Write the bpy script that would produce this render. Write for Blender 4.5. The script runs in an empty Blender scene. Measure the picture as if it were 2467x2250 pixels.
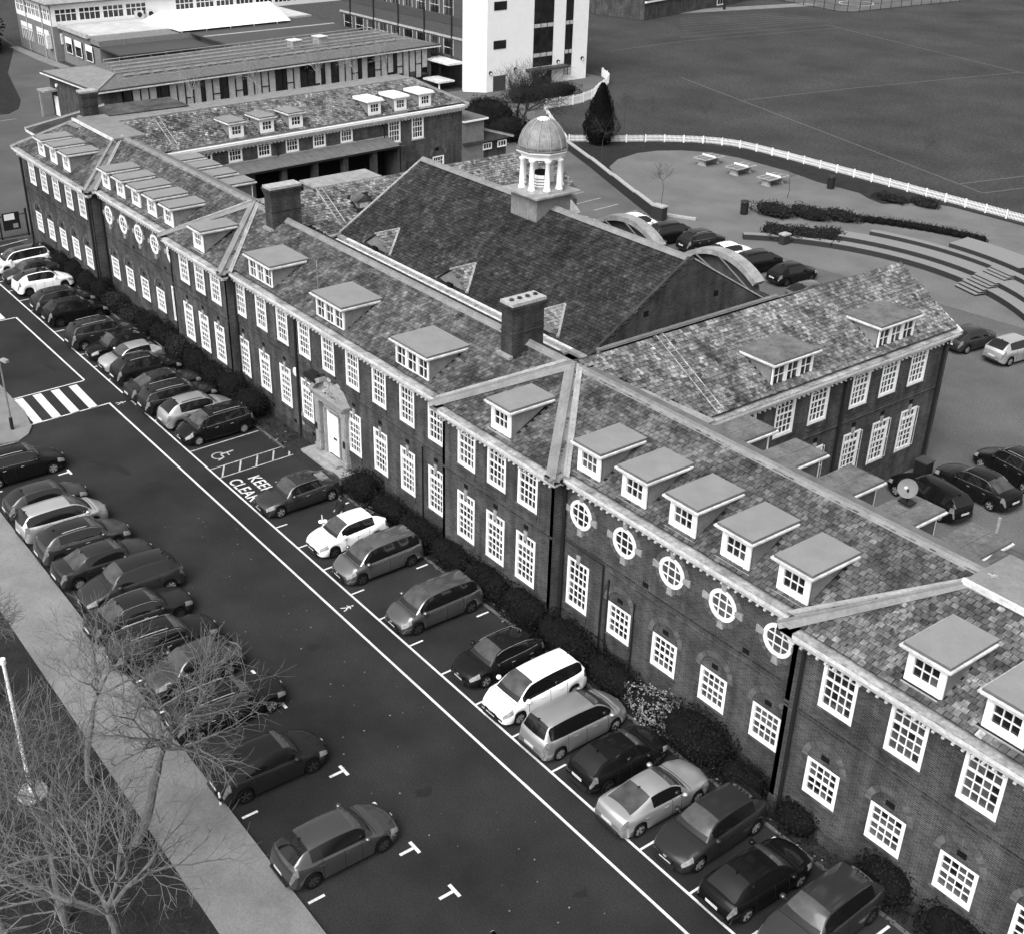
import bpy, math, random
from mathutils import Vector, Matrix
R_ = math.radians
sc = bpy.context.scene
col = sc.collection
# ------------------------------------------------------------------ camera
F_PX, CX, CY = 2945.46, 1109.322, 1139.181
YAW, PITCH, ROLL = 0.940724, 0.502179, 0.005565
CAM = Vector((52.045, -29.439, 31.949))
W_PX, H_PX = 2467.0, 2250.0
cy_, sy_, cp_, sp_ = math.cos(YAW), math.sin(YAW), math.cos(PITCH), math.sin(PITCH)
fwd = Vector((-sy_*cp_, cy_*cp_, -sp_)); rt = Vector((cy_, sy_, 0)); up = rt.cross(fwd)
rt2 = math.cos(ROLL)*rt + math.sin(ROLL)*up; up2 = rt2.cross(fwd)
cam = bpy.data.cameras.new('camera'); co = bpy.data.objects.new('camera', cam); col.objects.link(co)
co.matrix_world = Matrix(((rt2.x, up2.x, -fwd.x, CAM.x), (rt2.y, up2.y, -fwd.y, CAM.y), (rt2.z, up2.z, -fwd.z, CAM.z), (0, 0, 0, 1)))
cam.sensor_fit = 'HORIZONTAL'; cam.sensor_width = 36.0; cam.lens = F_PX/W_PX*36.0
cam.shift_x = (W_PX/2-CX)/W_PX; cam.shift_y = (CY-H_PX/2)/W_PX
cam.clip_start = 0.5; cam.clip_end = 3000
sc.camera = co
# ------------------------------------------------------------------ light (soft overcast daylight)
SUN_AZ, SUN_EL = R_(294), R_(50)          # compass angle of the sun measured from +X anticlockwise
sdir = Vector((math.cos(SUN_AZ)*math.cos(SUN_EL), math.sin(SUN_AZ)*math.cos(SUN_EL), math.sin(SUN_EL)))
w = bpy.data.worlds.new('World'); sc.world = w; w.use_nodes = True
nt = w.node_tree; bg = nt.nodes['Background']
sky = nt.nodes.new('ShaderNodeTexSky'); sky.sky_type = 'NISHITA'; sky.sun_disc = False
sky.sun_elevation = SUN_EL; sky.sun_rotation = math.atan2(sdir.x, sdir.y)
sky.air_density = 1.0; sky.dust_density = 6.0
bw = nt.nodes.new('ShaderNodeRGBToBW')      # black-and-white photograph
nt.links.new(sky.outputs[0], bw.inputs[0]); nt.links.new(bw.outputs[0], bg.inputs[0]); bg.inputs[1].default_value = 0.15
sl = bpy.data.lights.new('sun', 'SUN'); sl.energy = 1.0; sl.angle = R_(55); so = bpy.data.objects.new('sun', sl); col.objects.link(so)
so.rotation_euler = sdir.to_track_quat('Z', 'Y').to_euler()
sc.view_settings.view_transform = 'Standard'; sc.view_settings.look = 'None'; sc.view_settings.exposure = 0.95; sc.view_settings.gamma = 1.0
sc.view_settings.use_curve_mapping = False
# ------------------------------------------------------------------ materials
MATS = {}
def mat(name, g, rough=0.8, amt=0.0, scale=5.0, amt2=0.0, scale2=0.4, bump=0.0, bscale=60.0, metal=0.0, coat=0.0, island=0.0, obj=False, spec=None, detail=4):
    if spec is None: spec = 0.12 if rough > 0.75 else (0.3 if rough > 0.4 else 0.5)
    if name in MATS: return MATS[name]
    m = bpy.data.materials.new(name); m.use_nodes = True; n = m.node_tree; b = n.nodes['Principled BSDF']
    b.inputs['Roughness'].default_value = rough; b.inputs['Metallic'].default_value = metal
    b.inputs['Specular IOR Level'].default_value = spec; b.inputs['Coat Weight'].default_value = coat; b.inputs['Coat Roughness'].default_value = 0.05
    if obj:
        tc = n.nodes.new('ShaderNodeTexCoord').outputs['Object']
    else:
        tc = n.nodes.new('ShaderNodeNewGeometry').outputs['Position']
    cur = None
    def mulby(cur, src, a):
        mr = n.nodes.new('ShaderNodeMapRange'); mr.inputs[1].default_value = 0.28 if a is not island else 0.0; mr.inputs[2].default_value = 0.72 if a is not island else 1.0
        mr.inputs[3].default_value = 1-a; mr.inputs[4].default_value = 1+a
        n.links.new(src, mr.inputs[0])
        if cur is None: return mr.outputs[0]
        mm = n.nodes.new('ShaderNodeMath'); mm.operation = 'MULTIPLY'; n.links.new(cur, mm.inputs[0]); n.links.new(mr.outputs[0], mm.inputs[1]); return mm.outputs[0]
    for a, s in ((amt, scale), (amt2, scale2)):
        if a:
            t = n.nodes.new('ShaderNodeTexNoise'); t.inputs['Scale'].default_value = s; t.inputs['Detail'].default_value = detail; t.inputs['Roughness'].default_value = 0.6
            n.links.new(tc, t.inputs['Vector']); cur = mulby(cur, t.outputs[0], a)
    if island:
        gi = n.nodes.new('ShaderNodeNewGeometry'); cur = mulby(cur, gi.outputs['Random Per Island'], island)
    if cur is None: b.inputs['Base Color'].default_value = (g, g, g, 1)
    else:
        mm = n.nodes.new('ShaderNodeMath'); mm.operation = 'MULTIPLY'; mm.inputs[1].default_value = g; n.links.new(cur, mm.inputs[0])
        n.links.new(mm.outputs[0], b.inputs['Base Color'])
    if bump:
        t = n.nodes.new('ShaderNodeTexNoise'); t.inputs['Scale'].default_value = bscale; t.inputs['Detail'].default_value = 3
        bp = n.nodes.new('ShaderNodeBump'); bp.inputs['Strength'].default_value = bump; bp.inputs['Distance'].default_value = 0.02
        n.links.new(tc, t.inputs['Vector']); n.links.new(t.outputs[0], bp.inputs['Height']); n.links.new(bp.outputs[0], b.inputs['Normal'])
    MATS[name] = m; return m

def brick_mat(name, g, mortar, scale=1.0):
    m = bpy.data.materials.new(name); m.use_nodes = True; n = m.node_tree; b = n.nodes['Principled BSDF']; b.inputs['Roughness'].default_value = 0.9; b.inputs['Specular IOR Level'].default_value = 0.1
    L = n.links.new
    pos = n.nodes.new('ShaderNodeNewGeometry').outputs['Position']
    sx = n.nodes.new('ShaderNodeSeparateXYZ'); L(pos, sx.inputs[0])
    ad = n.nodes.new('ShaderNodeMath'); L(sx.outputs[0], ad.inputs[0]); L(sx.outputs[1], ad.inputs[1])
    cb = n.nodes.new('ShaderNodeCombineXYZ'); L(ad.outputs[0], cb.inputs[0]); L(sx.outputs[2], cb.inputs[1])
    br = n.nodes.new('ShaderNodeTexBrick'); L(cb.outputs[0], br.inputs['Vector'])
    br.inputs['Scale'].default_value = 1.0; br.inputs['Brick Width'].default_value = 0.225*scale; br.inputs['Row Height'].default_value = 0.075*scale
    br.inputs['Mortar Size'].default_value = 0.011*scale; br.inputs['Bias'].default_value = 0.0
    br.inputs['Color1'].default_value = (g*0.62,)*3+(1,); br.inputs['Color2'].default_value = (g*1.4,)*3+(1,); br.inputs['Mortar'].default_value = (mortar,)*3+(1,)
    nz = n.nodes.new('ShaderNodeTexNoise'); nz.inputs['Scale'].default_value = 0.7; nz.inputs['Detail'].default_value = 6; nz.inputs['Roughness'].default_value = 0.65; L(pos, nz.inputs['Vector'])
    mr = n.nodes.new('ShaderNodeMapRange'); mr.inputs[1].default_value = 0.3; mr.inputs[2].default_value = 0.7; mr.inputs[3].default_value = 0.62; mr.inputs[4].default_value = 1.4; L(nz.outputs[0], mr.inputs[0])
    # vertical rain streaks
    mp = n.nodes.new('ShaderNodeMapping'); mp.inputs['Scale'].default_value = (2.2, 2.2, 0.25); L(pos, mp.inputs[0])
    n2 = n.nodes.new('ShaderNodeTexNoise'); n2.inputs['Scale'].default_value = 1.0; n2.inputs['Detail'].default_value = 4; L(mp.outputs[0], n2.inputs['Vector'])
    m2 = n.nodes.new('ShaderNodeMapRange'); m2.inputs[1].default_value = 0.35; m2.inputs[2].default_value = 0.65; m2.inputs[3].default_value = 0.75; m2.inputs[4].default_value = 1.2; L(n2.outputs[0], m2.inputs[0])
    mu = n.nodes.new('ShaderNodeVectorMath'); mu.operation = 'SCALE'; L(br.outputs[0], mu.inputs[0]); L(mr.outputs[0], mu.inputs['Scale'])
    mv = n.nodes.new('ShaderNodeVectorMath'); mv.operation = 'SCALE'; L(mu.outputs[0], mv.inputs[0]); L(m2.outputs[0], mv.inputs['Scale'])
    L(mv.outputs[0], b.inputs['Base Color'])
    bp = n.nodes.new('ShaderNodeBump'); bp.inputs['Strength'].default_value = 0.5; bp.inputs['Distance'].default_value = 0.01; bp.invert = True
    L(br.outputs['Fac'], bp.inputs['Height']); L(bp.outputs[0], b.inputs['Normal'])
    MATS[name] = m; return m

def slate_mat(name, lo, hi, lichen, lthr=0.62, moss=0.0):
    m = bpy.data.materials.new(name); m.use_nodes = True; n = m.node_tree; b = n.nodes['Principled BSDF']; b.inputs['Roughness'].default_value = 0.6; b.inputs['Specular IOR Level'].default_value = 0.25
    L = n.links.new; g = n.nodes.new('ShaderNodeNewGeometry'); oi = n.nodes.new('ShaderNodeObjectInfo')
    ad = n.nodes.new('ShaderNodeMath'); L(g.outputs['Random Per Island'], ad.inputs[0]); L(oi.outputs['Random'], ad.inputs[1])
    fr = n.nodes.new('ShaderNodeMath'); fr.operation = 'FRACT'; L(ad.outputs[0], fr.inputs[0])
    cr = n.nodes.new('ShaderNodeValToRGB'); e = cr.color_ramp.elements
    e[0].position = 0; e[0].color = (lo,)*3+(1,); e[1].position = 1.0; e[1].color = (hi*1.35,)*3+(1,)
    x = e.new(0.45); x.color = ((lo+hi)/2,)*3+(1,); x = e.new(0.88); x.color = (hi,)*3+(1,)
    L(fr.outputs[0], cr.inputs[0])
    def nz(s, d, a, b_, c, dd, rot=None):
        t = n.nodes.new('ShaderNodeTexNoise'); t.inputs['Scale'].default_value = s; t.inputs['Detail'].default_value = d; t.inputs['Roughness'].default_value = 0.6
        L(g.outputs['Position'], t.inputs['Vector'])
        q = n.nodes.new('ShaderNodeMapRange'); q.inputs[1].default_value = a; q.inputs[2].default_value = b_; q.inputs[3].default_value = c; q.inputs[4].default_value = dd; L(t.outputs[0], q.inputs[0]); return q.outputs[0]
    big = nz(0.6, 6, 0.32, 0.68, 0.45, 1.6)
    fine = nz(7.0, 6, 0.3, 0.7, 0.6, 1.4)
    mp = n.nodes.new('ShaderNodeMapping'); mp.inputs['Scale'].default_value = (1.6, 1.6, 0.35) ; L(g.outputs['Position'], mp.inputs[0]); mp.inputs['Rotation'].default_value = (0.5, 0.5, 0)
    st_ = n.nodes.new('ShaderNodeTexNoise'); st_.inputs['Scale'].default_value = 1.5; st_.inputs['Detail'].default_value = 6; L(mp.outputs[0], st_.inputs['Vector'])
    sq = n.nodes.new('ShaderNodeMapRange'); sq.inputs[1].default_value = 0.35; sq.inputs[2].default_value = 0.65; sq.inputs[3].default_value = 0.7; sq.inputs[4].default_value = 1.3; L(st_.outputs[0], sq.inputs[0])
    m0 = n.nodes.new('ShaderNodeMath'); m0.operation = 'MULTIPLY'; L(big, m0.inputs[0]); L(sq.outputs[0], m0.inputs[1]); big = m0.outputs[0]
    mm = n.nodes.new('ShaderNodeMath'); mm.operation = 'MULTIPLY'; L(big, mm.inputs[0]); L(fine, mm.inputs[1])
    vs = n.nodes.new('ShaderNodeVectorMath'); vs.operation = 'SCALE'; L(cr.outputs[0], vs.inputs[0]); L(mm.outputs[0], vs.inputs['Scale'])
    # lichen: patchy, slate by slate
    pat = nz(0.8, 5, lthr-0.12, lthr+0.12, 0.0, 1.0)
    r2 = n.nodes.new('ShaderNodeMath'); r2.operation = 'MULTIPLY'; r2.inputs[1].default_value = 7.31; L(fr.outputs[0], r2.inputs[0])
    r3 = n.nodes.new('ShaderNodeMath'); r3.operation = 'FRACT'; L(r2.outputs[0], r3.inputs[0])
    ml = n.nodes.new('ShaderNodeMath'); ml.operation = 'MULTIPLY'; L(pat, ml.inputs[0]); L(r3.outputs[0], ml.inputs[1])
    sp = nz(5.0, 5, 0.45, 0.6, 0.25, 1.0); m4 = n.nodes.new('ShaderNodeMath'); m4.operation = 'MULTIPLY'; L(ml.outputs[0], m4.inputs[0]); L(sp, m4.inputs[1])
    mx = n.nodes.new('ShaderNodeMix'); mx.data_type = 'RGBA'; L(m4.outputs[0], mx.inputs[0]); L(vs.outputs[0], mx.inputs[6]); mx.inputs[7].default_value = (lichen,)*3+(1,)
    L(mx.outputs[2], b.inputs['Base Color']); MATS[name] = m; return m

BRICK = brick_mat('brick', 0.040, 0.088)
BRICK_D = brick_mat('brick_dark', 0.028, 0.065)
BRICK_L = brick_mat('brick_rubbed', 0.050, 0.052)
BRICK_A = mat('brick_arch_red', 0.085, 0.9, island=0.35, amt=0.2, scale=6)
SLATE_N = slate_mat('slate_near', 0.026, 0.10, 0.42, 0.54)
SLATE = slate_mat('slate', 0.034, 0.078, 0.26, 0.62)
SLATE_L = slate_mat('slate_lichen', 0.036, 0.10, 0.42, 0.50)
SLATE_D = slate_mat('slate_hall', 0.011, 0.026, 0.13, 0.64)
SLATE_GAP = mat('slate_gap', 0.012, 0.95)
WHITE = mat('white_paint', 0.74, 0.45, amt=0.06, scale=3)
WHITEW = mat('weathered_white', 0.50, 0.7, amt=0.28, scale=2.5, amt2=0.2, scale2=9)
LEAD = mat('lead', 0.165, 0.55, amt=0.22, scale=1.6, amt2=0.15, scale2=8)
LEAD_L = mat('lead_pale', 0.23, 0.6, amt=0.3, scale=1.8, amt2=0.2, scale2=7)
LEAD_D = mat('lead_dark', 0.10, 0.7, amt=0.25, scale=2)
FELT = mat('roof_membrane', 0.19, 0.8, amt=0.10, scale=1.1, amt2=0.06, scale2=12)
FELT_OLD = mat('roof_membrane_old', 0.11, 0.85, amt=0.35, scale=1.5, amt2=0.25, scale2=7)
STONE = mat('stone', 0.24, 0.85, amt=0.25, scale=4, amt2=0.15, scale2=20, bump=0.3)
LEAD_C = mat('cornice_lead', 0.25, 0.75, amt=0.6, scale=1.1, amt2=0.4, scale2=7)
DISH = mat('dish_grey', 0.12, 0.5, amt=0.1, scale=5)
CEMENT = mat('cement', 0.30, 0.9, amt=0.3, scale=5)
GLASS = mat('window_glass', 0.012, 0.08, amt=0.8, scale=1.1, spec=0.6)
GLASS_L = mat('window_glass_blind', 0.055, 0.25, amt=0.6, scale=1.4, spec=0.5)
BLACK = mat('black_iron', 0.012, 0.5)
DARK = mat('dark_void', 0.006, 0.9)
ASPH = mat('asphalt_new', 0.021, 0.86, amt=0.45, scale=16, amt2=0.42, scale2=0.22, bump=0.25, bscale=90, detail=6)
ASPH_R = mat('asphalt_yard', 0.092, 0.9, amt=0.3, scale=9, amt2=0.24, scale2=0.22, bump=0.2, bscale=70, detail=6)
ASPH_M = mat('asphalt_road', 0.075, 0.9, amt=0.12, scale=25, amt2=0.2, scale2=0.15)
CONC = mat('concrete_path', 0.165, 0.9, amt=0.2, scale=14, amt2=0.22, scale2=0.6, bump=0.2, bscale=50, detail=6)
PLAZA = mat('plaza_resin', 0.12, 0.9, amt=0.22, scale=8, amt2=0.2, scale2=0.25, detail=6)
GRASS = mat('grass_field', 0.040, 1.0, amt=0.55, scale=3.5, amt2=0.32, scale2=0.10, bump=0.6, bscale=18, detail=8)
VERGE = mat('verge', 0.020, 1.0, amt=0.5, scale=14, amt2=0.3, scale2=1.0, bump=0.8, bscale=25, detail=8)
SOIL = mat('soil', 0.022, 1.0, amt=0.6, scale=12, amt2=0.3, scale2=2, bump=0.8, bscale=30)
PAINT = mat('road_paint', 0.55, 0.8, amt=0.25, scale=14, amt2=0.22, scale2=1.3)
PAINT_F = mat('pitch_paint', 0.13, 0.9, amt=0.25, scale=6)
PAINT_W = mat('worn_paint', 0.34, 0.8, amt=0.5, scale=7, amt2=0.3, scale2=1.5)
TERR = mat('terrace_concrete', 0.18, 0.9, amt=0.12, scale=6, amt2=0.1, scale2=30)
TERR_F = mat('terrace_brick_face', 0.03, 0.95, amt=0.2, scale=8)
BARK = mat('bark', 0.13, 0.9, amt=0.3, scale=6)
TWIG = mat('twig', 0.045, 0.9, amt=0.3, scale=6)
BARK_D = mat('bark_dark', 0.03, 0.9, amt=0.3, scale=6)
LEAF = mat('leaf_dark', 0.008, 0.9, island=0.75, spec=0.08)
LEAF2 = mat('leaf_mid', 0.022, 0.9, island=0.7, spec=0.08)
LEAF_P = mat('leaf_pale', 0.17, 0.8, island=0.6)
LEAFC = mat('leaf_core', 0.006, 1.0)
RENDER = mat('white_render', 0.70, 0.75, amt=0.04, scale=1.2, amt2=0.03, scale2=10)
PANEL_D = mat('dark_panel', 0.045, 0.6, amt=0.1, scale=3)
GREYD = mat('dark_masonry', 0.065, 0.9, amt=0.2, scale=3, amt2=0.1, scale2=20)
PALER = mat('pale_roof_felt', 0.40, 0.8, amt=0.2, scale=0.8)
GREYB = mat('grey_masonry', 0.15, 0.9, amt=0.2, scale=3, amt2=0.1, scale2=20)
CURT = mat('curtain', 0.38, 0.8, amt=0.2, scale=2.5, amt2=0.15, scale2=9)
TYRE = mat('tyre', 0.006, 0.8)
RIM = mat('alloy', 0.45, 0.3, metal=0.6)
RIM_D = mat('alloy_dark', 0.03, 0.35)
CGLASS = mat('car_glass', 0.006, 0.06, spec=0.7)
WSCREEN = mat('windscreen', 0.045, 0.10, amt=0.55, scale=1.6, obj=True, spec=0.8)  # mottled tone in the base colour stands in for reflections on the glass
TRIM = mat('black_trim', 0.012, 0.5)
CHROME = mat('chrome', 0.7, 0.2, metal=0.8)
LAMP = mat('lamp_glass', 0.26, 0.15, amt=0.4, scale=9, obj=True, spec=0.9)
TLAMP = mat('tail_glass', 0.13, 0.15, amt=0.5, scale=8, obj=True, spec=0.9)
PLATE = mat('plate', 0.50, 0.5, amt=0.4, scale=22, obj=True)
SKIN = mat('skin', 0.28, 0.6)
CLOTH = mat('dark_cloth', 0.018, 0.9, amt=0.3, scale=14)
# ------------------------------------------------------------------ helpers
class Fr:                                    # a wall or slope frame: a along it, d outward, z up
    def __init__(s, o, A, D): s.o = Vector(o); s.A = Vector(A).normalized(); s.D = Vector(D).normalized()
    def __call__(s, a, d, z): return s.o + s.A*a + s.D*d + Vector((0, 0, z))
def frY(y): return Fr((0, y, 0), (1, 0, 0), (0, -1, 0))
def frX(x): return Fr((x, 0, 0), (0, 1, 0), (1, 0, 0))
def frXn(x): return Fr((x, 0, 0), (0, 1, 0), (-1, 0, 0))
def frYb(y): return Fr((0, y, 0), (1, 0, 0), (0, 1, 0))
ID = Fr((0, 0, 0), (1, 0, 0), (0, 1, 0))
class MB:
    def __init__(s): s.v = []; s.f = []; s.m = []; s.mats = []
    def mi(s, m):
        if m not in s.mats: s.mats.append(m)
        return s.mats.index(m)
    def poly(s, pts, m):
        b = len(s.v); s.v += [tuple(p) for p in pts]; s.f.append(tuple(range(b, b+len(pts)))); s.m.append(s.mi(m))
    def box(s, fr, a0, a1, d0, d1, z0, z1, m):
        b = len(s.v)
        for z in (z0, z1):
            for a, d in ((a0, d0), (a1, d0), (a1, d1), (a0, d1)): s.v.append(tuple(fr(a, d, z)))
        k = s.mi(m)
        for q in ((3, 2, 1, 0), (4, 5, 6, 7), (0, 1, 5, 4), (1, 2, 6, 5), (2, 3, 7, 6), (3, 0, 4, 7)): s.f.append(tuple(b+i for i in q)); s.m.append(k)
    def prism(s, pts, dv, m):                # polygon pts extruded by vector dv
        n = len(pts); b = len(s.v); s.v += [tuple(Vector(p)) for p in pts] + [tuple(Vector(p)+Vector(dv)) for p in pts]; k = s.mi(m)
        s.f.append(tuple(range(b+n-1, b-1, -1))); s.m.append(k); s.f.append(tuple(range(b+n, b+2*n))); s.m.append(k)
        for i in range(n): j = (i+1) % n; s.f.append((b+i, b+j, b+n+j, b+n+i)); s.m.append(k)
    def tube(s, p, q, r0, r1, m, n=6, cap=True):
        p = Vector(p); q = Vector(q); d = q-p
        if d.length < 1e-6: return
        x = d.orthogonal().normalized(); y = d.normalized().cross(x); b = len(s.v); k = s.mi(m)
        for c, r in ((p, r0), (q, r1)):
            for i in range(n): t = 2*math.pi*i/n; s.v.append(tuple(c + x*(r*math.cos(t)) + y*(r*math.sin(t))))
        for i in range(n): j = (i+1) % n; s.f.append((b+i, b+j, b+n+j, b+n+i)); s.m.append(k)
        if cap: s.f.append(tuple(range(b+n-1, b-1, -1))); s.m.append(k); s.f.append(tuple(range(b+n, b+2*n))); s.m.append(k)
    def path(s, pts, r, m, n=6):
        for a, b in zip(pts[:-1], pts[1:]): s.tube(a, b, r, r, m, n)
    def lathe(s, c, prof, m, n=24, axis=None):
        b = len(s.v); k = s.mi(m); c = Vector(c)
        for r, z in prof:
            for i in range(n): t = 2*math.pi*(i+0.5)/n; s.v.append(tuple(c+Vector((r*math.cos(t), r*math.sin(t), z))))
        for j in range(len(prof)-1):
            for i in range(n): i2 = (i+1) % n; s.f.append((b+j*n+i, b+j*n+i2, b+(j+1)*n+i2, b+(j+1)*n+i)); s.m.append(k)
        s.f.append(tuple(b+i for i in range(n-1, -1, -1))); s.m.append(k); e = b+(len(prof)-1)*n; s.f.append(tuple(e+i for i in range(n))); s.m.append(k)
    def build(s, name, parent=None, smooth=False, **props):
        me = bpy.data.meshes.new(name); me.from_pydata(s.v, [], s.f)
        for m in s.mats: me.materials.append(m)
        me.polygons.foreach_set('material_index', s.m)
        if smooth: me.polygons.foreach_set('use_smooth', [True]*len(s.f))
        me.update()
        o = bpy.data.objects.new(name, me); col.objects.link(o)
        if parent: o.parent = parent
        for k, v in props.items(): o[k] = v
        return o
def empty(name, loc, label=None, cat=None, group=None, rz=0):
    o = bpy.data.objects.new(name, None); o.empty_display_size = 0.3; col.objects.link(o); o.location = loc; o.rotation_euler = (0, 0, rz)
    if label: o['label'] = label
    if cat: o['category'] = cat
    if group: o['group'] = group
    return o
def tag(o, label, cat, group=None):
    o['label'] = label; o['category'] = cat
    if group: o['group'] = group
    return o
def struct(name, mb, smooth=False): return mb.build(name, None, smooth, kind='structure')
def inpoly(x, y, P):
    c = False; n = len(P); j = n-1
    for i in range(n):
        xi, yi = P[i]; xj, yj = P[j]
        if (yi > y) != (yj > y) and x < (xj-xi)*(y-yi)/(yj-yi)+xi: c = not c
        j = i
    return c
def ground(name, pts, z, m, th=0.0):
    mb = MB()
    if th: mb.prism([(x, y, z-th) for x, y in pts], (0, 0, th), m)
    else: mb.poly([(x, y, z) for x, y in pts], m)
    return struct(name, mb)
def rect(x0, x1, y0, y1): return [(x0, y0), (x1, y0), (x1, y1), (x0, y1)]

# ------------------------------------------------------------------ ground
ground('ground', rect(-900, 500, -500, 900), -0.03, GRASS)
ground('road', [(-160, -16.8), (-48.9, -16.8), (-48.9, 12), (-60, 16), (-76, 17.4), (-92, 17.6), (-122, 28), (-138, 28), (-160, 30)], -0.012, ASPH_M)
ground('car_park', rect(-48.9, 75, -16.85, -1.5), 0.0, ASPH)
ground('shrub_bed', rect(-46.6, 75, -1.5, 0.05), 0.02, SOIL, 0.05)
ground('yard', [(-76, 17), (-48.9, 10), (-47, -1), (75, -1), (75, 50), (12, 50), (-22.2, 45.7), (-27.1, 47.6), (-32.8, 50), (-39.1, 52.7), (-44.6, 55), (-47.9, 57.5), (-61.4, 65.3), (-61.3, 70.5), (-62.6, 73.9), (-65.3, 77.4), (-71.7, 84), (-76, 84)], -0.008, ASPH_R)
plz = [(-22.2, 45.8), (-26.9, 48), (-32.7, 51.0), (-37.7, 54.2), (-39.4, 56.9), (-40.1, 60.3), (-39.6, 62.7), (-38.2, 64.9), (-36, 66.7), (-32.7, 67.5), (-26.3, 67.6), (-22.1, 66.9), (-17.3, 67.1), (-15.6, 66.3), (-13.8, 65.9), (-12.8, 67.4), (-11.8, 69.5), (-9.6, 70.3), (-2.5, 70.45), (75, 70.5), (75, 49), (11, 49), (-12, 46.5), (-20, 45)]
ground('plaza', plz, -0.004, PLAZA)
ground('grass_apron', [(-47.5, 57.3), (-44.4, 55.2), (-38.9, 52.9), (-32.7, 50.4), (-27, 48), (-22.3, 46.1), (-22, 52), (75, 60), (75, 71.1), (-30, 70.9), (-34.6, 70.7), (-39.8, 68.2), (-43.7, 63.6)], -0.0065, VERGE)
ground('path', rect(-70, 75, -19.57, -16.85), 0.11, CONC, 0.12)
ground('verge', rect(-70, 75, -45, -19.57), 0.09, VERGE, 0.10)
ground('verge_island', [(-70, -16.9), (-70, -11.5), (-16, -11.9), (-13.8, -12.2), (-12.9, -12.7), (-12.4, -13.4), (-12.6, -14.2), (-14, -16.9)], 0.10, CONC, 0.11)
mb = MB()
for x0, x1, y0, y1 in ((-14, 75, -16.93, -16.8),):
    mb.box(ID, x0, x1, y0, y1, -0.02, 0.122, CONC)
mb.box(ID, -46.6, -3, -1.62, -1.5, -0.01, 0.07, ASPH_R); mb.box(ID, 3.2, 75, -1.62, -1.5, -0.01, 0.07, ASPH_R)
struct('kerb', mb)
ground('west_verge', [(-160, 30), (-138, 27.6), (-119, 20.5), (-101.5, 16.4), (-97, 14.6), (-95, 12.8), (-95.5, 10.8), (-110, 6), (-160, -10)], 0.05, VERGE, 0.08)
ground('kerb_path', [(-138, 28.2), (-138, 27), (-124, 27), (-118, 27.5), (-118, 28.8)], 0.06, CONC, 0.08)
ground('running_track_path', [(-110.5, 130), (-107, 129), (-99, 160), (-102.5, 161)], -0.012, CONC)
# painted lines ---------------------------------------------------------
mb = MB(); ZP = 0.005
def strip(mb, p, q, w, m=PAINT, z=ZP):
    p = Vector((p[0], p[1], z)); q = Vector((q[0], q[1], z)); d = (q-p).normalized(); n = Vector((-d.y, d.x, 0))*(w/2)
    mb.poly([p-n, q-n, q+n, p+n], m)
strip(mb, (-14.34, -7.31), (75, -7.31), 0.11); strip(mb, (-31.4, -7.31), (-18.4, -7.31), 0.11)
strip(mb, (-48.5, -6.09), (75, -6.09), 0.10)
strip(mb, (-18.2, -12.1), (-18.35, -7.37), 0.10); strip(mb, (-14.15, -12.2), (-14.3, -7.37), 0.10)
strip(mb, (-31.4, -7.37), (-31.4, -12), 0.10); strip(mb, (-35.6, -7.37), (-35.6, -12), 0.10); strip(mb, (-48, -7.31), (-35.6, -7.31), 0.11)
for i in range(4):
    y = -11.85+1.13*i; mb.poly([(-18.05, y, ZP), (-14.2, y-0.1, ZP), (-14.2, y+0.42, ZP), (-18.05, y+0.52, ZP)], PAINT)
    mb.poly([(-35.4, y, ZP), (-31.6, y-0.05, ZP), (-31.6, y+0.47, ZP), (-35.4, y+0.52, ZP)], PAINT)
tk = [11.51+2.4*k for k in range(-1, 16)] + [-34.46+2.41*k for k in range(-4, 9)] + [-10.5]
for x in tk:
    if x == 11.51-2.4: x = 9.0
    strip(mb, (x, -6.04), (x, -5.35), 0.09)
    if x > 3: strip(mb, (x-0.05, -2.4), (x-0.05, -1.75), 0.10)
strip(mb, (6.6, -6.04), (6.6, -5.4), 0.09); strip(mb, (4.25, -2.35), (4.25, -1.75), 0.10); strip(mb, (4.3, -6.04), (4.3, -5.4), 0.09)
strip(mb, (-5.7, -6.04), (-5.82, -1.7), 0.09, PAINT_W)
strip(mb, (-3.15, -6.04), (-3.3, -0.95), 0.08, PAINT_W); strip(mb, (-2.0, -6.04), (-2.1, -0.95), 0.08, PAINT_W)
for i in range(5):
    y = -5.85+1.02*i; strip(mb, (-2.08, y), (-3.12, y+0.62), 0.09, PAINT_W)
for k in range(-1, 13):
    x = 26.04+2.375*(k-8); x = x if k >= 0 else -7.34
    strip(mb, (x-0.31, -12.36), (x+0.31, -12.36), 0.13); strip(mb, (x, -12.43), (x, -12.98), 0.12); strip(mb, (x, -16.6), (x, -15.98), 0.11)
for x in (30.8, 33.2, 35.6, 38.0): strip(mb, (x-0.31, -12.36), (x+0.31, -12.36), 0.13); strip(mb, (x, -12.43), (x, -12.98), 0.12)
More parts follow.
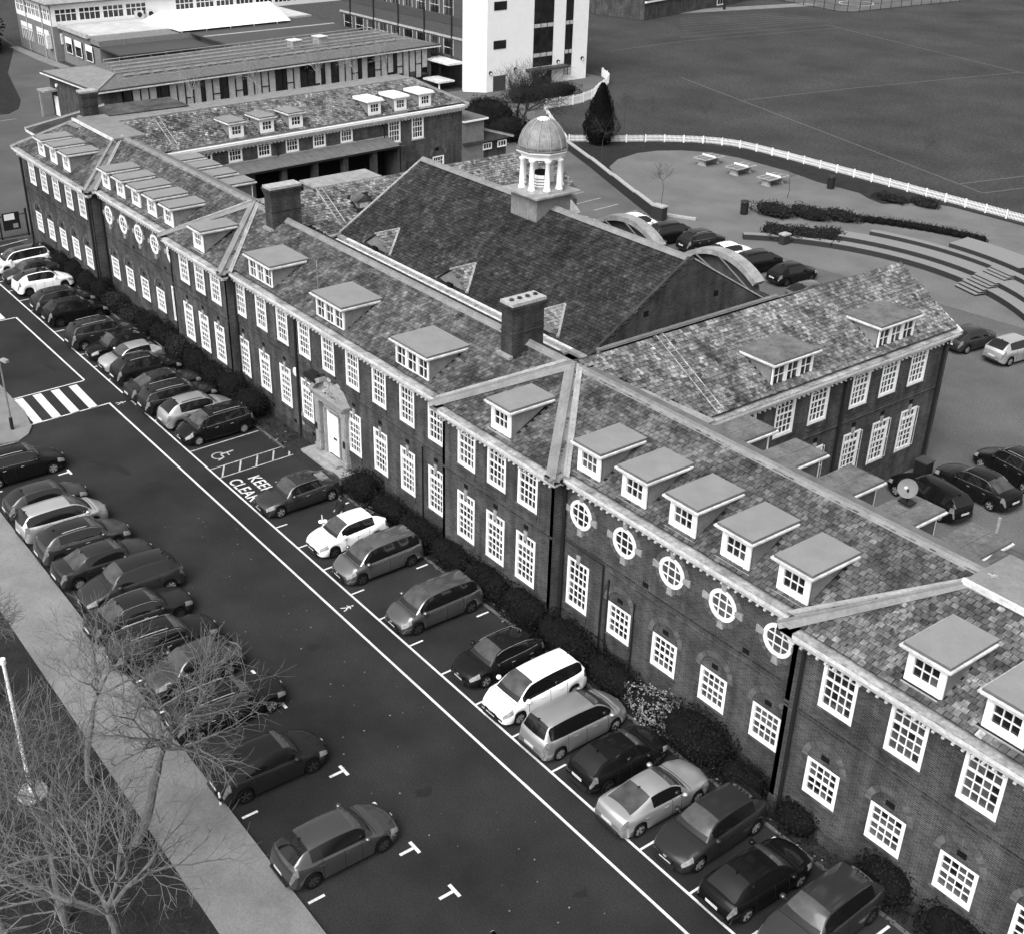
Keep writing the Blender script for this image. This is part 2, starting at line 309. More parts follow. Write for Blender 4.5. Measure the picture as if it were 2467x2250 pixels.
def figure(mb, x, y, s, m):                   # walking figure sign
    def P(a, b): return (x+a*s, y+b*s)
    for k in range(8):
        pass
    c = P(0, 0.85); mb.poly([(c[0]+0.09*s*math.cos(t*math.pi/4), c[1]+0.09*s*math.sin(t*math.pi/4), ZP) for t in range(8)], m)
    strip(mb, P(0, 0.72), P(0.02, 0.35), 0.15*s, m); strip(mb, P(0.0, 0.40), P(-0.22, -0.02), 0.1*s, m); strip(mb, P(0.03, 0.40), P(0.2, 0.2), 0.1*s, m); strip(mb, P(0.2, 0.2), P(0.24, -0.02), 0.09*s, m)
    strip(mb, P(-0.02, 0.68), P(-0.25, 0.48), 0.07*s, m); strip(mb, P(0.02, 0.68), P(0.27, 0.52), 0.07*s, m)
figure(mb, -13.95, -7.0, 0.62, PAINT); figure(mb, 12.3, -7.0, 0.62, PAINT)
# wheelchair sign
wx, wy = -4.35, -4.95
for k in range(11):
    t0 = R_(120+k*24); t1 = R_(120+(k+1)*24)
    strip(mb, (wx+0.38*math.cos(t0), wy+0.38*math.sin(t0)), (wx+0.38*math.cos(t1), wy+0.38*math.sin(t1)), 0.09, PAINT_W)
strip(mb, (wx-0.12, wy+0.95), (wx-0.08, wy+0.15), 0.12, PAINT_W); strip(mb, (wx-0.08, wy+0.15), (wx+0.34, wy+0.15), 0.10, PAINT_W, ZP+0.002); strip(mb, (wx+0.34, wy+0.15), (wx+0.52, wy-0.28), 0.10, PAINT_W, ZP+0.003); strip(mb, (wx-0.1, wy+0.52), (wx+0.28, wy+0.52), 0.08, PAINT_W, ZP+0.003)
mb.build('road_marking', None, kind='structure')
def text(s, x, y, sx, sy):
    c = bpy.data.curves.new('t', 'FONT'); c.body = s; c.size = 1.0; c.space_character = 1.05
    o = bpy.data.objects.new('t', c); col.objects.link(o); c.offset = 0.012
    dg = bpy.context.evaluated_depsgraph_get(); me = bpy.data.meshes.new_from_object(o.evaluated_get(dg)); col.objects.unlink(o)
    me.transform(Matrix.Diagonal((sx, sy, 1, 1))); me.materials.clear(); me.materials.append(PAINT)
    q = bpy.data.objects.new('road_lettering', me); col.objects.link(q); q.location = (x, y, ZP); q['kind'] = 'structure'; return q
text('KEEP', -1.15, -4.85, 0.86, 0.98); text('CLEAR', -1.42, -5.87, 0.86, 0.98)
mb = MB(); rs = random.Random(4)
for cx_, cy_2, L_, w_ in ((-6.0, -10.0, 3.2, .35), (-9.2, -11.2, 2.0, .25), (-3.5, -9.2, 1.6, .3), (-7.8, -10.9, 1.3, .3), (-24, -10, 1.6, .2), (2.2, -11.5, 1.1, .2), (14, -9.5, .9, .3), (24, -10.5, .8, .35), (-21.5, -8.3, 2.2, .18), (31, -9, 0.6, .4)):
    n = 18; P = []
    for i in range(n): a = 2*math.pi*i/n; k = rs.uniform(.55, 1.2); P.append((cx_+L_*k*math.cos(a)*0.32+L_*k*math.sin(a)*.02, cy_2+(L_*.5*math.sin(a)*k if L_ < 1 else w_*math.sin(a)*k+0.35*L_*math.cos(a)*k*0.3), 0.0035))
    mb.poly(P, mat('asphalt_stain', 0.009, 0.7, amt=0.3, scale=9))
mb.build('asphalt_stain', None, kind='structure')
# rear yard and pitch markings
mb = MB()
for p, q in (((-66.2, 92.6), (-10.64, 76.7)), ((-51.6, 88.8), (-48.7, 105.5)), ((-48.7, 105.5), (-42.5, 133.3)), ((-84.3, 143.9), (-42.5, 133.3)), ((-42.5, 133.3), (-12, 125.4)), ((-86.1, 112.4), (-80.8, 143)), ((-88.8, 115.1), (-83.6, 143.4)), ((-13.8, 77.75), (-6, 108)), ((-10.64, 76.7), (-5, 99)), ((-86.1, 98), (-86.1, 112.4))):
    strip(mb, p, q, 0.12, PAINT_F, -0.022)
for i in range(7): strip(mb, (-91+-1.9*i, 118+1.7*i), (-87-1.6*i, 148), 0.10, PAINT_F, -0.022)
strip(mb, (-25.5, 190), (-20, 170), 0.12, PAINT_F, -0.022)
mb.build('pitch_marking', None, kind='structure')
mb = MB()
for i in range(7): strip(mb, (-37+2.4*i, 43.0), (-37.2+2.4*i, 46.2), 0.10, PAINT_W, 0.0)
for i in range(14): strip(mb, (-36.5+1.1*i, 41.2+0.2*(i % 3)), (-36.1+1.1*i, 41.1+0.25*(i % 2)), 0.16, PAINT_W, 0.0)
for p, q in (((-92, 10.2), (-92, 12.8)), ((-47.6, -3.4), (-48.2, -0.8))): strip(mb, p, q, 0.12, PAINT_W, 0.003)
for i in range(5): strip(mb, (-103-3.2*i, 18+0.9*i), (-100.4-3.2*i, 21.5+0.9*i), 0.09, PAINT_F, 0.003)
mb.build('yard_marking', None, kind='structure')
# ------------------------------------------------------------------ windows
rng = random.Random(7)
pane_near = 0
def sash(parent, fr, a, z, w, h, cols, rows, name='window', depth=0.10, fw=0.13, mid=None, glass=None, separate=False, sill=True, transom=None, bar=0.032, thick=0.05):
    """white window set in an opening [a,a+w]x[z,z+h] of wall frame fr"""
    m = MB(); g = glass or (GLASS_L if rng.random() < 0.3 else GLASS)
    m.box(fr, a, a+fw, -depth, 0.015, z, z+h, WHITE); m.box(fr, a+w-fw, a+w, -depth, 0.015, z, z+h, WHITE)
    m.box(fr, a+fw, a+w-fw, -depth, 0.013, z+h-fw*0.8, z+h, WHITE); m.box(fr, a+fw, a+w-fw, -depth, 0.013, z, z+fw*1.2, WHITE)
    a0, a1, z0, z1 = a+fw, a+w-fw, z+fw*1.2, z+h-fw*0.8
    segs = [(z0, z1, rows)]
    if transom: segs = [(z0, z0+(z1-z0)*(1-transom)-0.06, rows), (z0+(z1-z0)*(1-transom)+0.06, z1, 1)]; m.box(fr, a0, a1, -depth, 0.005, segs[0][1], segs[1][0], WHITE)
    panes = []
    for s0, s1, r in segs:
        for c in range(1, cols):
            x = a0+(a1-a0)*c/cols; m.box(fr, x-bar/2, x+bar/2, -depth+0.01, -depth+0.01+thick, s0, s1, WHITE)
        for k in range(1, r):
            y = s0+(s1-s0)*k/r; hb = bar/2*(2.1 if mid == k else 1); m.box(fr, a0, a1, -depth+0.012, -depth+0.008+thick+(0.02 if mid == k else 0), y-hb, y+hb, WHITE)
        for c in range(cols):
            for k in range(r):
                panes.append((a0+(a1-a0)*c/cols, a0+(a1-a0)*(c+1)/cols, s0+(s1-s0)*k/r, s0+(s1-s0)*(k+1)/r))
    o = m.build(name, parent)
    if separate:
        for p0, p1, q0, q1 in panes:
            t = MB(); e = rng.uniform(-0.012, 0.012); dd = -depth+0.02
            t.poly([fr(p0, dd+e, q0), fr(p1, dd-e, q0), fr(p1, dd-e, q1), fr(p0, dd+e, q1)], g if rng.random() < 0.8 else (GLASS if g is GLASS_L else GLASS_L)); t.build('pane', o)
    else:
        t = MB()
        for p0, p1, q0, q1 in panes:
            e = rng.uniform(-0.012, 0.012); f = rng.uniform(-0.012, 0.012); dd = -depth+0.02
            t.poly([fr(p0, dd+e, q0), fr(p1, dd-e, q0), fr(p1, dd-e+f, q1), fr(p0, dd+e+f, q1)], g if rng.random() < 0.85 else (GLASS if g is GLASS_L else GLASS_L))
        t.build('panes', o, kind='stuff')
    if sill:
        t = MB(); t.box(fr, a-0.08, a+w+0.08, -0.02, 0.09, z-0.07, z-0.002, BRICK_L); t.box(fr, a-0.02, a+w+0.02, 0.0, 0.05, z-0.34, z-0.092, BRICK_L); t.build('sill', o)
    return o
def wall(parent, fr, a0, a1, z0, z1, holes, m=BRICK, name='wall', rev=0.12):
    """brick wall face with real openings and reveals"""
    mb = MB(); A = sorted({a0, a1, *[h[0] for h in holes], *[h[0]+h[2] for h in holes]}); Z = sorted({z0, z1, *[h[1] for h in holes], *[h[1]+h[3] for h in holes]})
    A = [x for x in A if a0 <= x <= a1]; Z = [x for x in Z if z0 <= x <= z1]
    for i in range(len(A)-1):
        for j in range(len(Z)-1):
            ca, cz = (A[i]+A[i+1])/2, (Z[j]+Z[j+1])/2
            if any(h[0] < ca < h[0]+h[2] and h[1] < cz < h[1]+h[3] for h in holes): continue
            mb.poly([fr(A[i], 0, Z[j]), fr(A[i+1], 0, Z[j]), fr(A[i+1], 0, Z[j+1]), fr(A[i], 0, Z[j+1])], m)
    for a, z, w, h in [x[:4] for x in holes]:
        for p, q in (((a, z), (a+w, z)), ((a+w, z), (a+w, z+h)), ((a+w, z+h), (a, z+h)), ((a, z+h), (a, z))):
            mb.poly([fr(p[0], 0, p[1]), fr(q[0], 0, q[1]), fr(q[0], -rev, q[1]), fr(p[0], -rev, p[1])], m)
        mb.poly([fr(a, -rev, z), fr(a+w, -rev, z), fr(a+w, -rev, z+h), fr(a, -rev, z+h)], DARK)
    return mb.build(name, parent)
def surround(mb, fr, a, z, w, h, ex=0.24, top=True):   # rubbed brick dressing each side
    for s0, s1 in ((a-ex, a-0.005), (a+w+0.005, a+w+ex)): mb.box(fr, s0, s1, 0.0, 0.012, z-0.35, z+h, BRICK_L)
def keystone(parent, fr, a, z, h=0.42, w0=0.16, w1=0.24):
    t = MB(); t.prism([fr(a-w0/2, 0.0, z), fr(a+w0/2, 0.0, z), fr(a+w1/2, 0.0, z+h), fr(a-w1/2, 0.0, z+h)], fr.D*0.05, STONE); return t.build('keystone', parent)
def vent(parent, fr, a, z, s=0.2):
    t = MB(); t.box(fr, a-s*0.75, a+s*0.75, 0.001, 0.02, z, z+s, DARK); return t.build('air_brick', parent)
def arch(parent, fr, c, z, r0=0.70, r1=0.93):
    t = MB(); n = 24
    for i in range(n):
        t0 = math.pi*(i+0.06)/n; t1 = math.pi*(i+0.94)/n
        P = lambda r, t_: fr(c+r*math.cos(t_), 0.0, z+r*math.sin(t_))
        t.prism([P(r0, t0), P(r1, t0), P(r1, t1), P(r0, t1)], fr.D*0.035, BRICK_A)
    return t.build('brick_arch', parent, kind='stuff')
def oculus(parent, fr, c, z, rx=0.66, rz=0.66, keys=True):
    m = MB(); n = 36
    def ring(r0, r1, d0, d1, mm, R=m):
        for i in range(n):
            t0 = 2*math.pi*i/n; t1 = 2*math.pi*(i+1)/n; P = lambda r, t_, d: fr(c+r*math.cos(t_)*rx/rz, d, z+r*math.sin(t_))
            R.poly([P(r0, t0, d1), P(r1, t0, d1), P(r1, t1, d1), P(r0, t1, d1)], mm); R.poly([P(r1, t0, d0), P(r1, t0, d1), P(r1, t1, d1), P(r1, t1, d0)][::-1], mm); R.poly([P(r0, t0, d0), P(r0, t0, d1), P(r0, t1, d1), P(r0, t1, d0)], mm)
    ring(rz-0.16, rz, 0.0, 0.06, WHITE); ri = rz-0.16
    for o_ in (-0.18, 0.18):
        L_ = math.sqrt(ri*ri-o_*o_); m.box(fr, c+o_-0.02, c+o_+0.02, 0.008, 0.04, z-L_, z+L_, WHITE); m.box(fr, c-L_, c+L_, 0.010, 0.038, z+o_-0.02, z+o_+0.02, WHITE)
    o = m.build('oculus_window', parent)
    t = MB(); t.poly([fr(c+ri*math.cos(2*math.pi*i/n), 0.006, z+ri*math.sin(2*math.pi*i/n)) for i in range(n)], GLASS if rng.random() < 0.6 else GLASS_L); t.build('pane', o)
    t = MB()
    for i in range(40):
        t0 = 2*math.pi*(i+0.06)/40; t1 = 2*math.pi*(i+0.94)/40; P = lambda r, t_: fr(c+r*math.cos(t_), 0, z+r*math.sin(t_)); t.prism([P(rz+0.01, t0), P(rz+0.24, t0), P(rz+0.24, t1), P(rz+0.01, t1)], fr.D*0.02, BRICK_A)
    t.build('brick_surround', o, kind='stuff')
    for dx, dz in ((1, 0), (-1, 0), (0, 1), (0, -1)):
        t = MB(); q0, q1, w0, w1 = rz-0.04, rz+0.32, 0.09, 0.15
        if dx: pts = [fr(c+dx*q0, 0, z-w0), fr(c+dx*q1, 0, z-w1), fr(c+dx*q1, 0, z+w1), fr(c+dx*q0, 0, z+w0)]
        else: pts = [fr(c-w0, 0, z+dz*q0), fr(c+w0, 0, z+dz*q0), fr(c+w1, 0, z+dz*q1), fr(c-w1, 0, z+dz*q1)]
        t.prism(pts, fr.D*0.075, STONE); t.build('keystone', o)
    return o
# ------------------------------------------------------------------ cornice
def cornice(parent, fr, a0, a1, H, drop=0.0, white=False, step=0.34, e0=0.0, e1=0.0):
    """eaves cornice on wall plane fr, a0..a1 wall extent; e0/e1 extra length of the overhang at the ends"""
    m = MB(); m.box(fr, a0-e0*0.4, a1+e1*0.4, -0.02, 0.20, H-0.52, H-0.36, WHITEW); m.box(fr, a0-e0*0.8, a1+e1*0.8, -0.02, 0.34, H-0.36, H-0.20, WHITEW)
    m.box(fr, a0-e0, a1+e1, -0.02, 0.45, H-0.20, H-0.03, WHITEW if not white else WHITE)
    m.box(fr, a0-e0, a1+e1, -0.02, 0.46, H-0.03, H, LEAD_C if not white else WHITE)
    o = m.build('cornice', parent); t = MB(); x = a0+0.12
    while x < a1-0.05: t.box(fr, x-0.045, x+0.045, 0.02, 0.26, H-0.585, H-0.52, WHITEW); x += step
    t.build('modillions', o, kind='stuff'); return o
# ------------------------------------------------------------------ slate roofs
slate_protos = {}
def slate_proto(k, m):
    key = (k, m.name)
    if key not in slate_protos:
        r = random.Random(k); tw, th = 0.246-0.02*r.random(), 0.27; z0, z1 = 0.036+0.02*r.random(), 0.006
        me = bpy.data.meshes.new('slate'); j = [r.uniform(-0.012, 0.012) for _ in range(4)]
        me.from_pydata([(-tw/2, j[0], z0), (tw/2, j[1], z0), (tw/2, th, z1), (-tw/2, th, z1), (-tw/2, j[0], 0), (tw/2, j[1], 0), (tw/2, th, 0), (-tw/2, th, 0)], [], [(0, 1, 2, 3), (4, 5, 1, 0), (5, 6, 2, 1), (7, 4, 0, 3)])
        me.materials.append(m); slate_protos[key] = me
    return slate_protos[key]
def slates(parent, o, u, v, P, m, excl=(), tw=0.262, th=0.205, sep=0, seed=1, name='slates'):
    r = random.Random(seed); o = Vector(o); u = Vector(u).normalized(); v = Vector(v).normalized(); n = u.cross(v)
    base = MB(); base.poly([o+u*x+v*y-n*0.012 for x, y in P], SLATE_GAP); base.build('roof_slope', parent)
    xs = [p[0] for p in P]; ys = [p[1] for p in P]; tiles = []; j = 0; y = min(ys)
    while y < max(ys)-0.05:
        i0 = math.floor(min(xs)/tw); i1 = math.ceil(max(xs)/tw)
        for i in range(i0, i1+1):
            x = i*tw+(tw/2 if j % 2 else 0)+r.uniform(-0.006, 0.006)
            if inpoly(x, y+th*0.5, P) and not any(e[0] < x < e[1] and e[2] < y+th/2 < e[3] for e in excl): tiles.append((x, y))
        y += th; j += 1
    if sep:
        tiles.sort(key=lambda t: (o+u*t[0]+v*t[1]-CAM).length)
        for x, y in tiles[:sep]:
            q = bpy.data.objects.new('slate', slate_proto(r.randrange(8), m)); col.objects.link(q); q.parent = parent
            a = r.uniform(-0.02, 0.02); ca, sa = math.cos(a), math.sin(a); uu = u*ca+v*sa; vv = v*ca-u*sa; p = o+u*x+v*y
            q.matrix_local = Matrix(((uu.x, vv.x, n.x, p.x), (uu.y, vv.y, n.y, p.y), (uu.z, vv.z, n.z, p.z), (0, 0, 0, 1)))
        tiles = tiles[sep:]
    V = []; Fc = []
    for x, y in tiles:
        b = len(V); hw = (tw-0.016-0.022*r.random())/2; z0 = 0.034+0.022*r.random(); a = r.uniform(-0.02, 0.02); j0 = r.uniform(-0.014, 0.014)
        for px, py, pz in ((-hw, j0-a*hw, z0), (hw, j0+a*hw, z0), (hw, 0.27, 0.006), (-hw, 0.27, 0.006), (-hw, j0-a*hw, 0), (hw, j0+a*hw, 0)):
            V.append(tuple(o+u*(x+px)+v*(y+py)+n*pz))
        Fc += [(b, b+1, b+2, b+3), (b+4, b+5, b+1, b), (b+5, b+2, b+1), (b+4, b, b+3)]
    me = bpy.data.meshes.new(name); me.from_pydata(V, [], Fc); me.materials.append(m)
    q = bpy.data.objects.new(name, me); col.objects.link(q); q.parent = parent; q['kind'] = 'stuff'; return q
def ridge(parent, p, q, w=0.2, m=LEAD, name='ridge'):
    t = MB(); p = Vector(p); q = Vector(q); d = (q-p).normalized(); s = d.cross(Vector((0, 0, 1))).normalized(); u = s.cross(d)
    if u.z < 0: u = -u
    pts = [p-s*w*1.5-u*0.10, p-s*w*0.4+u*0.03, p-s*0.05+u*0.10, p+s*0.05+u*0.10, p+s*w*0.4+u*0.03, p+s*w*1.5-u*0.10]
    t.prism(pts, q-p, m); return t.build(name, parent)
# ------------------------------------------------------------------ dormers
SLP = 0.5586
def dormer(parent, fr, a, d, zs, w, kind=1, sep=False, bright=False, cheek=None, top=1.28, back=None, old=False):
    """flat-roofed dormer; a,d = centre of its front sill on wall frame fr, zs = height there"""
    zt = zs+top-0.16; cheek = cheek or LEAD; m = MB(); hw = w/2; run = (zt-zs)/SLP
    for s in (-1, 1):
        x0, x1 = (a-hw, a-hw+0.06) if s < 0 else (a+hw-0.06, a+hw)
        m.prism([fr(x0, d-0.05, zs-0.02), fr(x0, d-0.05, zt), fr(x0, d-run-0.1, zt)], fr.A*(x1-x0), cheek)
    m.box(fr, a-hw-0.14, a+hw+0.14, -0.0+d, d+0.14, zs-0.10, zs-0.05, LEAD_L)
    o = m.build('dormer', parent)
    t = MB(); W_ = WHITE if bright else WHITEW
    t.box(fr, a-hw-0.16, a+hw+0.16, d-run-0.15, d+0.20, zt, zt+0.07, W_); t.box(fr, a-hw-0.23, a+hw+0.23, d-run-0.22, d+0.27, zt+0.07, zt+0.14, W_); t.build('dormer_cornice', o)
    t = MB(); fm = WHITE if bright else (FELT_OLD if old else FELT)
    t.box(fr, a-hw-0.15, a+hw+0.15, d-run-0.30, d+0.19, zt+0.141, zt+0.235, WHITE if bright else LEAD_D)
    t.box(fr, a-hw-0.14, a+hw+0.14, d-run-0.30, d+0.18, zt+0.236, zt+0.25, fm)
    if old: t.box(fr, a-0.03, a+0.03, d-run-0.28, d+0.18, zt+0.251, zt+0.27, FELT_OLD)
    t.build('dormer_roof', o)
    f2 = Fr(fr(0, d, 0), fr.A, fr.D)
    if kind == 1: sash(o, f2, a-hw, zs-0.04, w, zt-zs+0.04, 3, 2, 'dormer_window', depth=0.09, fw=0.24 if w > 1.2 else 0.2, sill=False, separate=sep)
    else:
        ww = w/3
        for k in range(3): sash(o, f2, a-hw+k*ww, zs-0.04, ww, zt-zs+0.04, 2, 2 if kind == 2 else 2, 'dormer_window', depth=0.09, fw=0.10, sill=False)
    return o

# ================================================================== SCHOOL BUILDING
B = empty('school_building', (0, 0, 0), 'long two-storey brick school with white sash windows, slate roofs, dormers and a domed cupola', 'building')
H = 7.917; RZ = 10.262; RY = 3.748
PAV, CRS = -0.717, -0.534
fP, fC, f0 = frY(PAV), frY(CRS), frY(0.0)
# ---- near and far end pavilions
def pav_windows(xs, sep):
    up_, lo = [(x, 5.46, 1.37, 2.02) for x in xs], [(x, 1.69, 1.36, 1.54) for x in xs]
    return up_, lo
for sgn in (1, -1):
    xs = [33.07+2.64*k for k in range(5)] if sgn > 0 else [-44.93, -42.27, -39.61, -36.95, -34.32]
    U, Lw = pav_windows(xs, sgn > 0); x0, x1 = (31.75, 46.75) if sgn > 0 else (-46.75, -31.75)
    wall(B, fP, x0, x1, 0, H-0.3, U+Lw)
    mb = MB()
    for h in U+Lw: surround(mb, fP, *h)
    mb.box(fP, x0, x1, 0, 0.05, 4.78, 4.86, BRICK_D); mb.box(fP, x0, x1, 0, 0.035, 4.62, 4.68, BRICK_L); mb.box(fP, x0, x1, 0, 0.05, 0.02, 0.55, BRICK_D)
    mb.build('brick_dressing', B)
    for i, h in enumerate(U): sash(B, fP, *h, 4, 5, mid=3, separate=(sgn > 0 and i < 4))
    for i, h in enumerate(Lw):
        sash(B, fP, *h, 4, 4, mid=2, separate=(sgn > 0 and i < 4)); arch(B, fP, h[0]+0.68, 3.23); vent(B, fP, h[0]+0.68, 3.45, 0.22)
    cornice(B, fP, x0, x1, H, e0=0.45, e1=0.45)
    # side returns of the pavilion
    ix = x0 if sgn > 0 else x1
    mb = MB(); s = (frXn if sgn > 0 else frX)(ix); mb.box(s, PAV, 0.3, -0.2, 0, 0, H-0.2, BRICK); mb.box(s, PAV-0.45, -0.45, -0.2, 0.45, H-0.20, H-0.03, WHITEW); mb.box(s, PAV-0.46, -0.45, -0.2, 0.46, H-0.03, H, LEAD_L); mb.build('return_wall', B)
    wall(B, (frX if sgn > 0 else frXn)(x1 if sgn > 0 else x0), PAV, 8, 0, H-0.2, [])
    # hipped roof of the pavilion
    e = 31.3*sgn; far = 47.2*sgn; c = math.sqrt(1+SLP*SLP)
    lo_, hi_ = min(e, far), max(e, far); dy = 4.05; vl = dy*c
    excl = []
    dxs = [36.45, 39.15, 41.8] if sgn > 0 else [-41.55, -38.95, -36.3]
    for dx in dxs: excl.append((dx-lo_-0.72, dx-lo_+0.72, 0.5*c, 2.6*c))
    slates(B, (lo_, PAV-0.45, H), (1, 0, 0), (0, 1, SLP), [(0.15, 0.30), (dy-0.05, vl), (hi_-lo_-dy+0.05, vl), (hi_-lo_-0.15, 0.30)], SLATE_N if sgn > 0 else SLATE, excl, sep=290 if sgn > 0 else 0, seed=11+sgn)
    for i, dx in enumerate(dxs): dormer(B, fP, dx, -0.17, 8.26, 1.36, sep=(sgn > 0))
    zt = H+SLP*dy; yt = PAV-0.45+dy
    mb = MB(); i1 = e+(dy if sgn > 0 else -dy)
    q = [(e, PAV-0.45, H+0.03), (i1, yt, zt+0.03), (i1+0.45*sgn, RY, RZ+0.03), (e, -0.45, H+0.03)]
    mb.poly(q if sgn > 0 else q[::-1], LEAD); mb.build('hip_flashing', B)
    ridge(B, q[0], q[1], 0.13, LEAD); ridge(B, q[3], q[2], 0.10, LEAD_L)
    mb = MB(); k = 0.5; s = sgn; P1 = [Vector((e, PAV-0.45, H+0.08)), Vector((e+s*k, PAV-0.45, H+0.08)), Vector((i1+s*k*0.6, yt, zt+0.09)), Vector((i1, yt, zt+0.09))]; mb.poly(P1 if s > 0 else P1[::-1], LEAD)
    k = 0.28; P2 = [Vector((e, -0.45, H+0.085)), Vector((e-s*k, -0.45, H+0.085)), Vector((i1+(0.45-k)*s, RY, RZ+0.09)), Vector((i1+0.45*s, RY, RZ+0.09))]; mb.poly(P2 if s < 0 else P2[::-1], LEAD_L); mb.build('hip_band', B)
    o2 = far-(dy if sgn > 0 else -dy)
    mb = MB(); mb.box(ID, min(i1, o2)-0.15, max(i1, o2)+0.15, yt-0.12, 5.3, zt, zt+0.12, LEAD); mb.box(ID, min(i1, o2)-0.2, max(i1, o2)+0.2, yt-0.2, yt-0.08, zt-0.04, zt+0.16, WHITEW); mb.build('flat_lead_roof', B)
    ridge(B, (far, PAV-0.45, H+0.03), (o2, yt, zt+0.03), 0.13, LEAD)
    mb = MB(); mb.poly([(far, PAV-0.45, H), (far, 9.5, H), (o2, 5.3, zt), (o2, yt, zt)] if sgn > 0 else [(far, 9.5, H), (far, PAV-0.45, H), (o2, yt, zt), (o2, 5.3, zt)], SLATE); mb.build('roof_slope', B)
    if sgn > 0:
        mb = MB(); mb.poly([(far, 9.5, H), (e, 9.5, H), (i1, 5.3, zt), (o2, 5.3, zt)], SLATE); mb.poly([(e, 9.5, H), (e, 7.95, H), (i1+0.3, RY, zt), (i1, 5.3, zt)], SLATE); mb.build('roof_slope', B)
# ---- oculus sections
for sgn in (1, -1):
    x0, x1 = (19.0, 31.75) if sgn > 0 else (-31.75, -19.0)
    cs = [20.12+2.62*k for k in range(5)] if sgn > 0 else [-19.93-2.62*k for k in range(5)]
    holes = []
    for k, c in enumerate(cs):
        holes.append((c-0.67, 1.66, 1.34, 2.38) if k == 0 else (c-0.67, 1.66, 1.34, 1.54))
    wall(B, f0, x0, x1, 0, H-0.3, holes); mb = MB()
    for h in holes: surround(mb, f0, *h)
    mb.box(f0, x0, x1, 0, 0.05, 4.78, 4.86, BRICK_D); mb.box(f0, x0, x1, 0, 0.03, 4.5, 4.56, BRICK_L); mb.box(f0, x0, x1, 0, 0.05, 0.02, 0.55, BRICK_D); mb.build('brick_dressing', B)
    for k, (c, h) in enumerate(zip(cs, holes)):
        sash(B, f0, *h, 4, 6 if k == 0 else 4, mid=3 if k == 0 else 2, separate=(sgn > 0 and k == 0))
        if k: arch(B, f0, c, 3.2); vent(B, f0, c, 3.42)
        else: keystone(B, f0, c, 3.92)
        oculus(B, f0, c, 6.32)
    for c in (cs[1], cs[3]): vent(B, f0, c+1.31, 4.95)
    cornice(B, f0, x0 if sgn > 0 else x0+0.1, x1, H); c = math.sqrt(1+SLP*SLP); vl = (RY+0.45)*c
    dx = [20.3+2.62*k for k in range(5)] if sgn > 0 else [-19.95-2.6*k for k in range(5)]
    ex0 = 19.45 if sgn > 0 else -31.3
    excl = [(q-ex0-0.72, q-ex0+0.72, 0.55*c, 2.65*c) for q in dx]; Lx = 11.85
    P = [(0.0, 0.30), (Lx, 0.30), (Lx+4.3, vl), (-4.3, vl)]
    slates(B, (ex0, -0.45, H), (1, 0, 0), (0, 1, SLP), P, SLATE, excl, seed=20+sgn)
    for q in dx: dormer(B, f0, q, -0.08, 8.22, 1.36)
    mb = MB(); mb.poly([(ex0+Lx+4.2, RY, RZ), (ex0-4.2, RY, RZ), (ex0, 7.95, H), (ex0+Lx, 7.95, H)][::-1] if False else [(ex0, 7.95, H), (ex0-4.2, RY, RZ), (ex0+Lx+4.2, RY, RZ), (ex0+Lx, 7.95, H)], SLATE); mb.build('roof_slope', B)
    mb = MB(); mb.box(ID, ex0-4.2, ex0+Lx+4.2, RY+0.05, RY+0.75, RZ-0.22, RZ-0.14, LEAD_D); mb.build('gutter_ridge_shade', B)  # dark strip behind the ridge, paints in the shadow of the ridge roll
    bx = [22.8, 25.4, 28.1, 30.75, 33.4] if sgn > 0 else [-22.6, -25.2, -27.75, -30.2]
    fb = frYb(7.5)
    for q in bx: dormer(B, fb, q, -0.45, 8.19, 1.30, top=1.32, old=(sgn > 0), cheek=LEAD_D)
    mb = MB(); mb.box(fb, x0, x1, -0.02, 0.45, H-0.2, H, LEAD_L); mb.build('back_gutter', B); wall(B, fb, x0, x1+3*0, 0, H-0.1, [])
    ridge(B, (ex0-4.4*(1 if sgn > 0 else 1)+0.2, RY, RZ), (ex0+Lx+4.3, RY, RZ), 0.16)
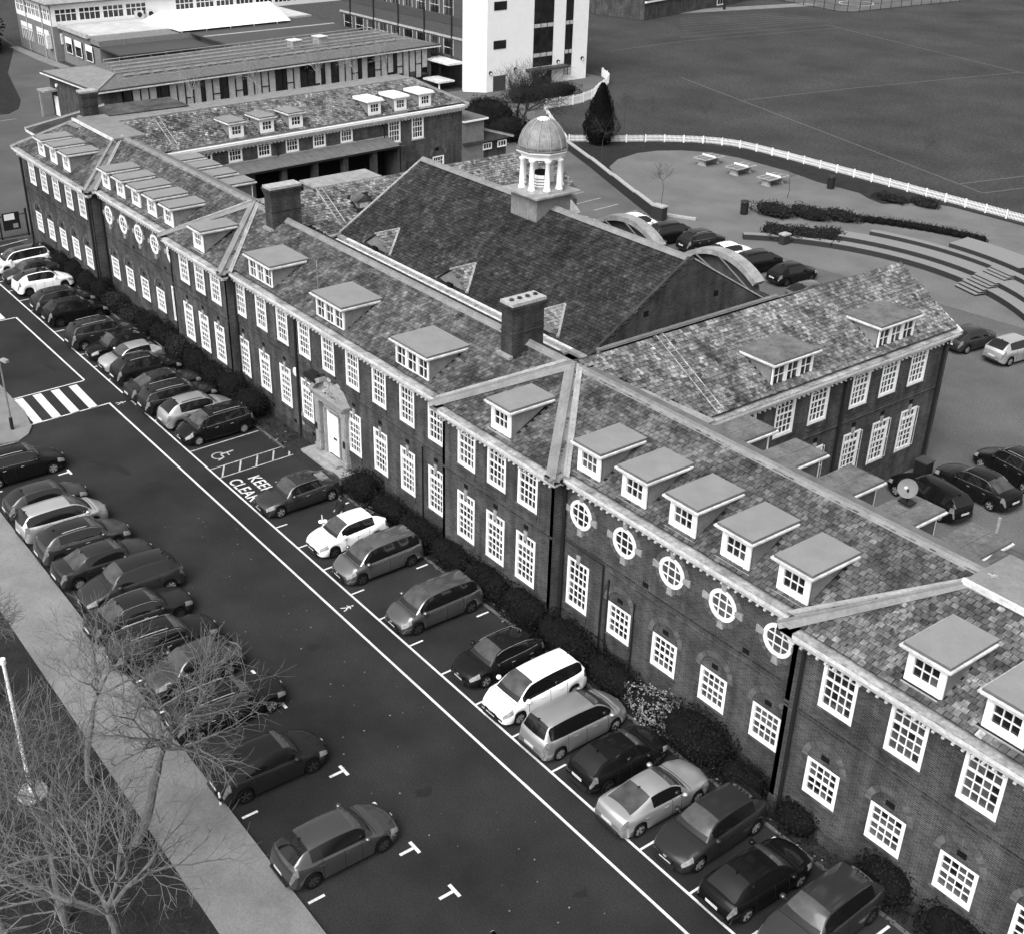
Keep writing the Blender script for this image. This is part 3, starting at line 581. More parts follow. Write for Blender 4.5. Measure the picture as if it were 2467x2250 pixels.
# ---- cross wings' fronts
for sgn in (1, -1):
    x0, x1 = (10.99, 19.0) if sgn > 0 else (-19.0, -10.99)
    us = [12.2, 14.42, 16.59] if sgn > 0 else [-17.55, -15.33, -13.15]
    U = [(a, 5.46, 1.33, 1.98) for a in us]; Lw = [(a, 1.66, 1.33, 2.42) for a in us]
    wall(B, fC, x0, x1, 0, H-0.3, U+Lw); mb = MB()
    for h in U+Lw: surround(mb, fC, *h, ex=0.2)
    mb.box(fC, x0, x1, 0, 0.05, 4.78, 4.86, BRICK_D); mb.box(fC, x0, x1, 0, 0.05, 0.02, 0.55, BRICK_D); mb.build('brick_dressing', B)
    for h in U: sash(B, fC, *h, 4, 5, mid=3)
    for h in Lw: sash(B, fC, *h, 4, 5, mid=3, transom=0.2); keystone(B, fC, h[0]+0.66, 3.85, 0.45); vent(B, fC, h[0]+0.66, 4.42)
    cornice(B, fC, x0, x1, H, e0=0.45, e1=0.45)
    for xx, f in ((x0, frXn(x0)), (x1, frX(x1))):
        mb = MB(); mb.box(f, CRS, 0.3, -0.2, 0, 0, H-0.2, BRICK); mb.box(f, CRS-0.45, -0.45, -0.2, 0.45, H-0.20, H-0.03, WHITEW); mb.box(f, CRS-0.46, -0.45, -0.2, 0.46, H-0.03, H, LEAD_L); mb.build('return_wall', B)
    a0, a1 = x0-0.45, x1+0.45; xm = (a0+a1)/2; sl2 = (RZ-H)/(RY-CRS+0.45); c = math.sqrt(1+sl2*sl2); vl = (RY-CRS+0.45)*c; dx = 15.22 if sgn > 0 else -14.5
    slates(B, (a0, CRS-0.45, H), (1, 0, 0), (0, 1, sl2), [(0.15, 0.3), (a1-a0-0.15, 0.3), (xm-a0, vl)], SLATE, [(dx-a0-0.72, dx-a0+0.72, 0.55*c, 2.5*c)], seed=30+sgn)
    dormer(B, fC, dx, -0.08, 8.24, 1.36)
    for ea, s in ((a0, 1), (a1, -1)):
        mb = MB(); q = [(ea, CRS-0.45, H+0.03), (xm, RY, RZ+0.05), (ea+s*4.2, RY, RZ+0.02), (ea, -0.45, H+0.03)]; mb.poly(q if s > 0 else q[::-1], LEAD); mb.build('hip_flashing', B)
        ridge(B, q[0], q[1], 0.15, LEAD); ridge(B, q[3], q[2], 0.08, LEAD_L)
        mb = MB(); k = 0.55; za = 0.078; P1 = [Vector((ea, CRS-0.45, H+za)), Vector((ea+s*k, CRS-0.45, H+za)), Vector((xm, RY-k*1.05, RZ-sl2*k*1.05+za)), Vector((xm, RY, RZ+0.08))]
        mb.poly(P1 if s > 0 else P1[::-1], LEAD); k = 0.30; P2 = [Vector((ea, -0.45, H+za+0.02)), Vector((ea-s*k, -0.45, H+za+0.02)), Vector((ea+s*4.2-s*k, RY, RZ+0.085)), Vector((ea+s*4.2, RY, RZ+0.085))]
        mb.poly(P2 if s < 0 else P2[::-1], LEAD_L); mb.build('hip_band', B)
# ---- centre range
cw = [-10.97, -8.4, -5.92, -3.45, -0.9, 1.55, 4.09, 6.6, 9.05]
U = [(a, 5.24, 1.28, 2.0) for a in cw]; Lw = [(a, 1.41, 1.28, 2.4) for a in cw if a != -0.9]
DH = (-0.75, 0.32, 1.5, 2.75)
wall(B, f0, -10.99, 10.99, 0, H-0.3, U+Lw+[DH]); mb = MB()
for h in U+Lw: surround(mb, f0, *h, ex=0.2)
mb.box(f0, -10.99, 10.99, 0, 0.05, 4.72, 4.79, BRICK_D); mb.box(f0, -10.99, -2, 0, 0.05, 0.02, 0.55, BRICK_D); mb.box(f0, 2, 10.99, 0, 0.05, 0.02, 0.55, BRICK_D); mb.build('brick_dressing', B)
for h in U: sash(B, f0, *h, 4, 5, mid=3)
for h in Lw: sash(B, f0, *h, 4, 5, mid=3, transom=0.2); keystone(B, f0, h[0]+0.64, 3.6, 0.45); vent(B, f0, h[0]+0.64, 4.2)
for x in (-4.4, -7.0, -2.3, 3.2): vent(B, f0, x, 0.62)
cornice(B, f0, -10.99, 10.99, H)
c = math.sqrt(1+SLP*SLP); vl = (RY+0.45)*c
excl = [(x+10.54-1.45, x+10.54+1.45, 0.55*c, 2.65*c) for x in (-7.5, 0.1, 7.7)]+[(11.1+10.54, 12.2+10.54, 3.1*c, 9)]
slates(B, (-10.54, -0.45, H), (1, 0, 0), (0, 1, SLP), [(0, 0.3), (21.08, 0.3), (21.08+4.3, vl), (-4.3, vl)], SLATE, excl, seed=41)
for x in (-7.5, 0.1, 7.7): dormer(B, f0, x, -0.02, 8.16, 2.75, kind=2)
ridge(B, (-15, RY, RZ), (15, RY, RZ), 0.18)
mb = MB(); mb.poly([(-10.54, 6.9, 8.5), (-14.6, RY, RZ), (14.6, RY, RZ), (10.54, 6.9, 8.5)], SLATE_D); mb.build('roof_slope', B)
mb = MB(); mb.box(ID, -10.54, 10.54, 6.75, 7.7, 8.3, 8.42, LEAD_L); mb.box(ID, -10.54, 10.54, 6.7, 6.85, 8.3, 8.62, WHITEW); mb.box(ID, -10.54, 10.54, 7.45, 7.65, 8.42, 8.5, WHITEW)
for i in range(8): mb.box(ID, -10+2.6*i, -9.94+2.6*i, 6.85, 7.5, 8.42, 8.47, LEAD)
mb.build('lead_gutter_flat', B)
# downpipes
for x, y, zt in ((10.8, -0.12, 7.4), (-10.85, -0.1, 7.3), (19.18, -0.12, 7.3), (-19.15, -0.12, 7.3), (-31.55, -0.12, 7.3), (32.3, PAV-0.12, 7.2), (-32.1, PAV-0.12, 7.2), (-46.5, PAV-0.1, 7.2), (21.7, -0.08, 4.75), (22.05, -0.06, 4.2), (23.6, -0.06, 3.9), (-3.7, -0.08, 7.3), (8.6, -0.06, 4.6)):
    mb = MB(); r = 0.075 if zt > 7 else 0.04; mb.tube((x, y, 0), (x, y, zt), r, r, BLACK, 8)
    if zt > 7.25: mb.box(ID, x-0.14, x+0.14, y-0.1, y+0.12, zt-0.1, zt+0.18, BLACK)
    mb.build('downpipe', B)
mb = MB(); mb.tube((21.7, -0.06, 4.72), (19.3, -0.06, 4.76), 0.03, 0.03, BLACK, 6); mb.build('cable', B)
# plaques and floodlights on the wall
mb = MB(); mb.lathe((0, 0, 0), [(0.26, 0), (0.26, 0.05), (0.2, 0.07)], WHITE, 20); pq = mb.build('wall_plaque', B); pq.rotation_euler = (R_(90), 0, 0); pq.location = (-3.95, -0.03, 3.95)
mb = MB(); mb.box(f0, -3.6, -3.35, 0, 0.02, 1.2, 1.65, STONE); mb.box(f0, -3.6, -3.35, 0, 0.02, 0.85, 1.1, STONE); mb.build('wall_notice', B)
for z in (4.3, 3.7): mb = MB(); mb.tube((10.85, -0.15, z), (10.85, -0.35, z-0.03), 0.07, 0.09, WHITE, 8); mb.tube((11.1, -0.2, z-0.05), (11.1, -0.4, z-0.1), 0.06, 0.07, WHITE, 8); mb.build('security_camera', B)
# ---- doorcase
mb = MB()
for s in (-1, 1):
    c = 1.38*s; mb.box(f0, c-0.30, c+0.30, 0, 0.30, 0.32, 0.62, STONE); mb.box(f0, c-0.25, c+0.25, 0, 0.24, 0.62, 3.25, STONE); mb.box(f0, c-0.16, c+0.16, 0.24, 0.27, 0.8, 3.1, STONE); mb.box(f0, c-0.30, c+0.30, 0, 0.30, 3.25, 3.4, STONE)
    mb.box(f0, 0.78*s-0.06, 0.78*s+0.06, 0, 0.16, 0.32, 3.2, STONE)
mb.box(f0, -0.85, 0.85, 0, 0.16, 3.08, 3.25, STONE); mb.box(f0, -1.7, 1.7, 0, 0.26, 3.4, 3.78, STONE); mb.box(f0, -1.82, 1.82, 0, 0.42, 3.78, 3.92, STONE); mb.box(f0, -1.88, 1.88, 0, 0.5, 3.92, 4.02, STONE)
for s in (-1, 1):
    P_ = []; n = 9
    for i in range(n): t = R_(28+i*(72-28)/(n-1)); P_.append((2.12*math.cos(t)*s*0.93, 2.9+2.12*math.sin(t)))
    for (xa, za), (xb, zb_) in zip(P_[:-1], P_[1:]): mb.prism([f0(xa, 0, za), f0(xb, 0, zb_), f0(xb*0.92, 0, zb_-0.26), f0(xa*0.92, 0, za-0.26)], Vector((0, -0.46, 0)), STONE)
    mb.prism([f0(1.75*s, 0, 4.02), f0(0.6*s, 0, 4.02), f0(0.6*s, 0, 4.62), f0(1.1*s, 0, 4.5)], Vector((0, -0.12, 0)), STONE)
mb.build('doorcase', B)
mb = MB(); r2 = random.Random(3)
for i in range(46):
    a = r2.uniform(-0.55, 0.55); z = r2.uniform(4.05, 4.95-abs(a)*0.5); s_ = r2.uniform(0.06, 0.16); p = f0(a, r2.uniform(0.05, 0.2), z); q = p+Vector((r2.uniform(-0.2, 0.2), -0.08, r2.uniform(-0.15, 0.2))); mb.tube(p, q, s_, s_*0.6, STONE, 7)
mb.tube(f0(-0.25, 0.12, 4.2), f0(0.3, 0.12, 4.75), 0.12, 0.1, STONE, 8); mb.build('carved_crest', B)
mb = MB(); mb.box(f0, -0.6, 0.6, -0.11, -0.05, 0.34, 2.6, WHITE); mb.box(f0, -0.75, -0.6, -0.118, 0.0, 0.32, 3.07, WHITE); mb.box(f0, 0.6, 0.75, -0.118, 0.0, 0.32, 3.07, WHITE); mb.box(f0, -0.6, 0.6, -0.118, 0.0, 2.6, 2.75, WHITE)
for a0, a1, z0, z1 in ((-0.48, -0.08, 1.5, 2.4), (0.08, 0.48, 1.5, 2.4), (-0.48, -0.08, 0.5, 1.2), (0.08, 0.48, 0.5, 1.2)): mb.box(f0, a0, a1, -0.05, -0.035, z0, z1, WHITE)
do = mb.build('door', B); mb = MB(); mb.box(f0, -0.17, 0.17, -0.05, -0.03, 1.3, 1.42, BLACK); mb.build('letter_plate', do); mb = MB(); mb.tube(f0(-0.45, -0.05, 1.35), f0(-0.45, 0.03, 1.35), 0.04, 0.04, CHROME, 8); mb.build('door_handle', do)
mb = MB(); mb.box(f0, -0.55, 0.55, -0.1, -0.08, 2.78, 3.04, GLASS); mb.build('fanlight', B)
mb = MB(); mb.box(f0, -2.2, 2.0, 0.0, 0.95, -0.02, 0.15, STONE); mb.build('doorstep', B)
mb = MB(); mb.box(f0, -1.05, 1.05, 0.0, 0.6, 0.15, 0.31, STONE); mb.build('doorstep', B)
mb = MB()
for x in (-1.45, 1.45): mb.box(f0, x-0.1, x+0.1, 0.27, 0.30, 1.5, 1.9, BLACK); 
mb.build('door_entry_plate', B)
mb = MB(); mb.box(f0, -2.05, -0.95, 0.05, 0.55, 4.5, 4.62, BLACK); mb.prism([f0(-2.15, 0.1, 4.62), f0(-1.0, 0.1, 4.62), f0(-1.3, 0.1, 4.95), f0(-1.9, 0.1, 4.9)], Vector((0, -0.5, 0)), BLACK); mb.tube(f0(-2.2, 0.5, 4.6), f0(-0.6, 0.1, 5.05), 0.04, 0.04, BLACK); mb.box(f0, -1.9, -1.2, 0.1, 0.5, 4.7, 4.76, CEMENT); mb.build('lantern_bracket', B)
# ---- right (near) rear wing
fx = frX(19.0); c = math.sqrt(1+SLP*SLP); vl = 4.45*c
U = [(a, 5.46, 1.38, 1.94) for a in (10.2, 12.95, 15.42, 18.55, 20.87, 23.22)]
Lw = [(a, 1.62, 1.36, 2.4) for a in (10.4, 13.1, 15.6, 18.55, 20.87, 23.22)]
wall(B, fx, 7.95, 26.24, 0, H-0.3, U+Lw, BRICK); mb = MB()
for h in U+Lw: surround(mb, fx, *h, ex=0.2)
mb.box(fx, 8, 26.24, 0, 0.05, 4.72, 4.79, BRICK_D); mb.build('brick_dressing', B)
for h in U: sash(B, fx, *h, 4, 5, mid=3)
for h in Lw:
    o = sash(B, fx, *h, 4, 5, mid=3, transom=0.2); keystone(B, fx, h[0]+0.68, 3.8, 0.45); vent(B, fx, h[0]+0.68, 4.35)
    g = MB(); g.box(fx, h[0]-0.04, h[0]+1.4, 0.08, 0.10, 3.95, 3.99, WHITEW)
    for k in range(5): x = h[0]+0.02+k*0.34; g.tube(fx(x, 0.10, 1.75), fx(x, 0.10, 4.0), 0.014, 0.014, WHITEW, 4)
    for z in (1.8, 2.9): g.tube(fx(h[0], 0.10, z), fx(h[0]+1.36, 0.10, z), 0.014, 0.014, WHITEW, 4)
    g.build('window_guard', o)
cornice(B, fx, 8.0, 26.24, H, e1=0.4)
slates(B, (19.45, 8.0, H), (0, 1, 0), (-1, 0, SLP), [(0.2, 0.3), (18.55, 0.3), (18.65, vl), (-4.2, vl)], SLATE_L, [(4.55, 7.45, 0.6*c, 2.3*c), (12.3, 15.2, 0.6*c, 2.3*c)], seed=51)
for y in (14.0, 21.75): dormer(B, fx, y, 0.1-0.3, 8.14, 2.85, kind=2, old=True)
ridge(B, (15, RY, RZ), (15, 26.75, RZ), 0.2)
mb = MB(); mb.poly([(19.45, 7.75, H+0.07), (19.45, 8.35, H+0.07), (15.3, 4.35, RZ-0.08), (15.1, 3.75, RZ+0.03)], LEAD_L); mb.poly([(19.45, 7.75, H+0.07), (15.1, 3.75, RZ+0.03), (15.5, 3.75, RZ+0.03), (19.45, 7.2, H+0.45)], LEAD); mb.build('valley_flashing', B)
mb = MB(); mb.poly([(10.54, 6.9, H), (10.54, 26.7, H), (15, 26.7, RZ), (15, RY, RZ)], SLATE); mb.build('roof_slope', B)
mb = MB(); mb.prism([(10.99, 26.24, 0), (19.0, 26.24, 0), (19.0, 26.24, H-0.2), (15, 26.24, RZ-0.05), (10.99, 26.24, H-0.2)], (0, 0.2, 0), BRICK); mb.build('gable_wall', B)
mb = MB(); mb.prism([(19.45, 26.55, H), (15, 26.55, RZ+0.02), (15, 26.55, RZ-0.14), (19.45, 26.55, H-0.16)], (0, 0.12, 0), WHITEW); mb.build('verge_board', B)
for y, r in ((17.9, 0.09), (25.9, 0.09)): mb = MB(); mb.tube((19.12, y, 0), (19.12, y, 7.4), r, r, BLACK, 8); mb.box(fx, y-0.15, y+0.15, 0.02, 0.25, 7.2, 7.45, BLACK); mb.build('downpipe', B)
def ladder(p, q, side, w=0.42, n=16, name='roof_ladder', label=None):
    mb = MB(); p = Vector(p); q = Vector(q); s = Vector(side)*(w/2)
    for k in (-1, 1): mb.tube(p+s*k, q+s*k, 0.032, 0.032, LEAD_C, 5)
    for i in range(n): c_ = p+(q-p)*((i+0.5)/n); mb.tube(c_-s, c_+s, 0.02, 0.02, LEAD_C, 4)
    for k in (-1, 1): e = q+s*k; mb.tube(e, e+(q-p).normalized()*0.2+Vector((0, 0, -0.22)), 0.025, 0.025, LEAD_L, 5)
    return mb.build(name, B)
ladder((19.15, 8.9, 8.16), (15.0, 8.9, 10.42), (0, 1, 0), n=20); ladder((-12.1, 8.25, 8.85), (-15, 8.25, 10.45), (0, 1, 0), n=12)
# ---- left cross wing running back
mb = MB(); mb.poly([(-19.45, 7.95, H), (-19.45, 26.7, H), (-15, 26.7, RZ), (-15, RY, RZ)][::-1], SLATE); mb.build('roof_slope', B)
slates(B, (-10.54, 7.0, H), (0, 1, 0), (-1, 0, SLP), [(0, 0.9*c), (19.7, 0.9*c), (19.7, vl), (-3.3, vl)], SLATE_L, [(2.7, 4.2, 1.9*c, 3.5*c)], seed=61)
ridge(B, (-15, RY, RZ), (-15, 26.75, RZ), 0.18)
mb = MB(); mb.prism([(-12.0, 5.5, 8.45), (-12.0, 7.9, 8.45), (-11.6, 7.9, 8.45), (-10.6, 5.5, 8.45)], (0, 0, 0.1), LEAD_L); mb.build('lead_gutter_flat', B)
mb = MB(); fl = frX(-13.1); mb.box(fl, 9.9, 10.9, -1.4, 0, 8.9, 9.75, LEAD_L); mb.prism([fl(9.75, 0.1, 9.72), fl(10.4, 0.1, 10.15), fl(11.05, 0.1, 9.72)], Vector((-1.9, 0, 0)), SLATE); mb.box(fl, 10.1, 10.7, 0.0, 0.03, 9.0, 9.65, WHITEW); mb.build('roof_hatch', B)
fq = frXn(-19.0); wall(B, fq, 7.5, 26.24, 0, H-0.1, []); mb = MB(); mb.box(fq, 7.5, 26.4, 0, 0.45, H-0.2, H, LEAD_L); mb.build('gutter_ridge_shade', B)
mb = MB(); mb.box(ID, -20.4, -18.2, 9.8, 15.0, 9.35, 9.5, LEAD_L); mb.box(ID, -20.2, -18.3, 10, 14.8, 8.2, 9.35, GREYB); mb.build('flat_dormer_roof', B)
mb = MB(); mb.prism([(-19.0, 26.24, 0), (-10.99, 26.24, 0), (-10.99, 26.24, H-0.2), (-15, 26.24, RZ-0.05), (-19, 26.24, H-0.2)], (0, 0.2, 0), BRICK); mb.build('gable_wall', B)
# ---- assembly hall
HY, HZ, HE, HX = 14.0, 12.2, 7.6, 11.75; HS = 0.586; hc = math.sqrt(1+HS*HS); hv = (HY-HE)*hc; ez = HZ-HS*(HY-HE)
slates(B, (-HX, HE, ez), (1, 0, 0), (0, 1, HS), [(0, 0.1), (2*HX, 0.1), (2*HX, hv), (0, hv)], SLATE_D, [(HX-1.15, HX+1.15, 6.1, 9)]+[(HX+x-0.9, HX+x+0.9, 0, 0.9) for x in (-7.6, 0, 7.6)], seed=71)
mb = MB(); mb.poly([(HX, HY, HZ), (HX, 20.4, ez), (-HX, 20.4, ez), (-HX, HY, HZ)], SLATE_D); mb.build('roof_slope', B)
ridge(B, (-HX, HY, HZ), (-1.15, HY, HZ), 0.2); ridge(B, (1.15, HY, HZ), (HX, HY, HZ), 0.2)
for s in (1, -1):
    mb = MB(); mb.prism([(s*(HX-0.02), HE+0.1, 7.2), (s*(HX-0.02), 20.3, 7.2), (s*(HX-0.02), 20.4, ez-0.05), (s*(HX-0.02), HY, HZ-0.03), (s*(HX-0.02), HE, ez-0.05)], (-0.3*s, 0, 0), BRICK_D); mb.build('gable_wall', B)
    mb = MB(); mb.prism([(s*HX, HE, ez+0.02), (s*HX, HY, HZ+0.02), (s*HX, HY, HZ+0.10), (s*HX, HE, ez+0.10)], (-0.16*s, 0, 0), LEAD_L if s < 0 else SLATE_D); mb.prism([(s*HX, 20.4, ez+0.02), (s*HX, HY, HZ+0.02), (s*HX, HY, HZ+0.10), (s*HX, 20.4, ez+0.10)], (-0.12*s, 0, 0), CEMENT); mb.build('verge', B)
mb = MB()
for y, z in ((16.1, 9.75), (11.2, 9.72)): mb.box(frX(HX-0.02), y-0.16, y+0.16, 0.0, 0.02, z, z+0.3, DARK)
mb.build('air_brick', B)
mb = MB(); zs_ = lambda x: H+SLP*(x-10.54)+0.05; mb.poly([(HX, 8.3, zs_(HX)), (HX, 22.0, zs_(HX)), (13.3, 22.0, zs_(13.3)), (13.3, 7.0, zs_(13.3))], LEAD_L); mb.box(ID, HX, HX+0.25, 8.0, 20.8, 8.56, 8.85, GREYB); mb.build('lead_gutter_flat', B)
mb = MB(); mb.box(ID, -HX, HX, HE-0.28, HE+0.12, ez-0.12, ez+0.02, LEAD_L); mb.build('gutter_ridge_shade', B)
for x in (-7.6, 0.05, 7.7):
    za, yb = 9.5, 9.45; zf_ = 8.5; mb = MB()
    for s in (-1, 1):
        q = [(x, 7.75, za), (x, yb, za+0.0), (x+1.5*s, 7.75, 8.6), ]
        mb.poly(q if s < 0 else q[::-1], SLATE_L)
    slates(B, (x+1.5, 7.75, 8.61), (0, 1, 0), (-1.5, 0, 0.9), [(0.02, 0.05), (0.02, 1.7), (1.6, 1.72)], SLATE_L, seed=int(90+x))
    mb.poly([(x-1.45, 7.85, zf_), (x+1.45, 7.85, zf_), (x, 7.85, za-0.06)], LEAD); o = mb.build('ventilator_gablet', B)
    t = MB(); t.tube((x, 7.7, za+0.03), (x, yb, za+0.03), 0.06, 0.06, LEAD_L, 6); t.tube((x+1.5, 7.75, 8.6), (x, yb, za), 0.10, 0.10, LEAD_L, 6); t.tube((x-1.5, 7.75, 8.6), (x, yb, za), 0.07, 0.07, LEAD_D, 6); t.box(frY(7.74), x-0.2, x+0.2, 0, 0.12, 8.5, 8.75, DARK); t.build('lead_flashing', o)
# arched dormers on the far side of the hall roof
for xc in (-7.1, 0.5, 8.05):
    mb = MB(); n = 20; ch, rs = 2.85, 1.0; Rr = (ch*ch+rs*rs)/(2*rs); zc = 10.35-Rr; am = math.asin(ch/Rr)
    P = [(xc+Rr*math.sin(-am+2*am*i/n), zc+Rr*math.cos(-am+2*am*i/n)) for i in range(n+1)]; Q = [(xc+(Rr-0.30)*math.sin(-am+2*am*i/n), zc+(Rr-0.30)*math.cos(-am+2*am*i/n)) for i in range(n+1)]
    for i in range(n): mb.prism([(P[i][0], 20.1, P[i][1]), (P[i+1][0], 20.1, P[i+1][1]), (Q[i+1][0], 20.1, Q[i+1][1]), (Q[i][0], 20.1, Q[i][1])], (0, 0.75, 0), LEAD_L)
    o = mb.build('arched_dormer', B); t = MB(); t.poly([(q[0], 20.6, q[1]) for q in Q]+[(xc+ch, 20.6, 8.6), (xc-ch, 20.6, 8.6)], GREYD); t.build('dormer_back', o)
    t = MB(); t.poly([(xc+0.6, 19.2, 9.2), (xc+1.2, 18.9, 9.4), (xc+2.2, 20.0, 8.9), (xc+1.4, 20.0, 8.8)], LEAD_L); t.tube((xc+0.2, 20.0, 10.1), (xc+2.5, 20.0, 8.9), 0.05, 0.05, LEAD_D); t.tube((xc-1.6, 20.0, 9.8), (xc+0.8, 20.0, 8.9), 0.05, 0.05, LEAD_D); t.build('flashing', o)
wall(B, frYb(20.35), -HX, HX, 0, 8.9, [])
# ---- cupola
cu = MB(); cu.box(ID, -1.15, 1.15, 12.78, 15.2, 10.6, 12.82, LEAD); cu.box(ID, -1.4, 1.4, 12.55, 15.4, 12.82, 12.88, LEAD_D); cu.box(ID, -1.58, 1.58, 12.4, 15.58, 12.88, 12.98, LEAD_L); cu.box(ID, -1.28, 1.28, 12.66, 12.78, 11.3, 11.42, WHITE)
for k in (-0.4, 0.4): cu.box(ID, k-0.02, k+0.02, 12.75, 12.78, 11.5, 12.8, LEAD_L)
cup = cu.build('cupola', B); cc = (0, 13.98, 0)
t = MB(); t.lathe(cc, [(1.40, 12.98), (1.36, 13.12), (0.9, 13.16)], STONE, 8); t.build('cupola_base', cup)
for k in range(8):
    a = R_(22.5+45*k); px, py = 1.12*math.cos(a), 13.98+1.12*math.sin(a); t = MB()
    t.lathe((px, py, 0), [(0.22, 13.1), (0.22, 13.18), (0.18, 13.2), (0.19, 13.26), (0.155, 13.3), (0.15, 13.9), (0.13, 14.62), (0.17, 14.66), (0.19, 14.74), (0.2, 14.80)], WHITE, 14); t.build('column', cup, smooth=True)
t = MB(); t.lathe(cc, [(1.22, 14.80), (1.22, 15.0), (1.30, 15.02), (1.30, 15.10), (1.48, 15.16), (1.50, 15.24)], WHITE, 8); t.lathe(cc, [(1.50, 15.24), (1.52, 15.30), (1.36, 15.36)], LEAD_D, 8); t.build('entablature', cup)
t = MB(); t.lathe(cc, [(1.34, 15.33), (1.32, 15.5), (1.24, 15.85), (1.08, 16.2), (0.82, 16.52), (0.48, 16.74), (0.2, 16.82)], mat('lead_dome', 0.17, 0.5, amt=0.35, scale=2.2, amt2=0.2, scale2=8), 40); dm = t.build('dome', cup, smooth=True)
t = MB(); pr = [(1.36, 15.33), (1.345, 15.5), (1.265, 15.85), (1.105, 16.2), (0.845, 16.54), (0.5, 16.77), (0.2, 16.85)]
for k in range(12):
    a = R_(30*k+10); pts = [Vector((r*math.cos(a), 13.98+r*math.sin(a), z)) for r, z in pr]; t.path(pts, 0.028, LEAD_L, 5)
t.build('dome_rib', dm, kind='stuff'); t = MB(); t.lathe(cc, [(0.36, 16.76), (0.34, 16.84), (0.2, 16.9), (0.05, 16.92)], WHITE, 16); t.build('dome_cap', dm)
t = MB(); t.lathe(cc, [(0.52, 13.16), (0.52, 13.75), (0.45, 13.8)], WHITE, 8); t.lathe(cc, [(0.40, 13.80), (0.38, 13.98), (0.1, 14.05)], DARK, 12)
for k in range(3): t.lathe(cc, [(0.535, 13.25+k*0.16), (0.535, 13.30+k*0.16)], LEAD_D, 8)
t.build('louvred_vent', cup); t = MB(); t.tube((-0.9, 13.1, 13.2), (0.8, 14.9, 14.7), 0.015, 0.015, BLACK); t.build('stay_rod', cup)
# ---- chimneys
def chimney(x0, x1, y0, y1, z0, z1, pots=0):
    mb = MB(); mb.box(ID, x0, x1, y0, y1, z0, z1-0.55, BRICK_D)
    for k, e in enumerate((0.04, 0.08, 0.12)): mb.box(ID, x0-e, x1+e, y0-e, y1+e, z1-0.55+0.13*k, z1-0.42+0.13*k, BRICK_D)
    mb.box(ID, x0-0.03, x1+0.03, y0-0.03, y1+0.03, z0+(z1-z0)*0.45, z0+(z1-z0)*0.45+0.08, BRICK_D)
    mb.box(ID, x0-0.06, x1+0.06, y0-0.06, y1+0.06, z1-0.16, z1-0.02, CEMENT); o = mb.build('chimney', B)
    t = MB(); t.box(ID, x0-0.1, x1+0.1, y0-0.22, y0, z0+0.1, z0+0.24, LEAD_L); t.build('lead_flashing', o)
    for i in range(pots): t = MB(); t.lathe(((x0+x1)/2, y0+(i+0.5)*(y1-y0)/pots, 0), [(0.11, z1-0.04), (0.10, z1+0.03), (0.12, z1+0.05), (0.11, z1+0.06)], BRICK_D, 10); t.build('chimney_pot', o)
chimney(11.05, 11.86, 2.72, 4.55, 9.55, 12.3, 4); chimney(-11.75, -10.92, 2.75, 4.7, 9.6, 12.3); chimney(-44.6, -43.8, 3.85, 5.1, 9.9, 12.1)
# ---- left (far) rear wing, turned 2.5 degrees
th = R_(2.55); fw_ = Fr((-37.82, 0, 0), (-math.sin(th), math.cos(th), 0), (math.cos(th), math.sin(th), 0)); A3, D3 = fw_.A, fw_.D
U = [(a, 6.28, 1.25, 1.35) for a in (10.6, 13.3, 15.98, 18.65, 21.3, 24.05)]+[(a, 5.5, 1.3, 2.05) for a in (29.05, 31.6)]
wall(B, fw_, 6.9, 37.3, 0, H-0.3, U+[(33.9, 2.3, 1.3, 1.3)]); mb = MB()
for h in U: mb.box(fw_, h[0]-0.1, h[0]+h[2]+0.1, 0, 0.06, h[1]-0.12, h[1], STONE)
mb.build('brick_dressing', B)
for h in U: sash(B, fw_, *h, 4, 3 if h[1] > 6 else 4, mid=None if h[1] > 6 else 2, sill=False)
sash(B, fw_, 33.9, 2.3, 1.3, 1.3, 4, 3, sill=False); arch(B, fw_, 34.55, 3.75, 0.7, 0.95); vent(B, fw_, 34.4, 4.1, 0.28)
cornice(B, fw_, 6.9, 37.3, H, white=True, e1=0.45)
eo = fw_(0, 0.45, H); up3 = (-D3.x, -D3.y, SLP); vlw = 3.75*c
slates(B, eo, A3, up3, [(6, 0.3), (37.75, 0.3), (37.75-3.75, vlw), (2.4, vlw)], SLATE_L, [(a-0.72, a+0.72, 0.5*c, 2.3*c) for a in (14.25, 17.05, 19.8, 27.7, 30.45, 33.15)], seed=81)
for i, a in enumerate((14.25, 17.05, 19.8, 27.7, 30.45, 33.15)): dormer(B, fw_, a, -0.05, 8.2, 1.28, bright=i > 2, top=1.22)
mb = MB(); z = H+3.75*SLP; mb.box(fw_, 2.4, 34.0, -5.2, -3.32, z-0.05, z+0.06, LEAD); mb.box(fw_, 2.4, 34.0, -5.26, -5.14, z, z+0.1, LEAD_L); mb.box(fw_, 2.4, 34.0, -3.38, -3.25, z, z+0.1, LEAD_L); mb.build('flat_lead_roof', B)
mb = MB(); e2 = -8.4-0.45; mb.poly([fw_(6, e2, H), fw_(2.4, -5.2, z), fw_(34, -5.2, z), fw_(37.75, e2, H)], SLATE); mb.poly([fw_(37.75, 0.45, H), fw_(37.75, e2, H), fw_(34, -5.2, z), fw_(34, -3.3, z)], SLATE); mb.build('roof_slope', B)
ridge(B, fw_(37.75, 0.45, H+0.03), fw_(34, -3.3, z+0.04), 0.14); wall(B, Fr(fw_(37.3, 0, 0), D3, A3), -8.4, 0, 0, H-0.1, []); mb = MB(); f5 = Fr(fw_(37.3, 0, 0), D3, A3); mb.box(f5, -8.8, 0.45, 0, 0.45, H-0.2, H, WHITE); mb.build('cornice', B)
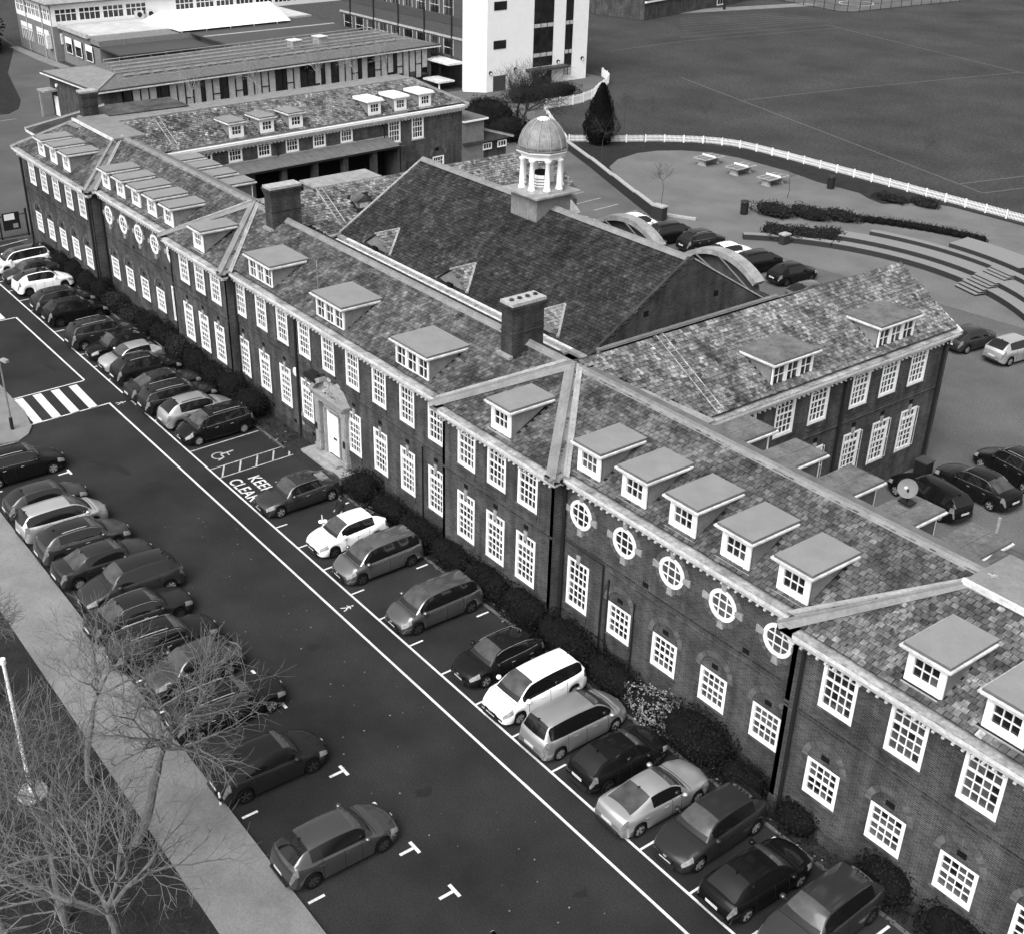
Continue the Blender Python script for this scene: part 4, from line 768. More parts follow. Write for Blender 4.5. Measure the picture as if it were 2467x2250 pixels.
q0, q1 = fw_(8.9, -0.3, H+0.5), fw_(8.9, -3.1, H+2.05); ladder(q0, q1, A3, n=14)
# verandah along the wing
mb = MB(); mb.poly([fw_(7.2, 1.95, 5.75), fw_(28.9, 1.95, 5.75), fw_(28.9, 0.0, 6.18), fw_(7.2, 0.0, 6.18)], LEAD_D); mb.box(fw_, 7.2, 28.9, 1.8, 1.98, 5.58, 5.74, BLACK); mb.box(fw_, 7.2, 28.9, 0.001, 0.12, 6.16, 6.24, LEAD_L)
for k in range(14): mb.tube(fw_(8.0+1.55*k, 1.95, 5.77), fw_(8.0+1.55*k, 0.02, 6.2), 0.018, 0.018, LEAD_D, 4)
vo = mb.build('verandah_roof', B)
for k in range(6): t = MB(); a = 14.1+3.0*k; t.box(fw_, a, a+0.5, 1.25, 1.75, 0, 5.6, BRICK); t.build('verandah_pillar', B)
mb = MB(); mb.box(fw_, 7.2, 28.9, -0.001+0.01, 0.03, 0.2, 5.4, DARK); mb.box(fw_, 28.7, 28.95, 0, 1.8, 0, 5.6, BRICK); mb.build('verandah_back', B)  # near-black sheet on the wall paints in the shade behind the pillars
for a, z in ((17.8, 6.2), (28.55, 0)): mb = MB(); mb.tube(fw_(a, 0.12, z), fw_(a, 0.12, 7.3), 0.07, 0.07, BLACK); mb.box(fw_, a-0.2, a+0.2, 0.05, 0.3, 7.1, 7.3, BLACK); mb.build('downpipe', B)
# small annexe at the wing's end
mb = MB(); fa = Fr(fw_(37.3, 0, 0), A3, D3); mb.box(fa, 0.01, 2.6, -3.2, 0, 0, 6.2, GREYB); mb.box(fa, 0.01, 2.9, -3.4, 0.3, 6.2, 6.35, WHITE); mb.box(fa, 0.01, 2.8, -3.3, 0.2, 6.35, 6.42, LEAD_D); mb.box(fa, 0.01, 5.6, -5, -0.3, 0, 4.0, BRICK); mb.build('annexe_wall', B)
mb = MB(); mb.poly([fa(0.01, 0.3, 4.1), fa(6.2, 0.1, 4.1), fa(0.01, -2.6, 5.9)], SLATE_D); mb.poly([fa(6.2, 0.1, 4.1), fa(6.2, -5.2, 4.1), fa(0.01, -2.6, 5.9)], SLATE_D); ao = mb.build('annexe_roof', B); ridge(B, fa(6.2, 0.1, 4.15), fa(0.01, -2.6, 5.95), 0.1)
for a in (2.5, 4.3): sash(B, fa, a, 3.3, 1.1, 0.62, 3, 1, sill=False, fw=0.1, depth=-0.31+0.35)
# hip at the far-left corner
mb = MB(); mb.box(ID, -52.0, -46.76, 2.1, 12, 0, H-0.2, BRICK); mb.build('corner_block_wall', B)
mb = MB(); mb.box(ID, -52.45, -46.8, 1.65, 1.9, H-0.2, H, WHITEW); mb.box(ID, -52.45, -52.2, 1.65, 12.4, H-0.2, H, WHITEW); mb.build('cornice', B)
mb = MB(); mb.poly([(-52.4, 1.7, H), (-46.0, 1.7, H), (-43.2, 4.6, RZ-0.1), (-47.0, 6.8, RZ-0.1)], SLATE_D); mb.poly([(-52.4, 12.4, H), (-52.4, 1.7, H), (-47.0, 6.8, RZ-0.1), (-47.0, 12.4, RZ-0.1)], SLATE_D); mb.poly([(-47, 12.4, RZ-0.1), (-47, 6.8, RZ-0.1), (-43.2, 4.6, RZ-0.1), (-43.0, 12.4, RZ-0.1)], SLATE); mb.build('roof_slope', B)
ridge(B, (-52.4, 1.7, H+0.03), (-47, 6.8, RZ-0.05), 0.12); wall(B, frXn(-46.75), -0.7, 8, 0, H-0.2, [])
# satellite dish on a rear dormer is a thing of its own
d = empty('satellite_dish', (30.2, 6.0, 9.75), 'round mesh satellite dish mounted on a rear flat dormer roof', 'satellite dish')
t = MB(); dn = Vector((0.35, -0.75, 0.45)).normalized(); dx_ = dn.orthogonal().normalized(); dy_ = dn.cross(dx_); c0 = Vector((0.35, 0.15, 0.62))
for j in range(5):
    r0, r1 = 0.072*j, 0.072*(j+1)
    for i in range(20):
        t0, t1 = 2*math.pi*i/20, 2*math.pi*(i+1)/20; P = lambda r, a: c0+dx_*r*math.cos(a)+dy_*r*math.sin(a)+dn*(r*r*0.45-0.12)
        t.poly([P(r0, t0), P(r1, t0), P(r1, t1), P(r0, t1)] if j else [P(0, 0), P(r1, t0), P(r1, t1)], DISH)
t.build('dish', d); t = MB(); t.tube((0.35, 0.3, 0), (0.35, 0.2, 0.55), 0.04, 0.04, BLACK); t.tube(c0, c0+dn*0.5, 0.018, 0.018, BLACK); t.box(ID, 0.1, 0.6, 0.1, 0.5, -0.02, 0.05, BLACK); t.build('mount', d); t = MB(); t.tube(c0+dn*0.48, c0+dn*0.6, 0.06, 0.05, WHITE); t.build('receiver', d)
mb = MB(); mb.tube((33.3, 7.8, 8.6), (33.3, 7.8, 9.9), 0.06, 0.06, LEAD_L, 10); mb.build('vent_pipe', B)
mb = MB(); mb.tube((-1.6, 0.35, 8.3), (-1.6, 0.35, 11.0), 0.02, 0.015, LEAD_L); mb.build('aerial', B)
# ================================================================== OTHER BUILDINGS
# white tower
T = empty('stair_tower', (-80, 73, 0), 'tall white rendered tower with a full-height dark glazed strip above its entrance', 'building'); To = Vector((80, -73, 0))
def ofr(fr, off): return Fr(fr.o+off, fr.A, fr.D)
ft = ofr(frX(-73.0), To)
mb = MB(); pts = [(-73, 65.4), (-73, 81.8), (-86, 81.8), (-86, 66.5), (-76.9, 65.5), (-76.6, 64.3), (-75.2, 63.4)]
mb.prism([(x+80, y-73, 0) for x, y in pts], (0, 0, 16), RENDER); mb.build('wall', T)
for a0, a1, bands in ((72.8, 75.9, ((2.3, 3.4), (4.05, 6.95), (7.5, 11), (11.6, 15))), (78.0, 79.15, ((0.75, 1.9), (2.0, 3.3), (4.0, 6.95), (7.5, 11), (11.6, 15)))):
    m = MB(); m.box(ft, a0-0.05, a1+0.05, 0.0, 0.03, bands[0][0], 15, BLACK); o = m.build('glazed_strip', T)
    for z0, z1 in bands: t = MB(); t.box(ft, a0, a1, 0.03, 0.045, z0, z1, GLASS if not (a0 > 77 and z0 < 1) else CURT); t.build('pane', o)
    for k in (range(1, 3) if a1-a0 > 2 else range(1, 2)): t = MB(); n = 3 if a1-a0 > 2 else 2; x = a0+(a1-a0)*k/n; t.box(ft, x-0.04, x+0.04, 0.045, 0.09, bands[0][0], 15, BLACK); t.build('mullion', o)
    for z in (3.42, 6.97, 11.02): t = MB(); t.box(ft, a0, a1, 0.046, 0.06, z+0.05, z+0.5, CURT); t.build('spandrel', o)
for z in (5.05, 9.6): m = MB(); m.box(ft, 66.42, 68.36, 0.0, 0.05, z, z+1.0, BLACK); o = m.build('window', T); t = MB(); t.box(ft, 66.52, 68.26, 0.05, 0.06, z+0.1, z+0.9, GLASS); t.build('pane', o)
m = MB(); m.box(ft, 66.45, 68.4, 0.0, 0.05, 0, 1.85, PANEL_D); m.build('door', T)
m = MB(); m.box(ft, 72.7, 75.9, 0.0, 0.06, 0, 2.0, BLACK); o = m.build('entrance_door', T)
for k, (a, z) in enumerate(((73.2, 1.5), (74.1, 1.5), (74.4, 1.1), (73.8, 0.95), (74.7, 1.35))): t = MB(); t.box(ft, a, a+0.35, 0.06, 0.07, z, z+0.35, CURT); t.build('notice', o)
m = MB(); m.box(ft, 71.6, 78.0, 0.0, 1.3, 1.95, 2.2, PANEL_D); m.tube(ft(71.8, 1.1, 0), ft(71.8, 1.1, 1.95), 0.07, 0.07, LEAD); m.build('entrance_canopy', T)
for a, z in ((66.0, 2.3), (69.9, 2.35), (76.9, 2.6), (81.0, 2.6)): m = MB(); m.tube(ft(a, 0, z), ft(a, 0.18, z), 0.24, 0.22, BLACK, 14); m.tube(ft(a, 0.18, z-0.08), ft(a, 0.2, z-0.08), 0.14, 0.14, WHITE, 10); m.build('wall_lamp', T)
m = MB(); m.tube((80-75.1, 64.1-73, 2.0), (80-74.8, 63.9-73, 2.0), 0.2, 0.2, BLACK, 10); m.tube((80-74.4, 64.9-73, 2.0), (80-74.1, 64.7-73, 2.0), 0.2, 0.2, BLACK, 10); m.build('floodlight', T)
# long brick classroom block left of the tower
K = empty('brick_classroom_block', (-90, 70, 0), 'tall dark brick classroom block with pale concrete bands beside the white tower', 'building'); Ko = Vector((90, -70, 0)); fk = ofr(frY(64.62), Ko)
wins = []
for k in range(9):
    x = -105.5+3.05*k; wins += [(x, 3.6, 2.1, 1.9), (x, 8.4, 2.1, 2.0), (x, 12.6, 2.1, 2)]
wins += [(-79.6, 1.0, 2.4, 2.2)]
wall(K, fk, -106.5, -76.2, -1, 15.5, wins, GREYD); mb = MB(); mb.box(fk, -106.5, -76.2, 0.0, 0.08, -1, 3.4, BRICK); mb.box(fk, -106.5, -76.2, 0.0, 0.05, 7.35, 8.3, PANEL_D); mb.box(fk, -106.5, -76.2, 0, 0.12, 5.7, 5.95, CEMENT); mb.build('band', K)
for h in wins[:-1]:
    m = MB(); a, z, w_, hh = h
    for q in (0, 0.33, 0.66, 1.0): m.box(fk, a+q*w_-0.05, a+q*w_+0.05, -0.1, 0.02, z, z+hh, CURT if q in (0, 1.0) else BLACK)
    m.box(fk, a, a+w_, -0.1, 0.01, z+hh*0.45, z+hh*0.45+0.08, CURT); o = m.build('window', K); t = MB(); t.box(fk, a, a+w_, -0.09, -0.06, z, z+hh, GLASS if rng.random() < 0.5 else GLASS_L); t.build('pane', o)
for k in range(5): m = MB(); m.tube(fk(-103.6+6.1*k, 0.15, 0), fk(-103.6+6.1*k, 0.15, 15), 0.09, 0.09, BLACK); m.build('downpipe', K)
m = MB(); m.prism([(-106.5+90, 64.85-70, 0-1), (-76.2+90, 64.85-70, -1), (-76.2+90, 80-70, -1), (-106.5+90, 80-70, -1)], (0, 0, 16.5), BRICK); m.build('side_wall', K)
m = MB(); m.box(fk, -82, -76.6, 0, 2.4, 3.0, 3.25, WHITEW); m.box(fk, -81.5, -76.6, 0.02, 0.1, 0, 3.0, BLACK); m.box(fk, -80.6, -77, 1.2, 3.6, 0.9, 1.1, WHITEW); m.tube(fk(-77.4, 3.3, 0), fk(-77.4, 3.3, 0.9), 0.1, 0.1, WHITE); m.build('porch_canopy', K)
# black and white block in the distance
N = empty('striped_office_block', (-140, 80, 0), 'distant block clad in alternating dark and white panels, top centre', 'building'); No = Vector((140, -80, 0))
fn, fn2 = ofr(frY(71), No), ofr(frX(-130), No)
for f, a0, a1 in ((fn, -150, -130), (fn2, 71, 92)):
    m = MB(); m.box(f, a0, a1, -0.5, 0, -4, 9, PANEL_D); m.build('wall', N)
    for z0, z1 in ((-1.4, 0.35), (2.05, 4.0), (6.0, 7.8)):
        m = MB(); m.box(f, a0, a1, 0.0, 0.06, z0, z1, RENDER); o = m.build('white_band', N)
        x = a0+0.8
        while x < a1-1: t = MB(); t.box(f, x, x+1.1, 0.06, 0.09, z0, z1, GLASS); t.build('window', o); x += 3.1 if f is fn2 else 2.2
m = MB(); m.box(ID, -10, 10, -9, 12, 8.8, 9, LEAD); m.build('roof', N)
# top left: white two-storey block
A_ = empty('white_panelled_block', (-130, 45, 0), 'two-storey block with white window band over grey ground floor, top left', 'building'); Ao = Vector((130, -45, 0))
fs, ff = ofr(frY(28.8), Ao), ofr(frX(-123), Ao)
gl = [(-136.6, 1.4, 4.6, 2.4), (-130.0, 1.4, 4.8, 2.4)]; ul = [(-137.6+1.62*k, 5.2, 1.35, 1.45) for k in range(9)]
wall(A_, fs, -138, -123, 0, 4.6, gl, GREYB); wall(A_, fs, -138, -123, 4.6, 7.4, ul, RENDER)
ug = [(29.3+3.4*k, 5.2, 3.0, 1.5) for k in range(4)]+[(47+3.2*k, 5.2, 2.8, 1.5) for k in range(10)]; lg = [(31.0, 1.6, 3.2, 2.2), (36, 1.6, 3.0, 2.2)]
wall(A_, ff, 28.8, 80, 0, 4.6, lg, GREYB); wall(A_, ff, 28.8, 80, 4.6, 7.4, ug, RENDER)
for f, hs, n in ((fs, gl, 6), (fs, ul, 2), (ff, ug, 4), (ff, lg, 5)):
    for h in hs:
        m = MB(); a, z, w_, hh = h
        for q in range(n+1): m.box(f, a+q*w_/n-0.05, a+q*w_/n+0.05, -0.1, 0.02, z, z+hh, WHITE)
        m.box(f, a, a+w_, -0.1, 0.03, z+hh*0.6, z+hh*0.6+0.1, WHITE)
        if hh > 2: m.box(f, a, a+w_, -0.1, 0.0, z+hh*0.72, z+hh, WHITE)
        o = m.build('window', A_); t = MB(); t.box(f, a, a+w_, -0.09, -0.06, z, z+hh, GLASS); t.build('pane', o)
m = MB(); m.box(ID, -8.9, 7.8, -17.1, 35, 7.4, 7.6, LEAD_D); m.build('eaves', A_); m = MB(); z = 7.6
m.poly([(-8.9, -17.1, z), (7.8, -17.1, z), (2.5, -12, 8.6), (-3.5, -12, 8.6)], LEAD_L); m.poly([(7.8, -17.1, z), (7.8, 35, z), (2.5, 35, 8.6), (2.5, -12, 8.6)], LEAD_L); m.build('roof', A_)
for a in (-133.6, -127, -123.2): m = MB(); m.tube(fs(a, 0.1, 0), fs(a, 0.1, 7.4), 0.09, 0.09, CEMENT); m.build('downpipe', A_)
for a in (40.6, 42.3): m = MB(); m.box(ff, a, a+1.2, 0.0, 0.6, 4.75, 5.75, WHITEW); m.tube(ff(a+0.6, 0.6, 5.25), ff(a+0.6, 0.63, 5.25), 0.36, 0.36, BLACK, 16); m.build('air_conditioner', A_)
m = MB(); m.box(fs, -124.9, -124.1, 0.1, 0.7, 1.6, 3.4, WHITEW); m.box(ff, 29.6, 30.6, 0.01, 0.5, 2.3, 3.7, WHITEW); m.build('wall_cabinet', A_)
# low podium roofs between
Q = empty('single_storey_link', (-110, 45, 0), 'low flat-roofed link with a dark and a pale roof behind the pipe-topped block', 'building'); Qo = Vector((110, -45, 0))
m = MB(); m.box(ID, -12.7, 1, -15.2, -1, 0, 4.5, GREYB); m.box(ID, -12.7, 12, -1, 17, 0, 4.3, GREYB); m.build('wall', Q)
m = MB(); m.box(ID, -12.8, -2.2, -15.6, 18, 4.5, 4.72, PALER); m.box(ID, -12.8, -2.0, -15.7, -15.4, 4.45, 4.95, CEMENT); m.build('pale_roof', Q)
m = MB(); m.box(ID, -2.2, 14, -2.4, 17.5, 4.30, 4.5, PANEL_D); m.box(ID, -2.2, 8, -15.2, -2.6, 3.6, 3.8, PANEL_D); m.box(ID, 5.0, 5.5, -2.4, 17.5, 4.5, 4.56, CEMENT); m.box(ID, -2.4, -1.9, -15.6, 18, 4.5, 4.75, CEMENT); m.build('dark_roof', Q)
m = MB(); fq2 = ofr(frY(29.7), Qo)
for a in (-121, -117.5, -113.6): m.box(fq2, a, a+2.4, 0.12, 0.15, 1.5, 3.6, WHITE); m.box(fq2, a+0.15, a+2.25, 0.15, 0.16, 1.6, 2.8, GLASS)
m.build('window', Q)
m = MB(); m.prism([(-11, -4, 4.75), (1, -4, 4.75), (-5, -4, 6.6)], (0, 17, 0), WHITE); m.build('white_canopy_roof', Q)
for k in range(5): m = MB(); m.tube((0.8, -3.5+3.6*k, 0), (0.8, -3.5+3.6*k, 4.75), 0.08, 0.08, WHITE); m.build('canopy_post', Q)
# flat roofed block with pipe rails, turned 3.8 degrees
S = empty('flat_roofed_block', (-77.6, 18, 0), 'long single-storey flat-roofed block with pipe rails on its metal roof', 'building', rz=R_(3.8)); fS = Fr((-0.7, 0, 0), (0, 1, 0), (1, 0, 0))
m = MB(); m.box(ID, -14, -0.7, 0, 45, 0, 0.9, BRICK); m.box(ID, -14, -0.72, 0, 2.4, 0.9, 4.6, BRICK); m.box(ID, -14, -0.8, 44, 45, 0.9, 4.6, BRICK); m.box(ID, -13.5, -0.95, 2.4, 44, 0.9, 4.6, DARK); m.build('wall', S)
m = MB(); m.box(ID, -14.6, 0.0, -0.8, 46, 4.6, 4.72, WHITEW); m.box(ID, -14.5, -0.1, -0.7, 45.9, 4.72, 4.9, PANEL_D); m.build('eaves', S)
m = MB(); z0, z1 = 4.9, 5.65; x0, x1, y0, y1 = -14.4, -0.2, -0.6, 45.8
m.poly([(x1, y0, z0), (x1, y1, z0), (-4.2, y1-4, z1), (-4.2, 3.6, z1)], LEAD_D); m.poly([(x0, y0, z0), (x1, y0, z0), (-4.2, 3.6, z1), (-10, 3.6, z1)], LEAD); m.poly([(x1, y1, z0), (x0, y1, z0), (-10, y1-4, z1), (-4.2, y1-4, z1)], LEAD); m.poly([(x0, y1, z0), (x0, y0, z0), (-10, 3.6, z1), (-10, y1-4, z1)], LEAD_D); m.poly([(-4.2, 3.6, z1), (-4.2, y1-4, z1), (-10, y1-4, z1), (-10, 3.6, z1)], LEAD_D)
for k in range(60): y = 2.2+0.7*k; m.tube((x1, y, z0+0.03), (-4.2, min(max(y, 3.6), y1-4), z1+0.03), 0.02, 0.02, LEAD, 4)
m.build('metal_roof', S); m = MB(); m.tube((x1, y0, z0+0.02), (-4.2, 3.6, z1+0.04), 0.13, 0.13, LEAD_L, 5); m.build('roof_hip', S)
for i, (x, z) in enumerate(((-2.4, 5.6), (-4.0, 6.0), (-5.6, 6.1), (-7.4, 6.15), (-9.2, 6.2))):
    m = MB(); ya = 3.0+0.4*i; yb = 42.5-0.3*i
    for dz in (0, 0.34): m.tube((x, ya, z+dz-0.3), (x, yb, z+dz-0.3), 0.055, 0.055, LEAD_L, 6)
    y = ya
    while y <= yb: m.tube((x, y, z-0.5), (x, y, z+0.08), 0.04, 0.04, LEAD_L, 5); m.tube((x, y, z-0.3), (x-0.5, y, z-0.45), 0.025, 0.025, LEAD, 4); y += 1.95
    m.build('pipe_rail', S)
m = MB()
for k in range(22): y = 4+1.7*k; m.tube((-3.0, y, 5.5), (-3.0, y+1.2, 5.55), 0.17, 0.17, LEAD, 7)
m.build('solar_tube', S)
for x, y in ((-6.2, 27), (-6.6, 31)): m = MB(); m.box(ID, x, x+1.4, y, y+1.2, 5.5, 6.5, LEAD_L); m.box(ID, x-0.1, x+1.5, y-0.1, y+1.3, 6.5, 6.6, WHITEW); m.build('roof_box', S)
y = 2.6; k = 0
while y < 43.5:
    w_ = 0.95; o = None
    if k % 5 == 4: m = MB(); m.box(fS, y, y+0.35, -0.1, 0.1, 0.9, 4.6, BLACK); m.build('column', S); y += 0.45
    m = MB(); m.box(fS, y, y+0.07, -0.1, 0.04, 0.9, 4.6, BLACK); m.box(fS, y, y+w_, -0.1, 0.03, 4.45, 4.6, BLACK); m.box(fS, y, y+w_, -0.1, 0.03, 0.9, 1.05, BLACK)
    if k % 3 == 1: m.box(fS, y, y+w_, -0.1, 0.035, 2.7, 2.8, BLACK)
    o = m.build('window', S); t = MB(); dk = rng.random() < 0.22
    zb_ = rng.choice((1.1, 1.1, 1.9, 2.2)); t.box(fS, y+0.07, y+w_, -0.08, -0.05, 1.05, 4.45, GLASS)
    if not dk: t.box(fS, y+0.09, y+w_-0.02, -0.05, -0.03, zb_, 4.4, CURT)
    t.build('pane', o); y += w_+0.04; k += 1
m = MB(); m.box(ID, -14.2, -12.2, -1.6, 0, 2.9, 3.1, LEAD_L); m.box(ID, -14.0, -13.8, -1.5, -1.3, 0, 2.9, LEAD_L); m.box(ID, -13.3, -12.3, -0.05, -0.01, 0.1, 2.3, WHITE); m.build('side_porch', S)
m = MB(); m.tube((-12.0, -0.02, 3.6), (-12.0, -0.2, 3.6), 0.2, 0.2, WHITE, 12); m.build('wall_lamp', S)
# low brick building beyond the running track
V = empty('low_brick_pavilion', (-116, 150, 0), 'long low brick building with white framed windows at the far edge of the field', 'building', rz=R_(11.5)); fv = Fr((6, 0, 0), (0, 1, 0), (1, 0, 0))
m = MB(); m.box(ID, -8, 6, -30, 11, 0, 4.2, BRICK); m.build('wall', V); m = MB(); m.box(ID, -8.5, 6.6, -30.5, 11.5, 4.2, 4.5, PANEL_D); m.box(ID, 6.0, 6.3, -30, 11, 2.7, 2.95, WHITE); m.build('roof', V)
for a, w_ in ((-7.5, 2.6), (-3.6, 2.4), (1.6, 4.5), (6.6, 2.6)):
    m = MB(); m.box(fv, a, a+w_, 0.0, 0.08, 0.9 if a > -7 else 0.1, 2.5, WHITE); o = m.build('window', V)
    for k in range(3): t = MB(); t.box(fv, a+0.1+k*(w_-0.1)/3, a+(k+1)*(w_-0.1)/3, 0.08, 0.09, 1.0 if a > -7 else 0.3, 2.4, GLASS); t.build('pane', o)
m = MB(); m.tube((9, 10.2, 0), (9, 10.2, 5), 0.2, 0.2, BLACK); m.tube((9, -9.8, 0), (9, -9.8, 5), 0.25, 0.2, BLACK); m.build('post', V)
# ================================================================== CARS
def lerp(a, b, t): return a+(b-a)*t
def interp(x, K):
    if x <= K[0][0]: return K[0][1]
    for (a, p), (b, q) in zip(K[:-1], K[1:]):
        if x <= b: t = (x-a)/(b-a); t = t*t*(3-2*t) if False else t; return p+(q-p)*t
    return K[-1][1]
KIND = {  # L, W, H, hood keys, A(windscreen base), B(roof start), C(roof end), D(rear base), belt rise
    'hatch': (4.20, 1.76, 1.45, 1.02, 1.02, 1.82, 3.20, 3.98, 0.90),
    'small': (4.15, 1.76, 1.50, 0.95, 0.98, 1.75, 3.15, 3.95, 0.94),
    'suv': (4.48, 1.84, 1.60, 1.12, 1.12, 1.90, 3.60, 4.26, 1.02),
    'bigsuv': (4.75, 1.90, 1.70, 1.2, 1.22, 1.95, 4.05, 4.60, 1.08),
    'mpv': (4.50, 1.82, 1.64, 0.82, 0.78, 1.80, 4.00, 4.38, 0.98),
    'sedan': (4.70, 1.82, 1.45, 1.15, 1.22, 1.98, 3.25, 4.10, 0.92),
    'coupe': (4.60, 1.78, 1.40, 1.15, 1.25, 2.05, 3.05, 4.05, 0.90),
    'estate': (4.75, 1.82, 1.50, 1.15, 1.20, 1.92, 4.25, 4.65, 0.93),
}
def boot_kind(k): return k in ('sedan', 'coupe')
PAINTS = {}
def paint(g):
    k = round(g, 3)
    if k not in PAINTS: PAINTS[k] = mat('car_paint_%d' % (len(PAINTS)+1), g if g > 0.7 else (g*1.1 if g > 0.3 else g*0.75), 0.30 if g > 0.3 else 0.18, coat=0.5 if g > 0.7 else 0.15, spec=0.4 if g > 0.05 else 0.12, metal=0.0 if g > 0.7 else (0.75 if g > 0.06 else 0.3), amt=0.05, scale=2, obj=True)
    return PAINTS[k]
def car(label, x, y, yaw, kind, g, rails=False, rim=None, roofglass=False, group=None, trimline=False, seed=0, scale=1.0, open_door=False, name=None):
    L, W, Hh, hd, dA, dB, dC, dD, bz = KIND[kind]; W *= 0.98; hw = W/2; rw = 0.335 if kind in ('suv', 'bigsuv') else 0.315
    PB = paint(g); r = random.Random(seed); rise = r.uniform(-0.3, 1.2) if not boot_kind(kind) else 0.0; L += r.uniform(-0.08, 0.12); W *= r.uniform(0.985, 1.015); Hh += r.uniform(-0.03, 0.03); dB += r.uniform(-0.08, 0.08); dC += r.uniform(-0.15, 0.08); hw = W/2
    nm = name or {'hatch': 'hatchback_car', 'small': 'small_car', 'suv': 'suv_car', 'bigsuv': 'suv_car', 'mpv': 'people_carrier', 'sedan': 'saloon_car', 'coupe': 'coupe_car', 'estate': 'estate_car'}[kind]
    root = empty(nm, (x, y, 0.0), label, 'car', group, rz=yaw)
    boot = kind in ('sedan', 'coupe')
    top = [(0, 0.56), (0.06, 0.68), (0.25, 0.78), (dA*0.75, 0.89 if kind not in ('suv', 'bigsuv', 'mpv') else 0.97), (dA+0.05, bz), (dC, bz+0.08+0.04*rise), (dD, bz+0.12+0.05*rise), (L-0.12, (bz+0.09) if boot else bz-0.0), (L-0.03, 0.72), (L, 0.60)]
    wp = [(0, 0.74), (0.10, 0.84), (0.35, 0.94), (0.9, 1.0), (L-0.9, 1.0), (L-0.3, 0.94), (L-0.06, 0.86), (L, 0.80)]
    wf, wr = 0.86, L-0.88; ar = rw+0.055
    st = sorted(set([0, 0.03, 0.08, 0.16, 0.28]+[wf-ar+ar*2*i/12 for i in range(13)]+[wr-ar+ar*2*i/12 for i in range(13)]+[1.3+0.22*i for i in range(int((wr-ar-1.35)/0.22)+1)]+[L-0.3, L-0.16, L-0.08, L-0.03, L]))
    st = [s_ for i, s_ in enumerate(st) if i == 0 or s_-st[i-1] > 0.012]
    def sect(d):
        w_ = hw*interp(d, wp); zt = interp(d, top); zb = interp(d, [(0, 0.30), (0.1, 0.22), (0.5, 0.20), (L-0.5, 0.20), (L-0.1, 0.26), (L, 0.34)])
        for cw_ in (wf, wr):
            if abs(d-cw_) < ar: zb = max(zb, rw+math.sqrt(max(0, ar*ar-(d-cw_)**2)))
        zs = zt-0.05; rows = [(0.955*w_, zb), (0.985*w_, min(zb+0.05, zs)), (1.0*w_, lerp(zb+0.05, zs, 0.42)), (0.985*w_, lerp(zb+0.05, zs, 0.66)), (0.955*w_, lerp(zb+0.05, zs, 0.9)), (0.90*w_, zs+0.03), (0.72*w_, zt+0.005), (0.4*w_, zt+0.03), (0, zt+0.04)]
        full = rows+[(-a, b) for a, b in rows[-2::-1]]
        out = []
        for yy, zz in full:
            sh = 0.20*(yy/hw)**2*max(0, 1-d/0.8)-0.14*(yy/hw)**2*max(0, 1-(L-d)/0.7)
            rk = 0.05*max(0, (zz-0.5))*max(0, 1-d/0.3)-0.05*max(0, zz-0.5)*max(0, 1-(L-d)/0.3)
            out.append(Vector((L/2-(d+sh+rk), yy, zz)))
        return out
    S = [sect(d) for d in st]; n = len(S[0]); cls = {}
    def add(k, q): cls.setdefault(k, []).append(q)
    for i in range(len(st)-1):
        dm = (st[i]+st[i+1])/2
        for j in range(n-1):
            q = [S[i][j], S[i+1][j], S[i+1][j+1], S[i][j+1]]; jj = min(j, n-2-j); k = 'body'
            if dm < 0.42 and jj in (3, 4) and dm > 0.05: k = 'headlight' + ('+' if j < n/2 else '-')
            elif dm < 0.16 and jj in (6, 7): k = 'body'
            elif L-dm < 0.26 and jj in (3, 4): k = 'tail_light' + ('+' if j < n/2 else '-')
            elif jj == 0 and abs(dm-wf) > ar and abs(dm-wr) > ar and kind in ('suv', 'bigsuv'): k = 'trim'
            add(k, q)
    for e, s in ((0, 1), (len(st)-1, -1)):
        R = S[e]; h = n//2
        for j in range(h): q = [R[j], R[j+1], R[n-2-j], R[n-1-j]]; add('body' if not ((j in (1, 2) and s > 0) or (j == 0 and s < 0)) else 'grille', q if s > 0 else q[::-1])
    # glasshouse ----------------------------------------------------
    gs = [dA+(dB-dA)*i/5 for i in range(6)]+[dB+(dC-dB)*i/8 for i in range(1, 9)]+[dC+(dD-dC)*i/5 for i in range(1, 6)]
    def gsect(d):
        w_ = hw*interp(d, wp); zt = interp(d, top)-0.005; mid = (dB+dC)/2
        roof = Hh-0.085*((d-mid)/((dC-dB)/2+0.3))**2-0.02
        if d < dB: t = (d-dA)/(dB-dA); zr = zt+(Hh-0.07-zt)*math.sin(t*math.pi/2)**1.05 if t > 0 else zt
        elif d > dC: t = (dD-d)/(dD-dC); zr = zt+(interp(dC, [(0, Hh-0.08)])-zt)*(math.sin(t*math.pi/2) if not boot else t**0.9)
        else: zr = roof
        f = max(0.0, (zr-zt)/(Hh-zt)); wb = w_*0.89; wt = lerp(wb*0.93, hw*0.645, f)*(1-0.05*max(0, (d-mid)/(dC-dB)))
        ztop = max(zr, zt+0.012); hgt = ztop-zt
        rows = [(wb, zt-0.02), (lerp(wb, wt, 0.55), zt+hgt*0.5), (wt, zt+hgt*0.90), (wt*0.93, zt+hgt*0.985), (wt*0.5, ztop+0.022*f), (0, ztop+0.03*f)]
        full = rows+[(-a, b) for a, b in rows[-2::-1]]
        o_ = []
        for yy, zz in full:
            bow = 0.16*(yy/hw)**2*(1 if d < dB else 0)*(1-0.6*(d-dA)/(dB-dA)) if d < dB else -0.10*(yy/hw)**2*(1 if d > dC else 0)
            o_.append(Vector((L/2-(d+bow), yy, zz)))
        return o_
    G = [gsect(d) for d in gs]; n = len(G[0]); hatch = not boot
